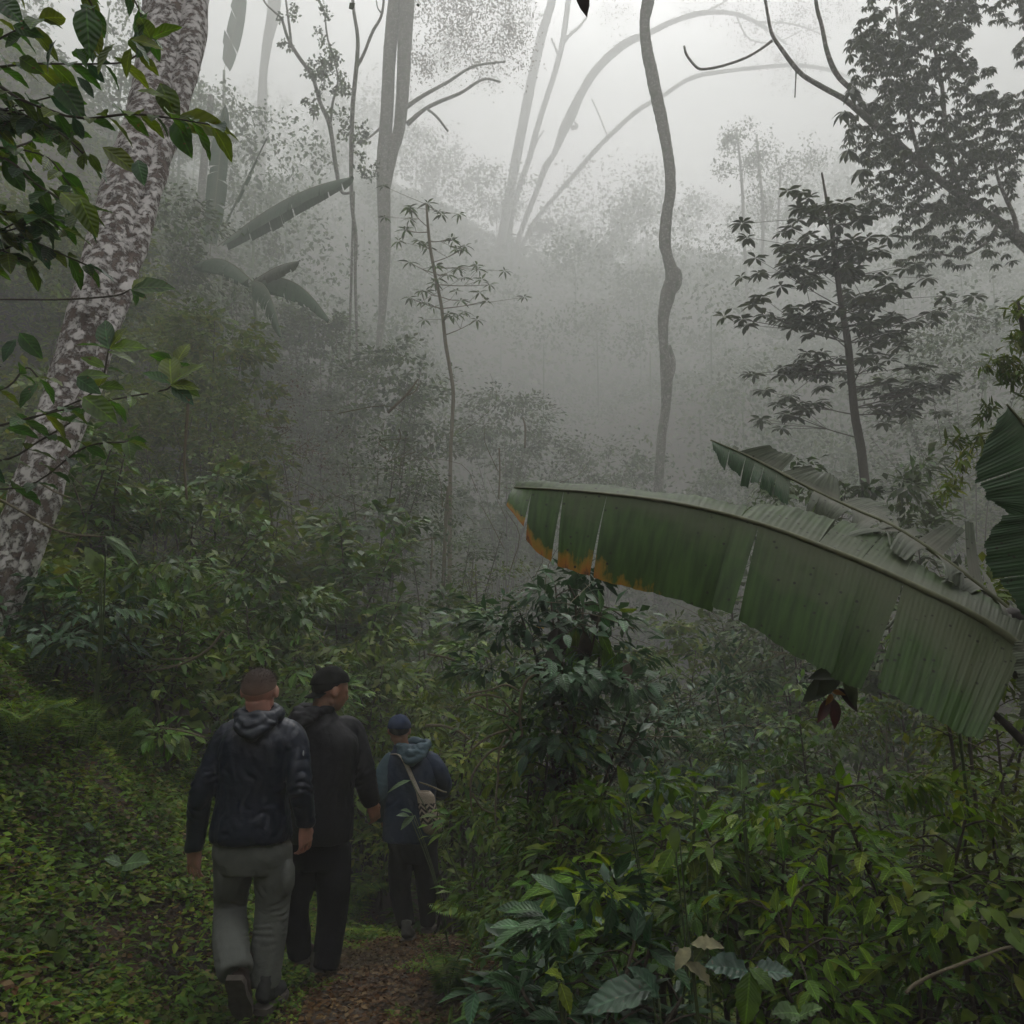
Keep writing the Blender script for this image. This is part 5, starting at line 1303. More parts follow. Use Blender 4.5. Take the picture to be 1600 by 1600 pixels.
# plants hanging into the upper left, rooted on the bank outside the picture
def left_sprays():
    base = P(-420, 900, 3.0); zg = float(height(base.x, base.y))
    root = thing('broad_leaved_tree', 'near branches of big spotted leaves hanging in at the upper left', 'tree', (base.x, base.y, zg))
    mb = MB(); c0 = catmull([(base.x, base.y, zg - .2), tuple(P(-400, 600, 3.0)), tuple(P(-330, 250, 2.9)), tuple(P(-240, -50, 2.9)), tuple(P(-200, -300, 2.9))], 30)
    mb.add(*tube(c0, np.linspace(.06, .025, 30), 9, .04)); mb.build('trunk', M_TWIG, root)
    g = np.random.default_rng(12); br = MB(); LV = []
    paths = [[(-330, 250, 8, 2.9), (-100, 110, 5, 2.7), (0, 60, 4, 2.6), (60, 30, 3, 2.5)], [(-330, 230, 8, 2.9), (-100, 130, 6, 2.8), (20, 102, 4, 2.7), (135, 100, 3, 2.65), (200, 95, 3, 2.6), (235, 62, 2, 2.6)],
             [(-330, 260, 8, 2.9), (-60, 130, 6, 2.7), (30, 155, 5, 2.6), (120, 185, 4, 2.6), (200, 178, 4, 2.55), (270, 185, 3, 2.5), (330, 195, 2, 2.5)],
             [(-330, 280, 8, 2.9), (-60, 180, 5, 2.7), (20, 175, 4, 2.7), (90, 205, 3, 2.6), (130, 240, 3, 2.6)],
             [(-330, 300, 8, 2.9), (-100, 250, 5, 2.7), (0, 245, 4, 2.6), (60, 290, 4, 2.6), (130, 330, 3, 2.5)],
             [(-340, 350, 8, 2.9), (-100, 330, 5, 2.8), (0, 330, 4, 2.7), (70, 340, 3, 2.6)],
             [(-240, -50, 7, 2.9), (0, -40, 5, 2.7), (100, -30, 4, 2.6), (140, 0, 3, 2.6), (150, 40, 2, 2.6)], [(100, -30, 3, 2.6), (180, -30, 3, 2.6), (215, 10, 2, 2.6), (225, 50, 2, 2.6)],
             [(-340, 400, 8, 2.9), (-120, 400, 5, 2.8), (0, 250, 4, 2.9), (50, 220, 3, 3.0)], [(-330, 250, 8, 2.9), (-80, 230, 5, 2.9), (60, 240, 3, 2.9), (110, 290, 3, 2.9)],
             [(-340, 400, 8, 2.9), (-100, 420, 5, 2.8), (-10, 395, 3, 2.8), (30, 380, 3, 2.8)]]
    for q in range(9):
        a = g.uniform(-60, 60); b = g.uniform(120, 380)
        paths.append([(-340, 350, 6, 2.9), (-120, (b + 300) / 2, 4, 2.85), (a, b, 3, 2.75), (a + g.uniform(50, 120), b + g.uniform(-40, 60), 2, 2.75)])
    for k, p in enumerate(paths):
        c, r = pix_tube(br, p, 2.6, 5, .03, k, n=16)
        if k < 8 or k > 7:
            L_ = twig_leaves(c, g, .12, .062, .35, t0=.5 if k not in (6, 7) else .55)
            LV.append(L_)
    explicit = [(88, 62, 62, 108, 0), (135, 10, 138, 72, 0), (232, 18, 210, 60, 0), (205, 62, 255, 68, 0), (205, 62, 240, 96, 0), (180, 68, 143, 105, 0), (205, 75, 190, 118, 0), (275, 185, 355, 198, 0), (275, 185, 290, 235, 0), (275, 183, 315, 190, 0), (215, 142, 275, 150, 0), (250, 130, 275, 182, 0), (20, 40, 62, 52, 0), (0, 0, 24, 20, 0), (125, 310, 148, 362, 0), (95, 300, 145, 340, 0), (140, 240, 156, 268, 0), (160, 230, 215, 262, 0), (215, 250, 222, 280, 0), (118, 75, 140, 105, 0), (35, 55, 0, 68, 0), (30, 90, 60, 110, 0), (90, 130, 125, 170, 0), (120, 120, 150, 150, 0)]
    E = []
    for (x, y, ex, ey, _) in explicit:
        dd = 2.45 + g.normal(0, .08); a = P(x, y, dd); b = P(ex, ey, dd + g.normal(0, .03)); E.append((tuple(a), tuple(b - a), tuple(rv(g, 1, .3)[0] + np.array([0, -1, .4])), (b - a).length))
    LV.append([np.array([e[0] for e in E]), np.array([e[1] for e in E]), np.array([e[2] for e in E]), np.array([e[3] for e in E])])
    br.build('branches', M_TWIG, root)['kind'] = 'stuff'
    lv = [np.concatenate([l[k] for l in LV]) for k in range(4)]
    dress(root, lv, leaf_shape(.5, 8, .14, .25, wave=.12), 'spot', M_NEAR, 290)
left_sprays()
def left_small():
    base = P(-160, 1100, 3.9); zg = float(height(base.x, base.y))
    root = thing('broad_leaved_shrub', 'thin near branches with clear green leaves crossing the leaning trunk', 'shrub', (base.x, base.y, zg))
    g = np.random.default_rng(15); br = MB(); LV = []
    mb = MB(); c0 = catmull([(base.x, base.y, zg - .1), tuple(P(-150, 850, 3.9)), tuple(P(-110, 640, 3.9)), tuple(P(-60, 480, 3.9))], 20); mb.add(*tube(c0, np.linspace(.03, .012, 20), 7, .03)); mb.build('stem', M_TWIG, root)
    paths = [[(-100, 470, 4), (0, 468, 3), (100, 468, 3), (180, 462, 3), (204, 452, 2)],
             [(-120, 620, 4), (0, 610, 3), (40, 575, 3), (60, 590, 3)], [(-130, 700, 5), (-40, 680, 4), (60, 650, 3), (150, 610, 3), (170, 545, 3)], [(-130, 700, 5), (0, 665, 4), (100, 640, 3), (200, 620, 3), (268, 605, 3), (275, 570, 2)], [(-130, 720, 5), (0, 720, 4), (60, 690, 3), (110, 660, 3)], [(-100, 760, 4), (40, 760, 3), (130, 700, 3), (200, 690, 3)]]
    for k, p in enumerate(paths):
        c, r = pix_tube(br, p, 4.1 + .1 * (k % 3), 5, .03, k, n=14)
        if k >= 1: LV.append(twig_leaves(c, g, .16, .09, .25, t0=.38))
    E = []
    for (x, y, ex, ey) in ((206, 452, 265, 440), (206, 452, 232, 425), (206, 452, 220, 480), (204, 452, 228, 462), (170, 545, 158, 493), (172, 545, 192, 505), (172, 545, 222, 535), (168, 550, 215, 560), (268, 600, 312, 560), (268, 600, 262, 545), (266, 602, 308, 600), (268, 604, 300, 625), (266, 600, 225, 575), (120, 590, 170, 580), (120, 590, 150, 610), (60, 600, 25, 630), (30, 520, 62, 555), (25, 530, 0, 560), (130, 620, 175, 650)):
        a = P(x, y, 4.0); b = P(ex, ey, 4.0 + g.normal(0, .05)); E.append((tuple(a), tuple(b - a), tuple(rv(g, 1, .25)[0] + np.array([0, -.9, .5])), (b - a).length))
    LV.append([np.array([e[k] for e in E]) for k in range(4)])
    br.build('branches', M_TWIG, root)['kind'] = 'stuff'
    lv = [np.concatenate([l[k] for l in LV]) for k in range(4)]
    dress(root, lv, leaf_shape(.5, 8, .14, .25, wave=.12), 'spot', M_NEAR, 200)
left_small()
def hanging_leaf():
    a, b = P(906, -22, 3.0), P(916, 18, 3.0)
    root = thing('hanging_leaf', 'single small dark leaf dangling in at the top edge', 'leaf', tuple(a))
    leaf_objects('ovate', L_OVATE, [tuple(a)], [tuple(b - a)], [(-.2, -1, .1)], [(b - a).length], M_DEAD, root, name='blade')
    mb = MB(); mb.add(*tube(catmull([tuple(a), tuple(P(900, -120, 3.05)), tuple(P(700, -500, 3.4)), tuple(P(300, -700, 4.4))], 14), np.linspace(.002, .006, 14), 5)); mb.build('stalk', M_TWIG, root)
hanging_leaf()
# the caught straw coloured leaf and the yellow fern by the trunk
leaf_plant('lobed_leaf', 'pale lobed leaf at the end of the yellowish twig by the trunk', [(165, 838, 216, 864), (165, 838, 200, 846), (166, 840, 190, 860)], 5.4, M_PALE, L_LONG, 'long', 21)
leaf_plant('yellow_plant', 'yellow green upright leaf right of the pale trunk foot', [(160, 905, 138, 850), (158, 900, 150, 870), (155, 898, 168, 880)], 5.5, M_LIME, L_WAVY, 'wavy', 22)
# sprigs around the last walker's hem, dead leaf between legs
leaf_plant('sprig', 'grey green sprig in front of the navy jacket hem', [(648, 1274, 624, 1292), (640, 1275, 622, 1270), (643, 1270, 630, 1262)], 5.8, M_PALE, L_OVATE, 'ovate', 23, root_px=(705, 1320))
leaf_plant('sprig', 'narrow pale leaf crossing the back of the navy jacket', [(642, 1219, 604, 1229)], 5.85, M_PALE, L_LONG, 'long', 24, root_px=(760, 1300))

# ------------------------------------------------------------------ ground cover and litter
def near_path(x, y, w): return np.abs(x - path_x(y)) < w
scatter_growth('hillside_growth', 120000, (-110, 110), (42, 125), 6.2, (.25, .7), M_HILL, 3, 'bushes of the near hillside, one dim green mass in the mist', clump=10)
scatter_growth('high_hillside_growth', 80000, (-205, 205), (118, 318), 13.0, (.7, 1.9), M_HILL, 13, 'wooded upper hillside fading out in the mist', clump=21)
scatter_growth('valley_growth', 115000, (-32, 42), (11, 52), 4.2, (.11, .34), M_OLIVE, 4, 'rank undergrowth in the hollow beyond the walkers', keep=lambda x, y, g: ~near_path(x, y, .5), clump=3.6)
scatter_growth('left_slope_growth', 100000, (-28, -1.2), (6.4, 27), 2.1, (.07, .21), M_OLIVE, 5, 'mixed undergrowth above the left bank', keep=lambda x, y, g: ~near_path(x, y, .8) & (y + x * .35 > 4.6), clump=1.2)
scatter_growth('right_slope_growth', 60000, (.3, 8), (2.6, 9.5), .40, (.03, .08), M_OLIVE, 6, 'low undergrowth on the dark slope right of the path', keep=lambda x, y, g: ~near_path(x, y, .9), clump=.7)
bank_bare = lambda x, y: (vnoise(x, y, .55, 31) > .62)
scatter_growth('bank_cover', 140000, (-5.2, -.5), (2.4, 7.6), .16, (.02, .055), M_MOSSY, 7, 'mossy carpet of tiny leaves on the left bank', shape=L_TINY,
               keep=lambda x, y, g: (x < path_x(y) - .38 - .16 * vnoise(y, x, .35, 8)) & (~bank_bare(x, y) | (g.random(len(x)) < .22)) & (x > -5.2 + 0 * y), clump=.35, tilt=.7)
scatter_growth('path_edge_cover', 80000, (-1.6, 1.6), (2.6, 8.2), .10, (.014, .035), M_MOSSY, 8, 'small green weeds along both edges of the path', shape=L_TINY,
               keep=lambda x, y, g: (np.abs(x - path_x(y)) > .08 + .22 * vnoise(x, y, .4, 12)) & (np.abs(x - path_x(y)) < 1.1) & (vnoise(x, y, .5, 14) > -.25), clump=.3, tilt=.7)
def litter():
    g = np.random.default_rng(9); n = 34000
    y = g.uniform(2.4, 8.5, n); x = path_x(y) + g.normal(0, .55, n)
    z = height(x, y) + g.uniform(.012, .03, n)
    a = g.uniform(0, 6.28, n); d = np.stack([np.cos(a), np.sin(a), g.normal(0, .18, n)], -1)
    cloud('leaf_litter', L_TINY, np.stack([x, y, z], -1), d, rv(g, n, .35) + np.array([0, 0, 1.0]), g.uniform(.008, .045, n) ** 1.0, M_LITTER, label='brown fallen leaf litter trodden into the path')
    n = 9000; y = g.uniform(2.4, 7, n); x = g.uniform(-5, -1, n); k = x < path_x(y) - .4; x, y = x[k], y[k]; n = len(x)
    z = height(x, y) + g.uniform(.01, .06, n); a = g.uniform(0, 6.28, n); d = np.stack([np.cos(a), np.sin(a), g.normal(0, .2, n)], -1)
    cloud('bank_litter', L_TINY, np.stack([x, y, z], -1), d, rv(g, n, .35) + np.array([0, 0, 1.0]), g.uniform(.02, .05, n), M_LITTER, label='dry brown leaves caught in the cover of the left bank')
    # bits of grass and fine straw on the bank
    n = 9000; y = g.uniform(2.6, 7.5, n); x = g.uniform(-5, 1.2, n); k = np.abs(x - path_x(y)) > .45; x, y = x[k], y[k]; n = len(x)
    z = height(x, y) + .01; a = g.uniform(0, 6.28, n); d = np.stack([np.cos(a) * .8, np.sin(a) * .8, g.uniform(.3, 1.2, n)], -1)
    cloud('grass', L_BLADE, np.stack([x, y, z], -1), d, rv(g, n, .2) + np.array([0, 0, 1.0]), g.uniform(.05, .16, n), M_FRESH, label='thin grass blades sprouting along the bank and path')
litter()

# ferns: arching fronds with paired leaflets
def fern(label, px, py, d, n, ln, seed, mat=None, group='ferns along the bank and thickets'):
    g = np.random.default_rng(seed); dd = d
    q = P(px, py, dd); z = float(height(q.x, q.y))
    root = thing('fern', label, 'fern', (q.x, q.y, z), group)
    zz = max(z, min(q.z, z + .5)) if py else z
    for k in range(n):
        a = k * 6.283 / n + g.uniform(-.3, .3); l = ln * g.uniform(.7, 1.15)
        e = np.array([q.x + math.cos(a) * l * .8, q.y + math.sin(a) * l * .8, z + .15 * l + .25])
        c = catmull([(q.x, q.y, z), ((q.x * 1.2 + e[0] * .8) / 2, (q.y * 1.2 + e[1] * .8) / 2, z + l * .75), tuple(e)], 14)
        m = 22; s_ = np.linspace(2, 13, m); p = np.stack([np.interp(s_, np.arange(14), c[:, j]) for j in range(3)], -1)
        t = unit(np.gradient(p, axis=0)); sd = unit(np.cross(t, [0, 0, 1.0])); w_ = .34 * l * np.sin(np.linspace(.35, 1, m) * np.pi) ** .8 + .02
        pos = np.vstack([p, p]); dr = np.vstack([sd + t * .35, -sd + t * .35]); dr[:, 2] -= .15; sz = np.concatenate([w_, w_])
        V, Q = place(leaf_shape(.22, 2, .1, .2), pos, dr, np.tile([0, 0, 1.0], (2 * m, 1)) + rv(g, 2 * m, .1), sz)
        tv, tq, tt = tube(c, np.linspace(.004, .0015, 14), 3, cap=False)
        me = raw_mesh('frond', np.vstack([V, tv]), np.concatenate([Q, tq + len(V)]))
        link('frond', me, mat or M_FRESH, root)
for a in (('fern tuft at the top edge of the bank, under the leaning trunk', 60, 1010, 5.6, 8, .26, 1), ('fern tuft on the crest of the bank between trunk and walkers', 190, 1080, 5.6, 8, .26, 2),
          ('small fern halfway down the bank', 120, 1180, 4.9, 7, .26, 3), ('fern leaning over the path edge behind the last walker', 560, 1300, 6.9, 8, .40, 4),
          ('fern by the foot of the vines, right of the shoulder bag', 745, 1320, 5.7, 8, .36, 5), ('low fern at the path edge in the bottom middle', 700, 1530, 4.4, 7, .22, 6),
          ('fern at the left edge of the bank, lower down', 20, 1300, 4.4, 8, .28, 7), ('dim fern in the shaded corner beside the long dead stick', 1500, 1560, 2.9, 8, .3, 8)):
    fern(*a)

def thin_twigs():
    """Bare hair-thin twigs showing everywhere between the leaves."""
    g = np.random.default_rng(77); mb = MB()
    for k in range(420):
        px, py = g.uniform(60, 1560), g.uniform(640, 1330); d = g.uniform(5.6, 9.5)
        if px < 720 and py > 1000 and d < 7: d = 7.3
        if px > 850: py = g.uniform(930, 1400); d = g.uniform(3.6, 7)
        a = P(px, py, d); l = g.uniform(.15, .6) * a.y / 6; an = g.uniform(0, 6.28)
        e = a + Vector((math.cos(an) * l, g.normal(0, .1), math.sin(an) * l * .8 + .1)); m = a.lerp(e, .5) + Vector((g.normal(0, .1), 0, g.uniform(0, .16) * l))
        r = g.uniform(.0018, .005) * a.y / 6
        mb.add(*tube(catmull([tuple(a), tuple(m), tuple(e)], 7), np.linspace(r, r * .4, 7), 3, cap=False))
    tag(mb.build('twigs', M_VINE), kind='stuff', label='thin bare twigs tangled through the bushes')
thin_twigs()

def bank_weeds():
    """Taller mixed weeds standing out of the bank's carpet."""
    g = np.random.default_rng(55); PO, D, U, S = [], [], [], []
    for k in range(330):
        y = g.uniform(2.8, 7.4); x = g.uniform(-5.0, -.9)
        if x > path_x(y) - .55: continue
        z = float(height(x, y)); h = g.uniform(.05, .24); m = int(g.integers(6, 16))
        a = g.uniform(0, 6.28, m); r = g.uniform(.01, .09, m)
        PO.append(np.stack([x + np.cos(a) * r, y + np.sin(a) * r, z + h * g.uniform(.3, 1, m)], -1)); D.append(np.stack([np.cos(a), np.sin(a), g.normal(.1, .3, m)], -1)); U.append(np.array([0, 0, 1.0]) + rv(g, m, .3)); S.append(g.uniform(.035, .085, m))
    cloud('bank_weeds', L_SMALL2, np.concatenate(PO), np.concatenate(D), np.concatenate(U), np.concatenate(S), M_FRESH, label='taller yellow green weeds standing out of the mossy bank')
bank_weeds()
# ------------------------------------------------------------------ the three walkers
def grown(name, mb, voxel, smooth, mat, parent, sub=None, post=None, decimate=None):
    """Fuse overlapping closed volumes into one continuous surface."""
    V = np.concatenate(mb.V); F = []
    if mb.Q: F.append(np.concatenate(mb.Q))
    if mb.T: F.append(np.concatenate(mb.T))
    me = raw_mesh(name, V, F)
    o = bpy.data.objects.new(name, me); COL.objects.link(o)
    r = o.modifiers.new('r', 'REMESH'); r.mode = 'VOXEL'; r.voxel_size = voxel
    if smooth:
        s = o.modifiers.new('s', 'SMOOTH'); s.factor = .5; s.iterations = smooth
    dg = bpy.context.evaluated_depsgraph_get()
    m2 = bpy.data.meshes.new_from_object(o.evaluated_get(dg))
    bpy.data.objects.remove(o); bpy.data.meshes.remove(me)
    n = len(m2.vertices)
    co = np.empty(n * 3, dtype=np.float32); m2.vertices.foreach_get('co', co); co = co.reshape(-1, 3).astype(float)
    nr = np.empty(n * 3, dtype=np.float32); m2.vertex_normals.foreach_get('vector', nr); nr = nr.reshape(-1, 3)
    if post is not None:
        co = co + nr * post(co, nr)[:, None]
        m2.vertices.foreach_set('co', co.astype(np.float32).ravel()); m2.update()
    m2.polygons.foreach_set('use_smooth', np.ones(len(m2.polygons), dtype=bool))
    m2.name = name
    m2.materials.clear()
    return link(name, m2, mat, parent)

def ball(mb, c, rx, ry, rz, rot=0.0, tilt=0.0, n=14):
    th = np.linspace(0, np.pi, n); pts = np.stack([np.zeros(n), np.zeros(n), -np.cos(th)], -1)
    V, Q, T = tube(pts, np.clip(np.sin(th), .02, 1), 20)
    V = V * np.array([rx, ry, rz])
    ca, sa = math.cos(tilt), math.sin(tilt)
    V = V @ np.array([[1, 0, 0], [0, ca, sa], [0, -sa, ca]])
    ca, sa = math.cos(rot), math.sin(rot)
    V = V @ np.array([[ca, sa, 0], [-sa, ca, 0], [0, 0, 1]])
    mb.add(V + np.array(c), Q, T)

def ring_body(mb, rows, n=40, sides=28, turn=0.0, power=2.4):
    """A body of superelliptic rings; rows: (centre, half width, half depth)."""
    A = np.array([[*r[0], r[1], r[2]] for r in rows], float); c = catmull(A, n)
    a = np.linspace(0, 2 * np.pi, sides, endpoint=False)
    cx = np.sign(np.cos(a)) * np.abs(np.cos(a)) ** (2 / power); cy = np.sign(np.sin(a)) * np.abs(np.sin(a)) ** (2 / power)
    ct, s_ = math.cos(turn), math.sin(turn)
    V = []
    for r in c:
        x, y = cx * r[3], cy * r[4]
        V.append(np.stack([r[0] + x * ct - y * s_, r[1] + x * s_ + y * ct, np.full(sides, r[2])], -1))
    V = np.concatenate(V)
    i = np.arange(n - 1)[:, None] * sides; j = np.arange(sides)[None]; k = (j + 1) % sides
    Q = np.stack([i + j, i + k, i + sides + k, i + sides + j], -1).reshape(-1, 4)
    if c[0][2] > c[-1][2]: Q = Q[:, ::-1]
    m = len(V); V = np.vstack([V, c[0][:3], c[-1][:3]]); jj = np.arange(sides); kk = (jj + 1) % sides
    T = np.concatenate([np.stack([np.full(sides, m), kk, jj], -1), np.stack([np.full(sides, m + 1), (n - 1) * sides + jj, (n - 1) * sides + kk], -1)])
    if c[0][2] > c[-1][2]: T = T[:, ::-1]
    mb.add(V, Q, T)

def chain(mb, pts, flat=1.0, sides=16, n=24):
    A = np.array([[*p[0], p[1]] for p in pts], float); c = catmull(A, n)
    mb.add(*tube(c[:, :3], np.clip(c[:, 3], .004, None), sides, flat=flat))

def folds(seed, amp, zones=(), fine=.0015, long_=.0):
    """Cloth folds: broad noise everywhere, tight creases inside zones (centre, radius, direction, amplitude, wavelength)."""
    def f(co, nr):
        out = np.zeros(len(co)); off = Vector((seed * 3.1, seed * 1.7, seed * .9))
        for i, v in enumerate(co):
            p = Vector(v) + off
            a = noise.noise(Vector((p.x * 5, p.y * 5, p.z * 2.2)))
            rdg = 1 - abs(noise.noise(Vector((p.x * 9 + a, p.y * 9, p.z * 4.5 + a * 1.5)))) * 2
            out[i] = amp * (a * .9 + rdg * .55) + fine * noise.noise(p * 38)
        for (c, r, dr, am, wl) in zones:
            d = co - np.array(c); q = np.exp(-(d ** 2).sum(1) / (r * r))
            dr = np.array(dr, float); dr /= np.linalg.norm(dr)
            s = d @ dr; t = d[:, 0] * .7 + d[:, 1] * .4
            w1 = np.array([noise.noise(Vector(v) * 7 + off) for v in co]); w2 = np.array([noise.noise(Vector(v) * 15 - off) for v in co])
            ph = 2 * np.pi * s / (wl * 1.7) + 7.5 * w1 + 2.5 * np.sin(t * 14 + seed)
            out += q * am * (np.abs(np.sin(ph)) ** .8 * 1.6 - 1) * np.clip(.55 + 1.6 * w2, 0, 1.3)
        return out
    return f

def hand(mb, wrist, tip_dir, palm_n, s, curl=.5, thumb_side=1):
    """Palm, four fingers and thumb; tip_dir along the fingers, palm_n out of the palm, s = hand length."""
    d = Vector(tip_dir).normalized(); n = Vector(palm_n).normalized(); n = (n - d * n.dot(d)).normalized(); x = d.cross(n) * thumb_side
    w_ = Vector(wrist)
    def pt(a, b, c): return w_ + d * a * s + x * b * s + n * c * s
    # palm
    for k, b in enumerate((-.155, -.055, .055, .15)):
        chain(mb, [(pt(-.06, b * .55, 0), .095 * s), (pt(.2, b * .85, 0), .092 * s), (pt(.45, b, .0), .075 * s)], n=8, sides=10)
    L_ = (.36, .45, .47, .42)
    for k, b in enumerate((-.185, -.063, .063, .185)):
        ln = L_[k]; cu = curl * (1.15 - .1 * k)
        a1 = cu * .5; a2 = cu * 1.3; a3 = cu * 1.9
        p0 = pt(.42, b, 0); p1 = p0 + (d * math.cos(a1) + n * math.sin(a1)) * ln * .45 * s
        p2 = p1 + (d * math.cos(a2) + n * math.sin(a2)) * ln * .32 * s; p3 = p2 + (d * math.cos(a3) + n * math.sin(a3)) * ln * .25 * s
        off = x * (b * .10) * s
        chain(mb, [(p0, .044 * s), (p1 + off * .8, .042 * s), (p2 + off * 1.5, .039 * s), (p3 + off * 1.8, .033 * s)], n=10, sides=8)
    t0 = pt(.08, .15, .02); t1 = pt(.28, .31, .08); t2 = pt(.46, .33, .16); t3 = pt(.58, .30, .2)
    chain(mb, [(t0, .075 * s), (t1, .056 * s), (t2, .048 * s), (t3, .038 * s)], n=10, sides=8)

def head(mb, c, r, yaw, pitch=0.0, ears=True):
    """A head of half width r; yaw 0 looks away along +Y, positive turns to the right of the picture."""
    c = Vector(c); f = Vector((math.sin(yaw), math.cos(yaw), -math.sin(pitch))).normalized(); sd = Vector((math.cos(yaw), -math.sin(yaw), 0)); up = sd.cross(f) * 1.0
    if up.z < 0: up = -up
    def q(a, b, cc): return c + sd * a * r + f * b * r + up * cc * r
    ball(mb, q(0, -.12, .18), r * .98, r * 1.2, r * 1.08, rot=-yaw, n=18)
    ball(mb, q(0, .35, -.35), r * .74, r * .78, r * .98, rot=-yaw)
    ball(mb, q(0, .62, -1.02), r * .40, r * .36, r * .30, rot=-yaw)                    # chin
    ball(mb, q(0, .90, .12), r * .62, r * .22, r * .18, rot=-yaw)                      # brow
    chain(mb, [(q(0, 1.02, .05), r * .10), (q(0, 1.22, -.25), r * .14), (q(0, 1.08, -.36), r * .16)], n=8, sides=8)   # nose
    for s in (-1, 1):
        ball(mb, q(.36 * s, .98, -.05), r * .14, r * .10, r * .10)                    # eye
        ball(mb, q(.48 * s, .72, -.32), r * .24, r * .2, r * .22)                      # cheek
        ball(mb, q(.62 * s, .1, -.72), r * .22, r * .34, r * .30)                      # jaw angle
        if ears:
            ball(mb, q(1.02 * s, -.02, -.12), r * .13, r * .26, r * .36, rot=-yaw)
    chain(mb, [(q(-.24, .98, -.60), r * .07), (q(0, 1.08, -.60), r * .10), (q(.24, .98, -.60), r * .07)], n=8, sides=8)  # lips
    return q

def skin_mat(name, col, shade=None):
    m, nt = newmat(name); L = nt.links.new
    geo = N(nt, 'ShaderNodeNewGeometry'); n1 = N(nt, 'ShaderNodeTexNoise', Scale=18.0, Detail=3.0); L(geo.outputs['Position'], n1.inputs['Vector'])
    r = ramp(nt, [(.3, tuple(c * .85 for c in col)), (.7, (col[0] * 1.15, col[1] * 1.02, col[2]))]); L(n1.outputs['Fac'], r.inputs[0])
    b = N(nt, 'ShaderNodeBsdfPrincipled', Roughness=.5); b.inputs['Subsurface Weight'].default_value = .1; b.inputs['Subsurface Scale'].default_value = .01
    L(r.outputs[0], b.inputs['Base Color']); o = N(nt, 'ShaderNodeOutputMaterial'); L(b.outputs[0], o.inputs[0])
    return m

def cloth_mat(name, col, rough=.6, spec=.35, weave=260.0, var=.2, coat=0.0):
    m, nt = newmat(name); L = nt.links.new
    geo = N(nt, 'ShaderNodeNewGeometry'); n1 = N(nt, 'ShaderNodeTexNoise', Scale=7.0, Detail=5.0); L(geo.outputs['Position'], n1.inputs['Vector'])
    r = ramp(nt, [(.3, tuple(c * (1 - var) for c in col)), (.7, tuple(c * (1 + var) for c in col))]); L(n1.outputs['Fac'], r.inputs[0])
    n2 = N(nt, 'ShaderNodeTexNoise', Scale=weave, Detail=2.0); L(geo.outputs['Position'], n2.inputs['Vector'])
    n3 = N(nt, 'ShaderNodeTexNoise', Scale=10.0, Detail=3.0, Distortion=1.0); L(geo.outputs['Position'], n3.inputs['Vector'])
    ad = N(nt, 'ShaderNodeMath', _operation='MULTIPLY_ADD'); ad.inputs[1].default_value = .12; L(n2.outputs['Fac'], ad.inputs[0]); L(n3.outputs['Fac'], ad.inputs[2])
    bp = N(nt, 'ShaderNodeBump', Strength=.4, Distance=.02); L(ad.outputs[0], bp.inputs['Height'])
    b = N(nt, 'ShaderNodeBsdfPrincipled', Roughness=rough); b.inputs['Specular IOR Level'].default_value = spec
    L(r.outputs[0], b.inputs['Base Color']); L(bp.outputs[0], b.inputs['Normal'])
    o = N(nt, 'ShaderNodeOutputMaterial'); L(b.outputs[0], o.inputs[0])
    return m

def shoe(name, heel, toe_dir, up, s, mat, parent, sole_mat):
    """Hiking shoe: sole, upper and collar. heel = back of the sole on the ground."""
    h = Vector(heel); f = Vector(toe_dir).normalized(); u = Vector(up); u = (u - f * u.dot(f)).normalized(); x = f.cross(u)
    def q(a, b, c): return h + f * a * s + x * b * s + u * c * s
    mb = MB()
    chain(mb, [(q(.10, 0, .20), .125 * s), (q(.3, 0, .2), .13 * s), (q(.55, 0, .15), .135 * s), (q(.85, 0, .10), .11 * s), (q(.95, 0, .09), .07 * s)], n=14)
    chain(mb, [(q(.12, 0, .15), .12 * s), (q(.15, 0, .34), .125 * s), (q(.18, 0, .50), .135 * s)], n=10)
    o = grown(name, mb, .008, 3, mat, parent, post=lambda co, nr: .0015 * np.sin(co @ np.array([90, 60, 140])))
    sb = MB()
    pts = [(0.0, .12), (.12, .155), (.35, .14), (.6, .18), (.82, .16), (1.0, .05)]
    top = [q(a, b, .05) for a, b in pts] + [q(a, -b, .05) for a, b in reversed(pts)]
    bot = [q(a, b, -.04) for a, b in pts] + [q(a, -b, -.04) for a, b in reversed(pts)]
    n = len(top)
    sb.add([tuple(v) for v in top + bot], [(i, (i + 1) % n, n + (i + 1) % n, n + i) for i in range(n)])
    sb.add([tuple(v) for v in top] + [tuple(sum(top, Vector()) / n)], None, [(i, n, (i + 1) % n) for i in range(n)])
    sb.add([tuple(v) for v in bot] + [tuple(sum(bot, Vector()) / n)], None, [(i, (i + 1) % n, n) for i in range(n)])
    so = sb.build('sole', sole_mat, None, smooth=False); so.parent = o; so.matrix_parent_inverse.identity(); so.location = (0, 0, 0)
    return o

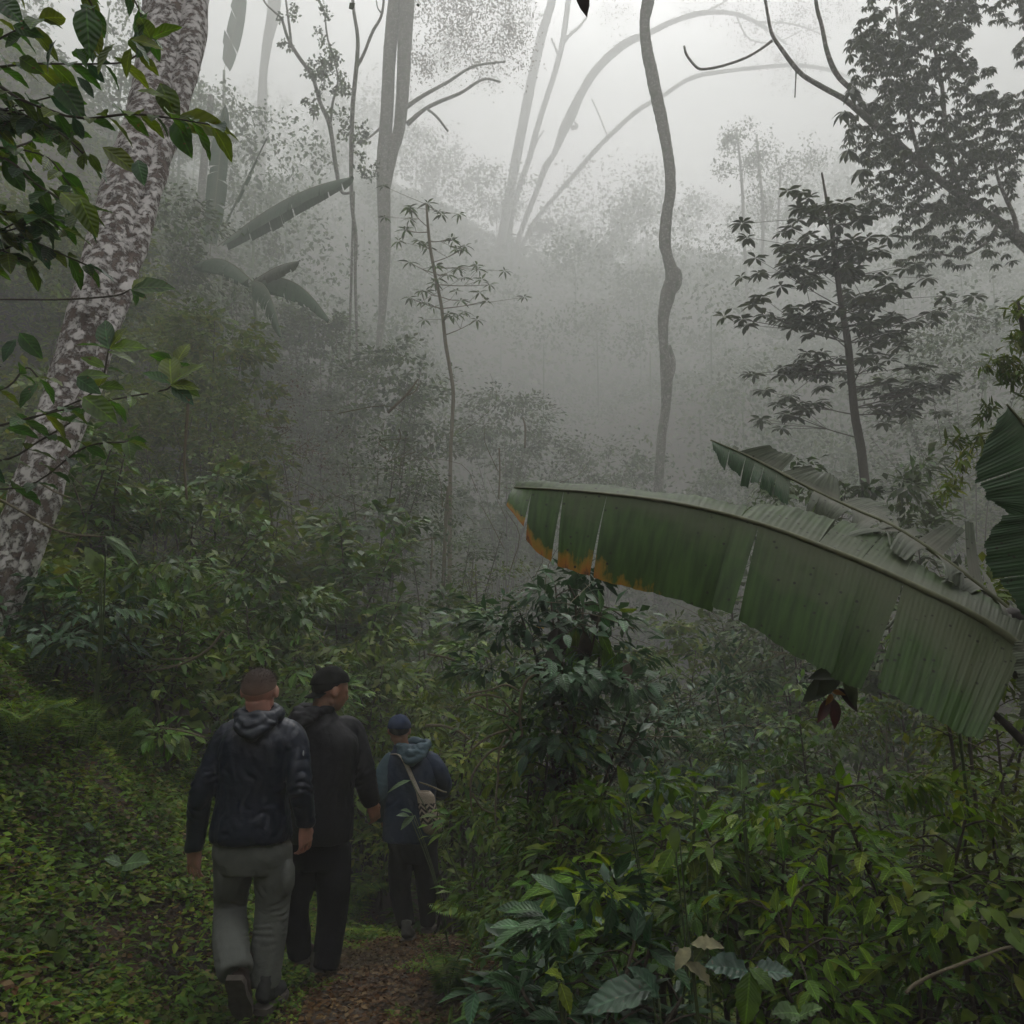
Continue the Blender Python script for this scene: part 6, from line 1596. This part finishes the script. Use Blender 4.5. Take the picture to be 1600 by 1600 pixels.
M_JACKET = cloth_mat('black_shell_jacket', (.009, .015, .034), rough=.36, spec=.5)
M_HOOD = cloth_mat('highlit_navy_hood', (.024, .031, .048), rough=.4, spec=.5)  # lighter than the jacket: the hood's bluish highlights are put into its colour
M_JACKET2 = cloth_mat('black_soft_jacket', (.011, .011, .016), rough=.6, spec=.3)
M_TROUS2 = cloth_mat('black_trousers', (.008, .008, .013), rough=.75, spec=.2)
M_CARGO = cloth_mat('grey_green_cargo', (.15, .16, .145), rough=.8, spec=.2, var=.12)
M_NAVY = cloth_mat('navy_jacket', (.026, .042, .082), rough=.6, spec=.3)
M_TEAL = cloth_mat('teal_grey_sleeve', (.06, .105, .13), rough=.6, spec=.3)
M_BLACK3 = cloth_mat('black_slim_trousers', (.008, .008, .009), rough=.8, spec=.2)
M_SKIN1 = skin_mat('light_skin', (.58, .31, .235)); M_SKIN2 = skin_mat('tan_skin', (.40, .215, .14)); M_SKIN3 = skin_mat('tan_skin_deep', (.36, .20, .13))
M_CAPB = cloth_mat('black_cap', (.010, .011, .010), rough=.85, spec=.2); M_CAPN = cloth_mat('navy_cap', (.035, .05, .095), rough=.85, spec=.2)
M_SHOEG = cloth_mat('grey_shoe', (.045, .048, .047), rough=.8); M_SHOEB = cloth_mat('brown_boot', (.045, .028, .022), rough=.8); M_SOLE = plain_mat('rubber_sole', (.10, .085, .07), rough=.9)
M_SHOEL = cloth_mat('pale_grey_shoe', (.10, .10, .09), rough=.8)
M_WHITE = plain_mat('white_mark', (.6, .62, .65), rough=.5, var=.05)

def hair_cap(name, c, r, yaw, mat, parent, low=-.15, n=26, sides=36, scale=1.035):
    """Close cropped hair: a shell over the skull down to the nape."""
    V = []; a = np.linspace(0, 2 * np.pi, sides, endpoint=False)
    f = Vector((math.sin(yaw), math.cos(yaw), 0)); sd = Vector((math.cos(yaw), -math.sin(yaw), 0)); c = Vector(c)
    for i, t in enumerate(np.linspace(.02, 1, n)):
        for k in a:
            back = -math.sin(k)                       # 1 at the back of the head
            lowk = low + (-.42 * max(0, back)) + .75 * max(0, -back) ** 1.0
            ph = t * math.acos(max(-.9, min(.95, lowk)))
            jag = .0
            x = math.cos(k) * math.sin(ph); y = math.sin(k) * math.sin(ph); z = math.cos(ph)
            p = c + sd * x * r * .99 * scale + f * (y * 1.2 * scale - .12) * r + Vector((0, 0, 1)) * (z * 1.08 * scale + .18) * r
            p += Vector((g_ := noise.noise(p * 90)) * .0015 for _ in range(3)) if False else Vector((0, 0, 0))
            V.append(tuple(p + (p - c).normalized() * noise.noise(p * 120) * .0018))
    i = np.arange(n - 1)[:, None] * sides; j = np.arange(sides)[None]; k = (j + 1) % sides
    Q = np.stack([i + j, i + sides + j, i + sides + k, i + k], -1).reshape(-1, 4)
    mb = MB(); mb.add(V, Q)
    return mb.build(name, mat, parent)

def hood_mesh(name, c, w_, h_, dp, mat, parent, seed, yaw=0.0, voxel=.007):
    """A hood lying down behind the neck: a thick collar and a slack bag with deep creases."""
    c = Vector(c); mb = MB(); s = Vector((math.cos(yaw), -math.sin(yaw), 0)); b = Vector((-math.sin(yaw), -math.cos(yaw), 0))
    def q(x, y, z): return c + s * x * w_ + b * y * dp + Vector((0, 0, 1)) * z * h_
    a = np.linspace(0, 2 * np.pi, 25)
    ring = [(q(math.cos(t) * .82, -math.sin(t) * .75 - .2, .62 - .22 * math.sin(t) * -1 * .6), .032 + .006 * math.sin(5 * t + seed)) for t in a]
    chain(mb, ring, n=50, sides=10)
    for (x, y, z, rx, ry, rz) in ((0, .55, .05, .62, .5, .55), (-.42, .4, .18, .42, .42, .42), (.42, .4, .18, .42, .42, .42), (0, .62, -.42, .34, .32, .42), (.02, .7, -.1, .4, .34, .35)):
        ball(mb, q(x, y, z), rx * w_, ry * dp, rz * h_)
    chain(mb, [(q(-.78, .2, .35), .026), (q(-.52, .75, -.05), .028), (q(0, .98, -.38), .026), (q(.52, .75, -.05), .028), (q(.78, .2, .35), .026)], n=24, sides=8)
    chain(mb, [(q(-.6, .5, .45), .020), (q(-.1, .95, .1), .020), (q(.55, .7, .3), .020)], n=20, sides=8)
    chain(mb, [(q(.6, .5, .5), .018), (q(.2, .9, .25), .02), (q(-.3, .9, .35), .018)], n=20, sides=8)
    return grown(name, mb, voxel, 2, mat, parent, post=folds(seed, .006, [(tuple(q(0, .6, 0)), .16, (.3, .1, 1), .006, .05)]))

def skull_body(root, hd_c, hd_r, yaw, pitch, neck, chest, hips, shoulders, arms, hands, legs, mat, voxel=.0065):
    """One continuous body under the clothes: head, neck, trunk, arms with hands, legs."""
    mb = MB(); q = head(mb, hd_c, hd_r, yaw, pitch)
    base = q(0, -.3, -.55)
    chain(mb, [(base, hd_r * .70), (Vector(neck), hd_r * .72), (Vector(neck) + Vector((0, .0, -.07)), hd_r * .95)], n=10)
    chain(mb, [(Vector(neck) + Vector((0, 0, -.05)), .09), (Vector(chest), .11), (Vector(hips), .10)], n=14)
    for sh, (el, wr), hn in zip(shoulders, arms, hands):
        chain(mb, [(Vector(neck) + Vector((0, 0, -.08)), .05), (Vector(sh), .048), (Vector(el), .038), (Vector(wr), .026)], n=20)
        if hn: hand(mb, wr, **hn)
    for (hp, kn, an) in legs:
        chain(mb, [(Vector(hips), .07), (Vector(hp), .07), (Vector(kn), .05), (Vector(an), .035)], n=20)
    return grown('body', mb, voxel, 2, mat, root)

# ---- walker 1: shaved head, black jacket, grey green trousers
def walker_one():
    d = 4.2
    root = thing('person', 'shaved-headed man from behind, black hooded jacket and grey green cargo trousers', 'person', tuple(P(400, 1592, d)))
    p = lambda x, y, o=0.0: P(x, y, d + o)
    hc = p(406, 1078, 0); hr = rad(53, 1078, d)
    sh = [p(357, 1150), p(452, 1150)]; el = [p(316, 1238, -.05), p(468, 1226, -.06)]; wr = [p(305, 1326, .02), p(477, 1292, .0)]
    hd1 = dict(tip_dir=p(301, 1370, .03) - p(305, 1326, 0), palm_n=(.35, .75, 0), s=.185, curl=.35, thumb_side=-1)
    hd2 = dict(tip_dir=p(479, 1352, .05) - p(477, 1292, 0), palm_n=(-.75, .45, .0), s=.185, curl=.55, thumb_side=1)
    kn = [p(360, 1425, .10), p(424, 1430, .04)]; an = [p(370, 1518, -.18), p(412, 1548, -.02)]; hp = [p(370, 1335), p(424, 1335)]
    skull_body(root, hc, hr, .05, .05, p(405, 1118, -.01), p(398, 1180), p(396, 1300), sh, list(zip(el, wr)), [hd1, hd2], list(zip(hp, kn, an)), M_SKIN1, .0056)
    hm, nt = newmat('buzzed_hair'); L = nt.links.new
    geo = N(nt, 'ShaderNodeNewGeometry'); n1 = N(nt, 'ShaderNodeTexNoise', Scale=160.0, Detail=4.0); L(geo.outputs['Position'], n1.inputs['Vector'])
    sp = N(nt, 'ShaderNodeSeparateXYZ'); L(geo.outputs['Position'], sp.inputs[0])
    mr = N(nt, 'ShaderNodeMapRange'); mr.inputs[1].default_value = hc.z - .05; mr.inputs[2].default_value = hc.z + .09; L(sp.outputs[2], mr.inputs[0])
    r1 = ramp(nt, [(0, (.46, .26, .20)), (.4, (.27, .17, .135)), (.75, (.12, .08, .06)), (1, (.06, .04, .03))]); L(mr.outputs[0], r1.inputs[0])
    mx = N(nt, 'ShaderNodeMixRGB', Color2=(.03, .02, .015, 1)); mm = N(nt, 'ShaderNodeMath', _operation='MULTIPLY'); mm.inputs[1].default_value = .5; L(n1.outputs['Fac'], mm.inputs[0]); L(mm.outputs[0], mx.inputs[0]); L(r1.outputs[0], mx.inputs[1])
    b = N(nt, 'ShaderNodeBsdfPrincipled', Roughness=.8); L(mx.outputs[0], b.inputs['Base Color']); o = N(nt, 'ShaderNodeOutputMaterial'); L(b.outputs[0], o.inputs[0])
    hair_cap('hair', hc, hr, .05, hm, root, low=.02, scale=1.014)
    g = np.random.default_rng(5); n = 1500; th = np.arccos(g.uniform(.25, 1, n)); az = g.uniform(0, 6.283, n)
    nd = np.stack([np.sin(th) * np.cos(az), np.sin(th) * np.sin(az), np.cos(th)], -1)
    ps = np.array(hc) + nd * np.array([.99, 1.2, 1.08]) * hr + np.array([0, -.12 * hr, .18 * hr])
    cloud('cropped_top_hair', L_BLADE, ps, nd + rv(g, n, .35) + np.array([0, .3, 0]), rv(g, n), g.uniform(.010, .022, n), plain_mat('dark_stubble', (.05, .033, .025), rough=.8), root)
    # jacket
    mb = MB(); hw = lambda w_, y: rad(w_, y, d)
    ring_body(mb, [(p(393, 1310), hw(124, 1308), .158), (p(393, 1290), hw(122, 1285), .158), (p(394, 1250), hw(108, 1250), .145), (p(398, 1205), hw(110, 1200), .148), (p(401, 1170), hw(116, 1165), .145), (p(403, 1145), hw(108, 1145), .125), (p(404, 1126), hw(62, 1126), .085), (p(405, 1112), hw(50, 1112), .07)])
    chain(mb, [(p(385, 1142), .075), (sh[0] + Vector((0, 0, -.012)), .076), (p(337, 1190, -.02), .064), (el[0], .055), (p(309, 1285, -.02), .048), (p(303, 1322, .0), .042), (p(303, 1330, .0), .038)], n=40)
    chain(mb, [(p(422, 1142), .075), (sh[1] + Vector((0, 0, -.012)), .080), (p(463, 1185, -.03), .068), (el[1], .060), (p(475, 1262, -.03), .052), (p(477, 1286, 0), .046), (p(477, 1293, 0), .040)], n=40)
    z = [(tuple(el[0]), .13, (.2, 0, 1), .0085, .055), (tuple(el[1]), .13, (-.4, 0, 1), .0095, .05), (tuple(p(476, 1265)), .09, (-.3, 0, 1), .009, .035), (tuple(p(395, 1295)), .22, (.15, 0, 1), .006, .08), (tuple(sh[1]), .12, (1, 0, .5), .005, .05), (tuple(sh[0]), .12, (1, 0, -.5), .005, .05), (tuple(p(410, 1215)), .24, (1, 0, .6), .006, .14)]
    grown('jacket', mb, .008, 3, M_JACKET, root, post=folds(1, .0075, z))
    hood_mesh('hood', p(403, 1133, -.05), hw(68, 1130), hw(54, 1130), .13, M_HOOD, root, 2)
    # trousers
    mb = MB()
    ring_body(mb, [(p(396, 1360), hw(96, 1350), .12), (p(395, 1335), hw(118, 1335), .138), (p(394, 1312), hw(112, 1312), .135), (p(394, 1292), hw(100, 1292), .12)])
    chain(mb, [(p(366, 1325), .094), (p(365, 1365, .02), .088), (kn[0] + Vector((0, 0, .02)), .076), (p(361, 1470, -.06), .079), (p(367, 1508, -.17), .078), (p(369, 1522, -.20), .074)], n=44)
    chain(mb, [(p(424, 1325), .096), (p(427, 1365), .090), (p(426, 1412, .03), .079), (p(421, 1460, .02), .077), (p(414, 1510, .0), .076), (p(411, 1540, -.01), .070)], n=44)
    ball(mb, p(449, 1372, -.02), .035, .06, .085)
    z = [(tuple(p(428, 1425)), .13, (.15, 0, 1), .0105, .042), (tuple(p(362, 1430)), .10, (0, 0, 1), .004, .06), (tuple(p(400, 1345)), .10, (.6, 0, 1), .006, .06), (tuple(p(412, 1530)), .09, (.3, 0, 1), .008, .05), (tuple(p(366, 1505, -.15)), .09, (-.3, 0, 1), .007, .06)]
    tr = grown('trousers', mb, .008, 3, M_CARGO, root, post=folds(3, .006, z))
    pk = MB(); a0 = p(452, 1345, -.04)
    ball(pk, p(450, 1370, -.05), .028, .062, .08)
    grown('pocket', pk, .007, 1, M_CARGO, root, post=folds(8, .003))
    tagm = MB(); ball(tagm, p(474, 1177, -.075), .0035, .003, .014); tagm.build('sleeve_mark', M_WHITE, root)
    shoe('shoe', p(405, 1583, -.10), (.10, .98, -.06), (0, .05, 1), .30, M_SHOEG, root, M_SOLE)
    shoe('shoe', p(366, 1528, -.27), (.02, .55, -.80), (0, .8, .55), .29, M_SHOEB, root, M_SOLE)['label'] = 'brown boot lifted on its toe'
walker_one()

# ---- walker 2: black cap turned backwards, all in black
def cap(root, c, r, yaw, mat, brim_dir, name='cap', low=.12, brim=True, tilt=0.0):
    c = Vector(c); f = Vector((math.sin(yaw), math.cos(yaw), 0)); sd = Vector((math.cos(yaw), -math.sin(yaw), 0))
    mb = MB(); n, sides = 14, 36; V = []
    for t in np.linspace(.02, 1, n):
        for k in np.linspace(0, 2 * np.pi, sides, endpoint=False):
            ph = t * math.acos(low - .10)
            p = c + sd * math.cos(k) * math.sin(ph) * r * 1.09 + f * (math.sin(k) * math.sin(ph) * 1.30 - .12) * r + Vector((0, 0, 1)) * (math.cos(ph) * 1.22 + .2 + tilt * math.sin(k) * math.sin(ph)) * r
            V.append(tuple(p + (p - c).normalized() * noise.noise(p * 22) * .005))
    i = np.arange(n - 1)[:, None] * sides; j = np.arange(sides)[None]; k = (j + 1) % sides
    mb.add(V, np.stack([i + j, i + sides + j, i + sides + k, i + k], -1).reshape(-1, 4))
    o = mb.build(name, mat, root)
    so = o.modifiers.new('t', 'SOLIDIFY'); so.thickness = .004; so.offset = 1
    bt = MB(); ball(bt, c + Vector((0, 0, 1)) * r * 1.43 - f * .12 * r, .007, .007, .005); b_ = bt.build('button', mat, None); b_.parent = o
    if brim:
        bd = Vector(brim_dir).normalized(); bs = bd.cross(Vector((0, 0, 1))).normalized(); V = []
        e = c + bd * r * 1.08 + Vector((0, 0, .18 * r))
        m, w_ = 7, 13
        for a in np.linspace(0, 1, m):
            for b in np.linspace(-1, 1, w_):
                V.append(tuple(e + bs * b * r * .86 * (1 - .25 * a) + bd * (a * .9 * r * math.sqrt(max(0, 1 - b * b * .8)) - b * b * .35 * r) - Vector((0, 0, 1)) * (a * .22 * r + b * b * .28 * r)))
        i = np.arange(m - 1)[:, None] * w_; j = np.arange(w_ - 1)[None]
        br = MB(); br.add(V, np.stack([i + j, i + j + 1, i + w_ + j + 1, i + w_ + j], -1).reshape(-1, 4))
        b2 = br.build('brim', mat, None); b2.parent = o; s2 = b2.modifiers.new('t', 'SOLIDIFY'); s2.thickness = .004
    return o

def walker_two():
    d = 4.85
    root = thing('person', 'man in a backwards black cap, all in black, face turned right', 'person', tuple(P(490, 1540, d)))
    p = lambda x, y, o=0.0: P(x, y, d + o); hw = lambda w_, y: rad(w_, y, d)
    yaw = 1.05
    hc = p(518, 1078); hr = rad(46, 1078, d)
    sh = [p(468, 1145, -.06), p(545, 1140, .10)]; el = [p(462, 1215, -.10), p(566, 1200, .08)]; wr = [p(470, 1270, .05), p(580, 1256, .12)]
    hd = dict(tip_dir=p(590, 1284, .16) - p(580, 1256, .12), palm_n=(-.6, .5, 0), s=.175, curl=.7, thumb_side=1)
    kn = [p(468, 1420, .02), p(516, 1420, .05)]; an = [p(470, 1490, .10), p(508, 1512, .0)]; hp = [p(478, 1320), p(520, 1320)]
    skull_body(root, hc, hr, yaw, .25, p(503, 1112, -.02), p(505, 1170), p(505, 1300), sh, list(zip(el, wr)), [None, hd], list(zip(hp, kn, an)), M_SKIN2, .0075)
    cap(root, hc + Vector((0, 0, .012)), hr, yaw, M_CAPB, (-.75, -.5, -.25), low=.18, tilt=.10)
    hm = plain_mat('short_black_hair', (.012, .009, .007), rough=.8)
    hair_cap('hair', hc, hr, yaw, hm, root, low=-.02, scale=1.02)
    mb = MB()
    ring_body(mb, [(p(502, 1312), hw(92, 1308), .165), (p(502, 1280), hw(96, 1285), .165), (p(502, 1240), hw(96, 1250), .155), (p(505, 1195), hw(104, 1200), .155), (p(507, 1160), hw(104, 1160), .145), (p(504, 1138), hw(84, 1140), .125), (p(500, 1118), hw(52, 1118), .09), (p(499, 1106), hw(44, 1106), .075)], turn=-.25)
    chain(mb, [(p(487, 1140), .07), (sh[0] + Vector((0, 0, -.01)), .078), (p(462, 1190, -.08), .068), (el[0], .064), (wr[0], .05)], n=36)
    chain(mb, [(p(525, 1140), .07), (sh[1] + Vector((0, 0, -.01)), .082), (p(558, 1175, .09), .072), (el[1], .066), (p(574, 1235, .1), .056), (p(581, 1256, .12), .044)], n=36)
    z = [(tuple(el[1]), .12, (-.5, 0, 1), .008, .055), (tuple(p(500, 1245)), .22, (-.7, 0, 1), .007, .12), (tuple(sh[1]), .12, (1, 0, .6), .006, .06), (tuple(p(500, 1300)), .2, (.1, 0, 1), .004, .1)]
    grown('jacket', mb, .009, 3, M_JACKET2, root, post=folds(11, .007, z))
    hood_mesh('hood', p(485, 1123, -.04), hw(54, 1125), hw(44, 1125), .12, M_JACKET2, root, 12, yaw=.5)
    mb = MB()
    ring_body(mb, [(p(503, 1355), hw(70, 1350), .11), (p(502, 1335), hw(84, 1335), .13), (p(502, 1300), hw(80, 1300), .12)])
    chain(mb, [(p(476, 1320), .088), (p(471, 1375), .080), (kn[0] + Vector((-.02, 0, 0)), .070), (p(466, 1465, .05), .068), (p(468, 1492, .08), .066)], n=40)
    chain(mb, [(p(522, 1320), .094), (p(521, 1375), .092), (p(519, 1430, .03), .082), (p(512, 1480), .076), (p(507, 1512, -.02), .070)], n=40)
    z = [(tuple(kn[1]), .14, (.2, 0, 1), .007, .08), (tuple(p(508, 1500)), .09, (.3, 0, 1), .008, .05)]
    grown('trousers', mb, .009, 3, M_TROUS2, root, post=folds(13, .006, z))
    shoe('shoe', p(492, 1538, -.08), (-.10, .98, -.08), (0, .05, 1), .29, M_SHOEL, root, M_SOLE)
    shoe('shoe', p(466, 1503, .14), (.05, .97, -.2), (0, .2, 1), .29, M_SHOEB, root, M_SOLE)['label'] = 'dark brown trailing shoe'
walker_two()

# ---- walker 3: navy cap and jacket with teal sleeves
def walker_three():
    d = 6.3
    root = thing('person', 'walker in navy cap, navy jacket with teal hood, ahead on the path', 'person', tuple(P(650, 1472, d)))
    p = lambda x, y, o=0.0: P(x, y, d + o); hw = lambda w_, y: rad(w_, y, d)
    hc = p(624, 1141); hr = rad(32, 1141, d)
    sh = [p(612, 1192), p(672, 1190)]; el = [p(596, 1240, -.04), p(693, 1225, .06)]; wr = [p(596, 1278, .12), p(682, 1240, .26)]
    hd1 = dict(tip_dir=(.05, .6, -.7), palm_n=(.8, .2, 0), s=.16, curl=.7, thumb_side=-1); hd2 = dict(tip_dir=(-.5, .8, .1), palm_n=(-.2, .2, -1), s=.16, curl=.7, thumb_side=1)
    hp = [p(632, 1315), p(662, 1315)]; kn = [p(625, 1385, .04), p(667, 1385)]; an = [p(636, 1452, -.04), p(669, 1440, .15)]
    skull_body(root, hc, hr, -.1, .15, p(628, 1166), p(640, 1210), p(643, 1300), sh, list(zip(el, wr)), [hd1, hd2], list(zip(hp, kn, an)), M_SKIN3, .010)
    cap(root, hc + Vector((0, 0, .008)), hr, -.1, M_CAPN, (-.1, 1, 0), low=.05)
    hair_cap('hair', hc, hr, -.1, plain_mat('dark_cropped_hair', (.02, .014, .01), rough=.8), root, low=-.1, scale=1.02)
    mb = MB()
    ring_body(mb, [(p(640, 1312), hw(84, 1308), .15), (p(641, 1280), hw(82, 1285), .15), (p(642, 1240), hw(78, 1250), .14), (p(643, 1208), hw(82, 1205), .14), (p(642, 1186), hw(74, 1186), .12), (p(636, 1170), hw(42, 1170), .08), (p(632, 1163), hw(34, 1163), .07)])
    grown('jacket', mb, .010, 3, M_NAVY, root, post=folds(21, .007, [(tuple(p(640, 1250)), .25, (.3, 0, 1), .006, .12)]))
    for k, pts in enumerate(([(p(620, 1186), .075), (sh[0] + Vector((0, 0, -.015)), .082), (p(600, 1215, -.02), .074), (el[0], .068), (p(593, 1262, .04), .062), (wr[0], .045)],
                             [(p(662, 1186), .075), (sh[1] + Vector((0, 0, -.015)), .082), (p(684, 1206, .0), .072), (el[1], .066), (p(690, 1237, .15), .056), (wr[1], .044)])):
        mb = MB(); chain(mb, pts, n=34)
        grown('sleeve', mb, .010, 3, M_TEAL if k == 0 else M_NAVY, root, post=folds(22 + k, .007, [(tuple(el[k]), .12, (.2, 0, 1), .008, .06)]))
    hood_mesh('hood', p(645, 1178, -.07), hw(52, 1175), hw(40, 1175), .13, M_TEAL, root, 25, voxel=.009)
    mb = MB()
    ring_body(mb, [(p(646, 1345), hw(58, 1340), .11), (p(645, 1320), hw(78, 1320), .135), (p(644, 1296), hw(76, 1296), .13)])
    chain(mb, [(p(630, 1318), .095), (p(626, 1350), .092), (kn[0], .076), (p(631, 1425, .0), .068), (p(636, 1448, -.04), .058)], n=36)
    chain(mb, [(p(662, 1318), .095), (p(665, 1350), .090), (kn[1], .074), (p(668, 1415, .08), .064), (p(668, 1442, .14), .056)], n=36)
    grown('trousers', mb, .010, 3, M_BLACK3, root, post=folds(26, .005, [(tuple(kn[0]), .12, (.2, 0, 1), .006, .07)]))
    shoe('shoe', p(632, 1474, -.14), (.08, .98, -.15), (0, .1, 1), .28, M_SHOEL, root, M_SOLE)
    shoe('shoe', p(666, 1456, .10), (.05, .98, -.15), (0, .1, 1), .28, M_SHOEG, root, M_SOLE)
    # the woven bag slung across the back
    bag = thing('shoulder_bag', 'beige woven bag with black zigzag band slung on the navy-capped walker', 'bag', tuple(p(673, 1268, -.2)))
    m, nt = newmat('woven_bag'); L = nt.links.new
    uv = N(nt, 'ShaderNodeUVMap'); sp = N(nt, 'ShaderNodeSeparateXYZ'); L(uv.outputs[0], sp.inputs[0])
    tri = N(nt, 'ShaderNodeMath', _operation='PINGPONG'); tri.inputs[1].default_value = .16; L(sp.outputs[0], tri.inputs[0])
    ph = N(nt, 'ShaderNodeMath', _operation='ADD'); L(sp.outputs[1], ph.inputs[0]); ts = N(nt, 'ShaderNodeMath', _operation='MULTIPLY'); ts.inputs[1].default_value = .5; L(tri.outputs[0], ts.inputs[0]); L(ts.outputs[0], ph.inputs[1])
    st = N(nt, 'ShaderNodeMath', _operation='MODULO'); st.inputs[1].default_value = .10; L(ph.outputs[0], st.inputs[0])
    gt = N(nt, 'ShaderNodeMath', _operation='GREATER_THAN'); gt.inputs[1].default_value = .048; L(st.outputs[0], gt.inputs[0])
    lo = N(nt, 'ShaderNodeMath', _operation='GREATER_THAN'); lo.inputs[1].default_value = .34; L(sp.outputs[1], lo.inputs[0])
    hi = N(nt, 'ShaderNodeMath', _operation='LESS_THAN'); hi.inputs[1].default_value = .74; L(sp.outputs[1], hi.inputs[0])
    m1 = N(nt, 'ShaderNodeMath', _operation='MULTIPLY'); L(gt.outputs[0], m1.inputs[0]); L(lo.outputs[0], m1.inputs[1])
    m2 = N(nt, 'ShaderNodeMath', _operation='MULTIPLY'); L(m1.outputs[0], m2.inputs[0]); L(hi.outputs[0], m2.inputs[1])
    nz = N(nt, 'ShaderNodeTexNoise', Scale=160.0, Detail=3.0); geo = N(nt, 'ShaderNodeNewGeometry'); L(geo.outputs['Position'], nz.inputs['Vector'])
    rb = ramp(nt, [(.3, (.30, .24, .18)), (.7, (.48, .40, .32))]); L(nz.outputs['Fac'], rb.inputs[0])
    mx = N(nt, 'ShaderNodeMixRGB', Color2=(.015, .01, .01, 1)); L(m2.outputs[0], mx.inputs[0]); L(rb.outputs[0], mx.inputs[1])
    b = N(nt, 'ShaderNodeBsdfPrincipled', Roughness=.9); L(mx.outputs[0], b.inputs['Base Color'])
    bp = N(nt, 'ShaderNodeBump', Strength=.6, Distance=.006); L(nz.outputs['Fac'], bp.inputs['Height']); L(bp.outputs[0], b.inputs['Normal'])
    o = N(nt, 'ShaderNodeOutputMaterial'); L(b.outputs[0], o.inputs[0])
    rows = [(661, 1236, 22, .03), (665, 1244, 27, .045), (667, 1256, 27, .05), (670, 1268, 29, .055), (673, 1282, 32, .06), (675, 1292, 31, .058), (675, 1300, 24, .04), (675, 1304, 10, .02)]
    R_ = catmull([[*p(a, b_, -.20), hw(w_, b_), q] for a, b_, w_, q in rows], 26); s = 28; V = []; U = []
    for i, r in enumerate(R_):
        for k in range(s):
            t = 2 * math.pi * k / s
            V.append((r[0] + math.cos(t) * r[3], r[1] + math.sin(t) * r[4], r[2])); U.append((k / s * 2, 1 - i / 25))
    i = np.arange(25)[:, None] * s; j = np.arange(s)[None]; k = (j + 1) % s
    me = raw_mesh('pouch', V, np.stack([i + j, i + s + j, i + s + k, i + k], -1).reshape(-1, 4)); set_uv(me, np.array(U))
    po = link('pouch', me, m, bag); so = po.modifiers.new('t', 'SOLIDIFY'); so.thickness = .005
    mb = MB(); c = catmull([[*p(612, 1178, -.02)], [*p(626, 1180, -.17)], [*p(635, 1195, -.185)], [*p(645, 1218, -.185)], [*p(654, 1238, -.20)], [*p(658, 1250, -.21)]], 30)
    mb.add(*tube(c, np.full(30, .020), 10, flat=.28)); mb.build('strap', plain_mat('woven_strap', (.34, .30, .24), rough=.9, scale=150, var=.35), bag)
walker_three()
HAZE = (-220, 220, -29, 324, -14, 235); HAZE_D = .0098; HAZE_G = .08
# ------------------------------------------------------------------ the mist: one even box of air
def haze():
    b = MB()
    x0, x1, y0, y1, z0, z1 = HAZE
    V = [(x0, y0, z0), (x1, y0, z0), (x1, y1, z0), (x0, y1, z0), (x0, y0, z1), (x1, y0, z1), (x1, y1, z1), (x0, y1, z1)]
    b.add(V, [(0, 3, 2, 1), (4, 5, 6, 7), (0, 1, 5, 4), (1, 2, 6, 5), (2, 3, 7, 6), (3, 0, 4, 7)])
    m, nt = newmat('mist')
    v = N(nt, 'ShaderNodeVolumePrincipled', Density=HAZE_D, Anisotropy=HAZE_G)
    v.inputs['Color'].default_value = (.95, .957, .95, 1)
    o = N(nt, 'ShaderNodeOutputMaterial')
    nt.links.new(v.outputs[0], o.inputs['Volume'])
    ob = b.build('haze', m, smooth=False)
    tag(ob, kind='stuff', label='white morning mist filling the forest valley')
haze()
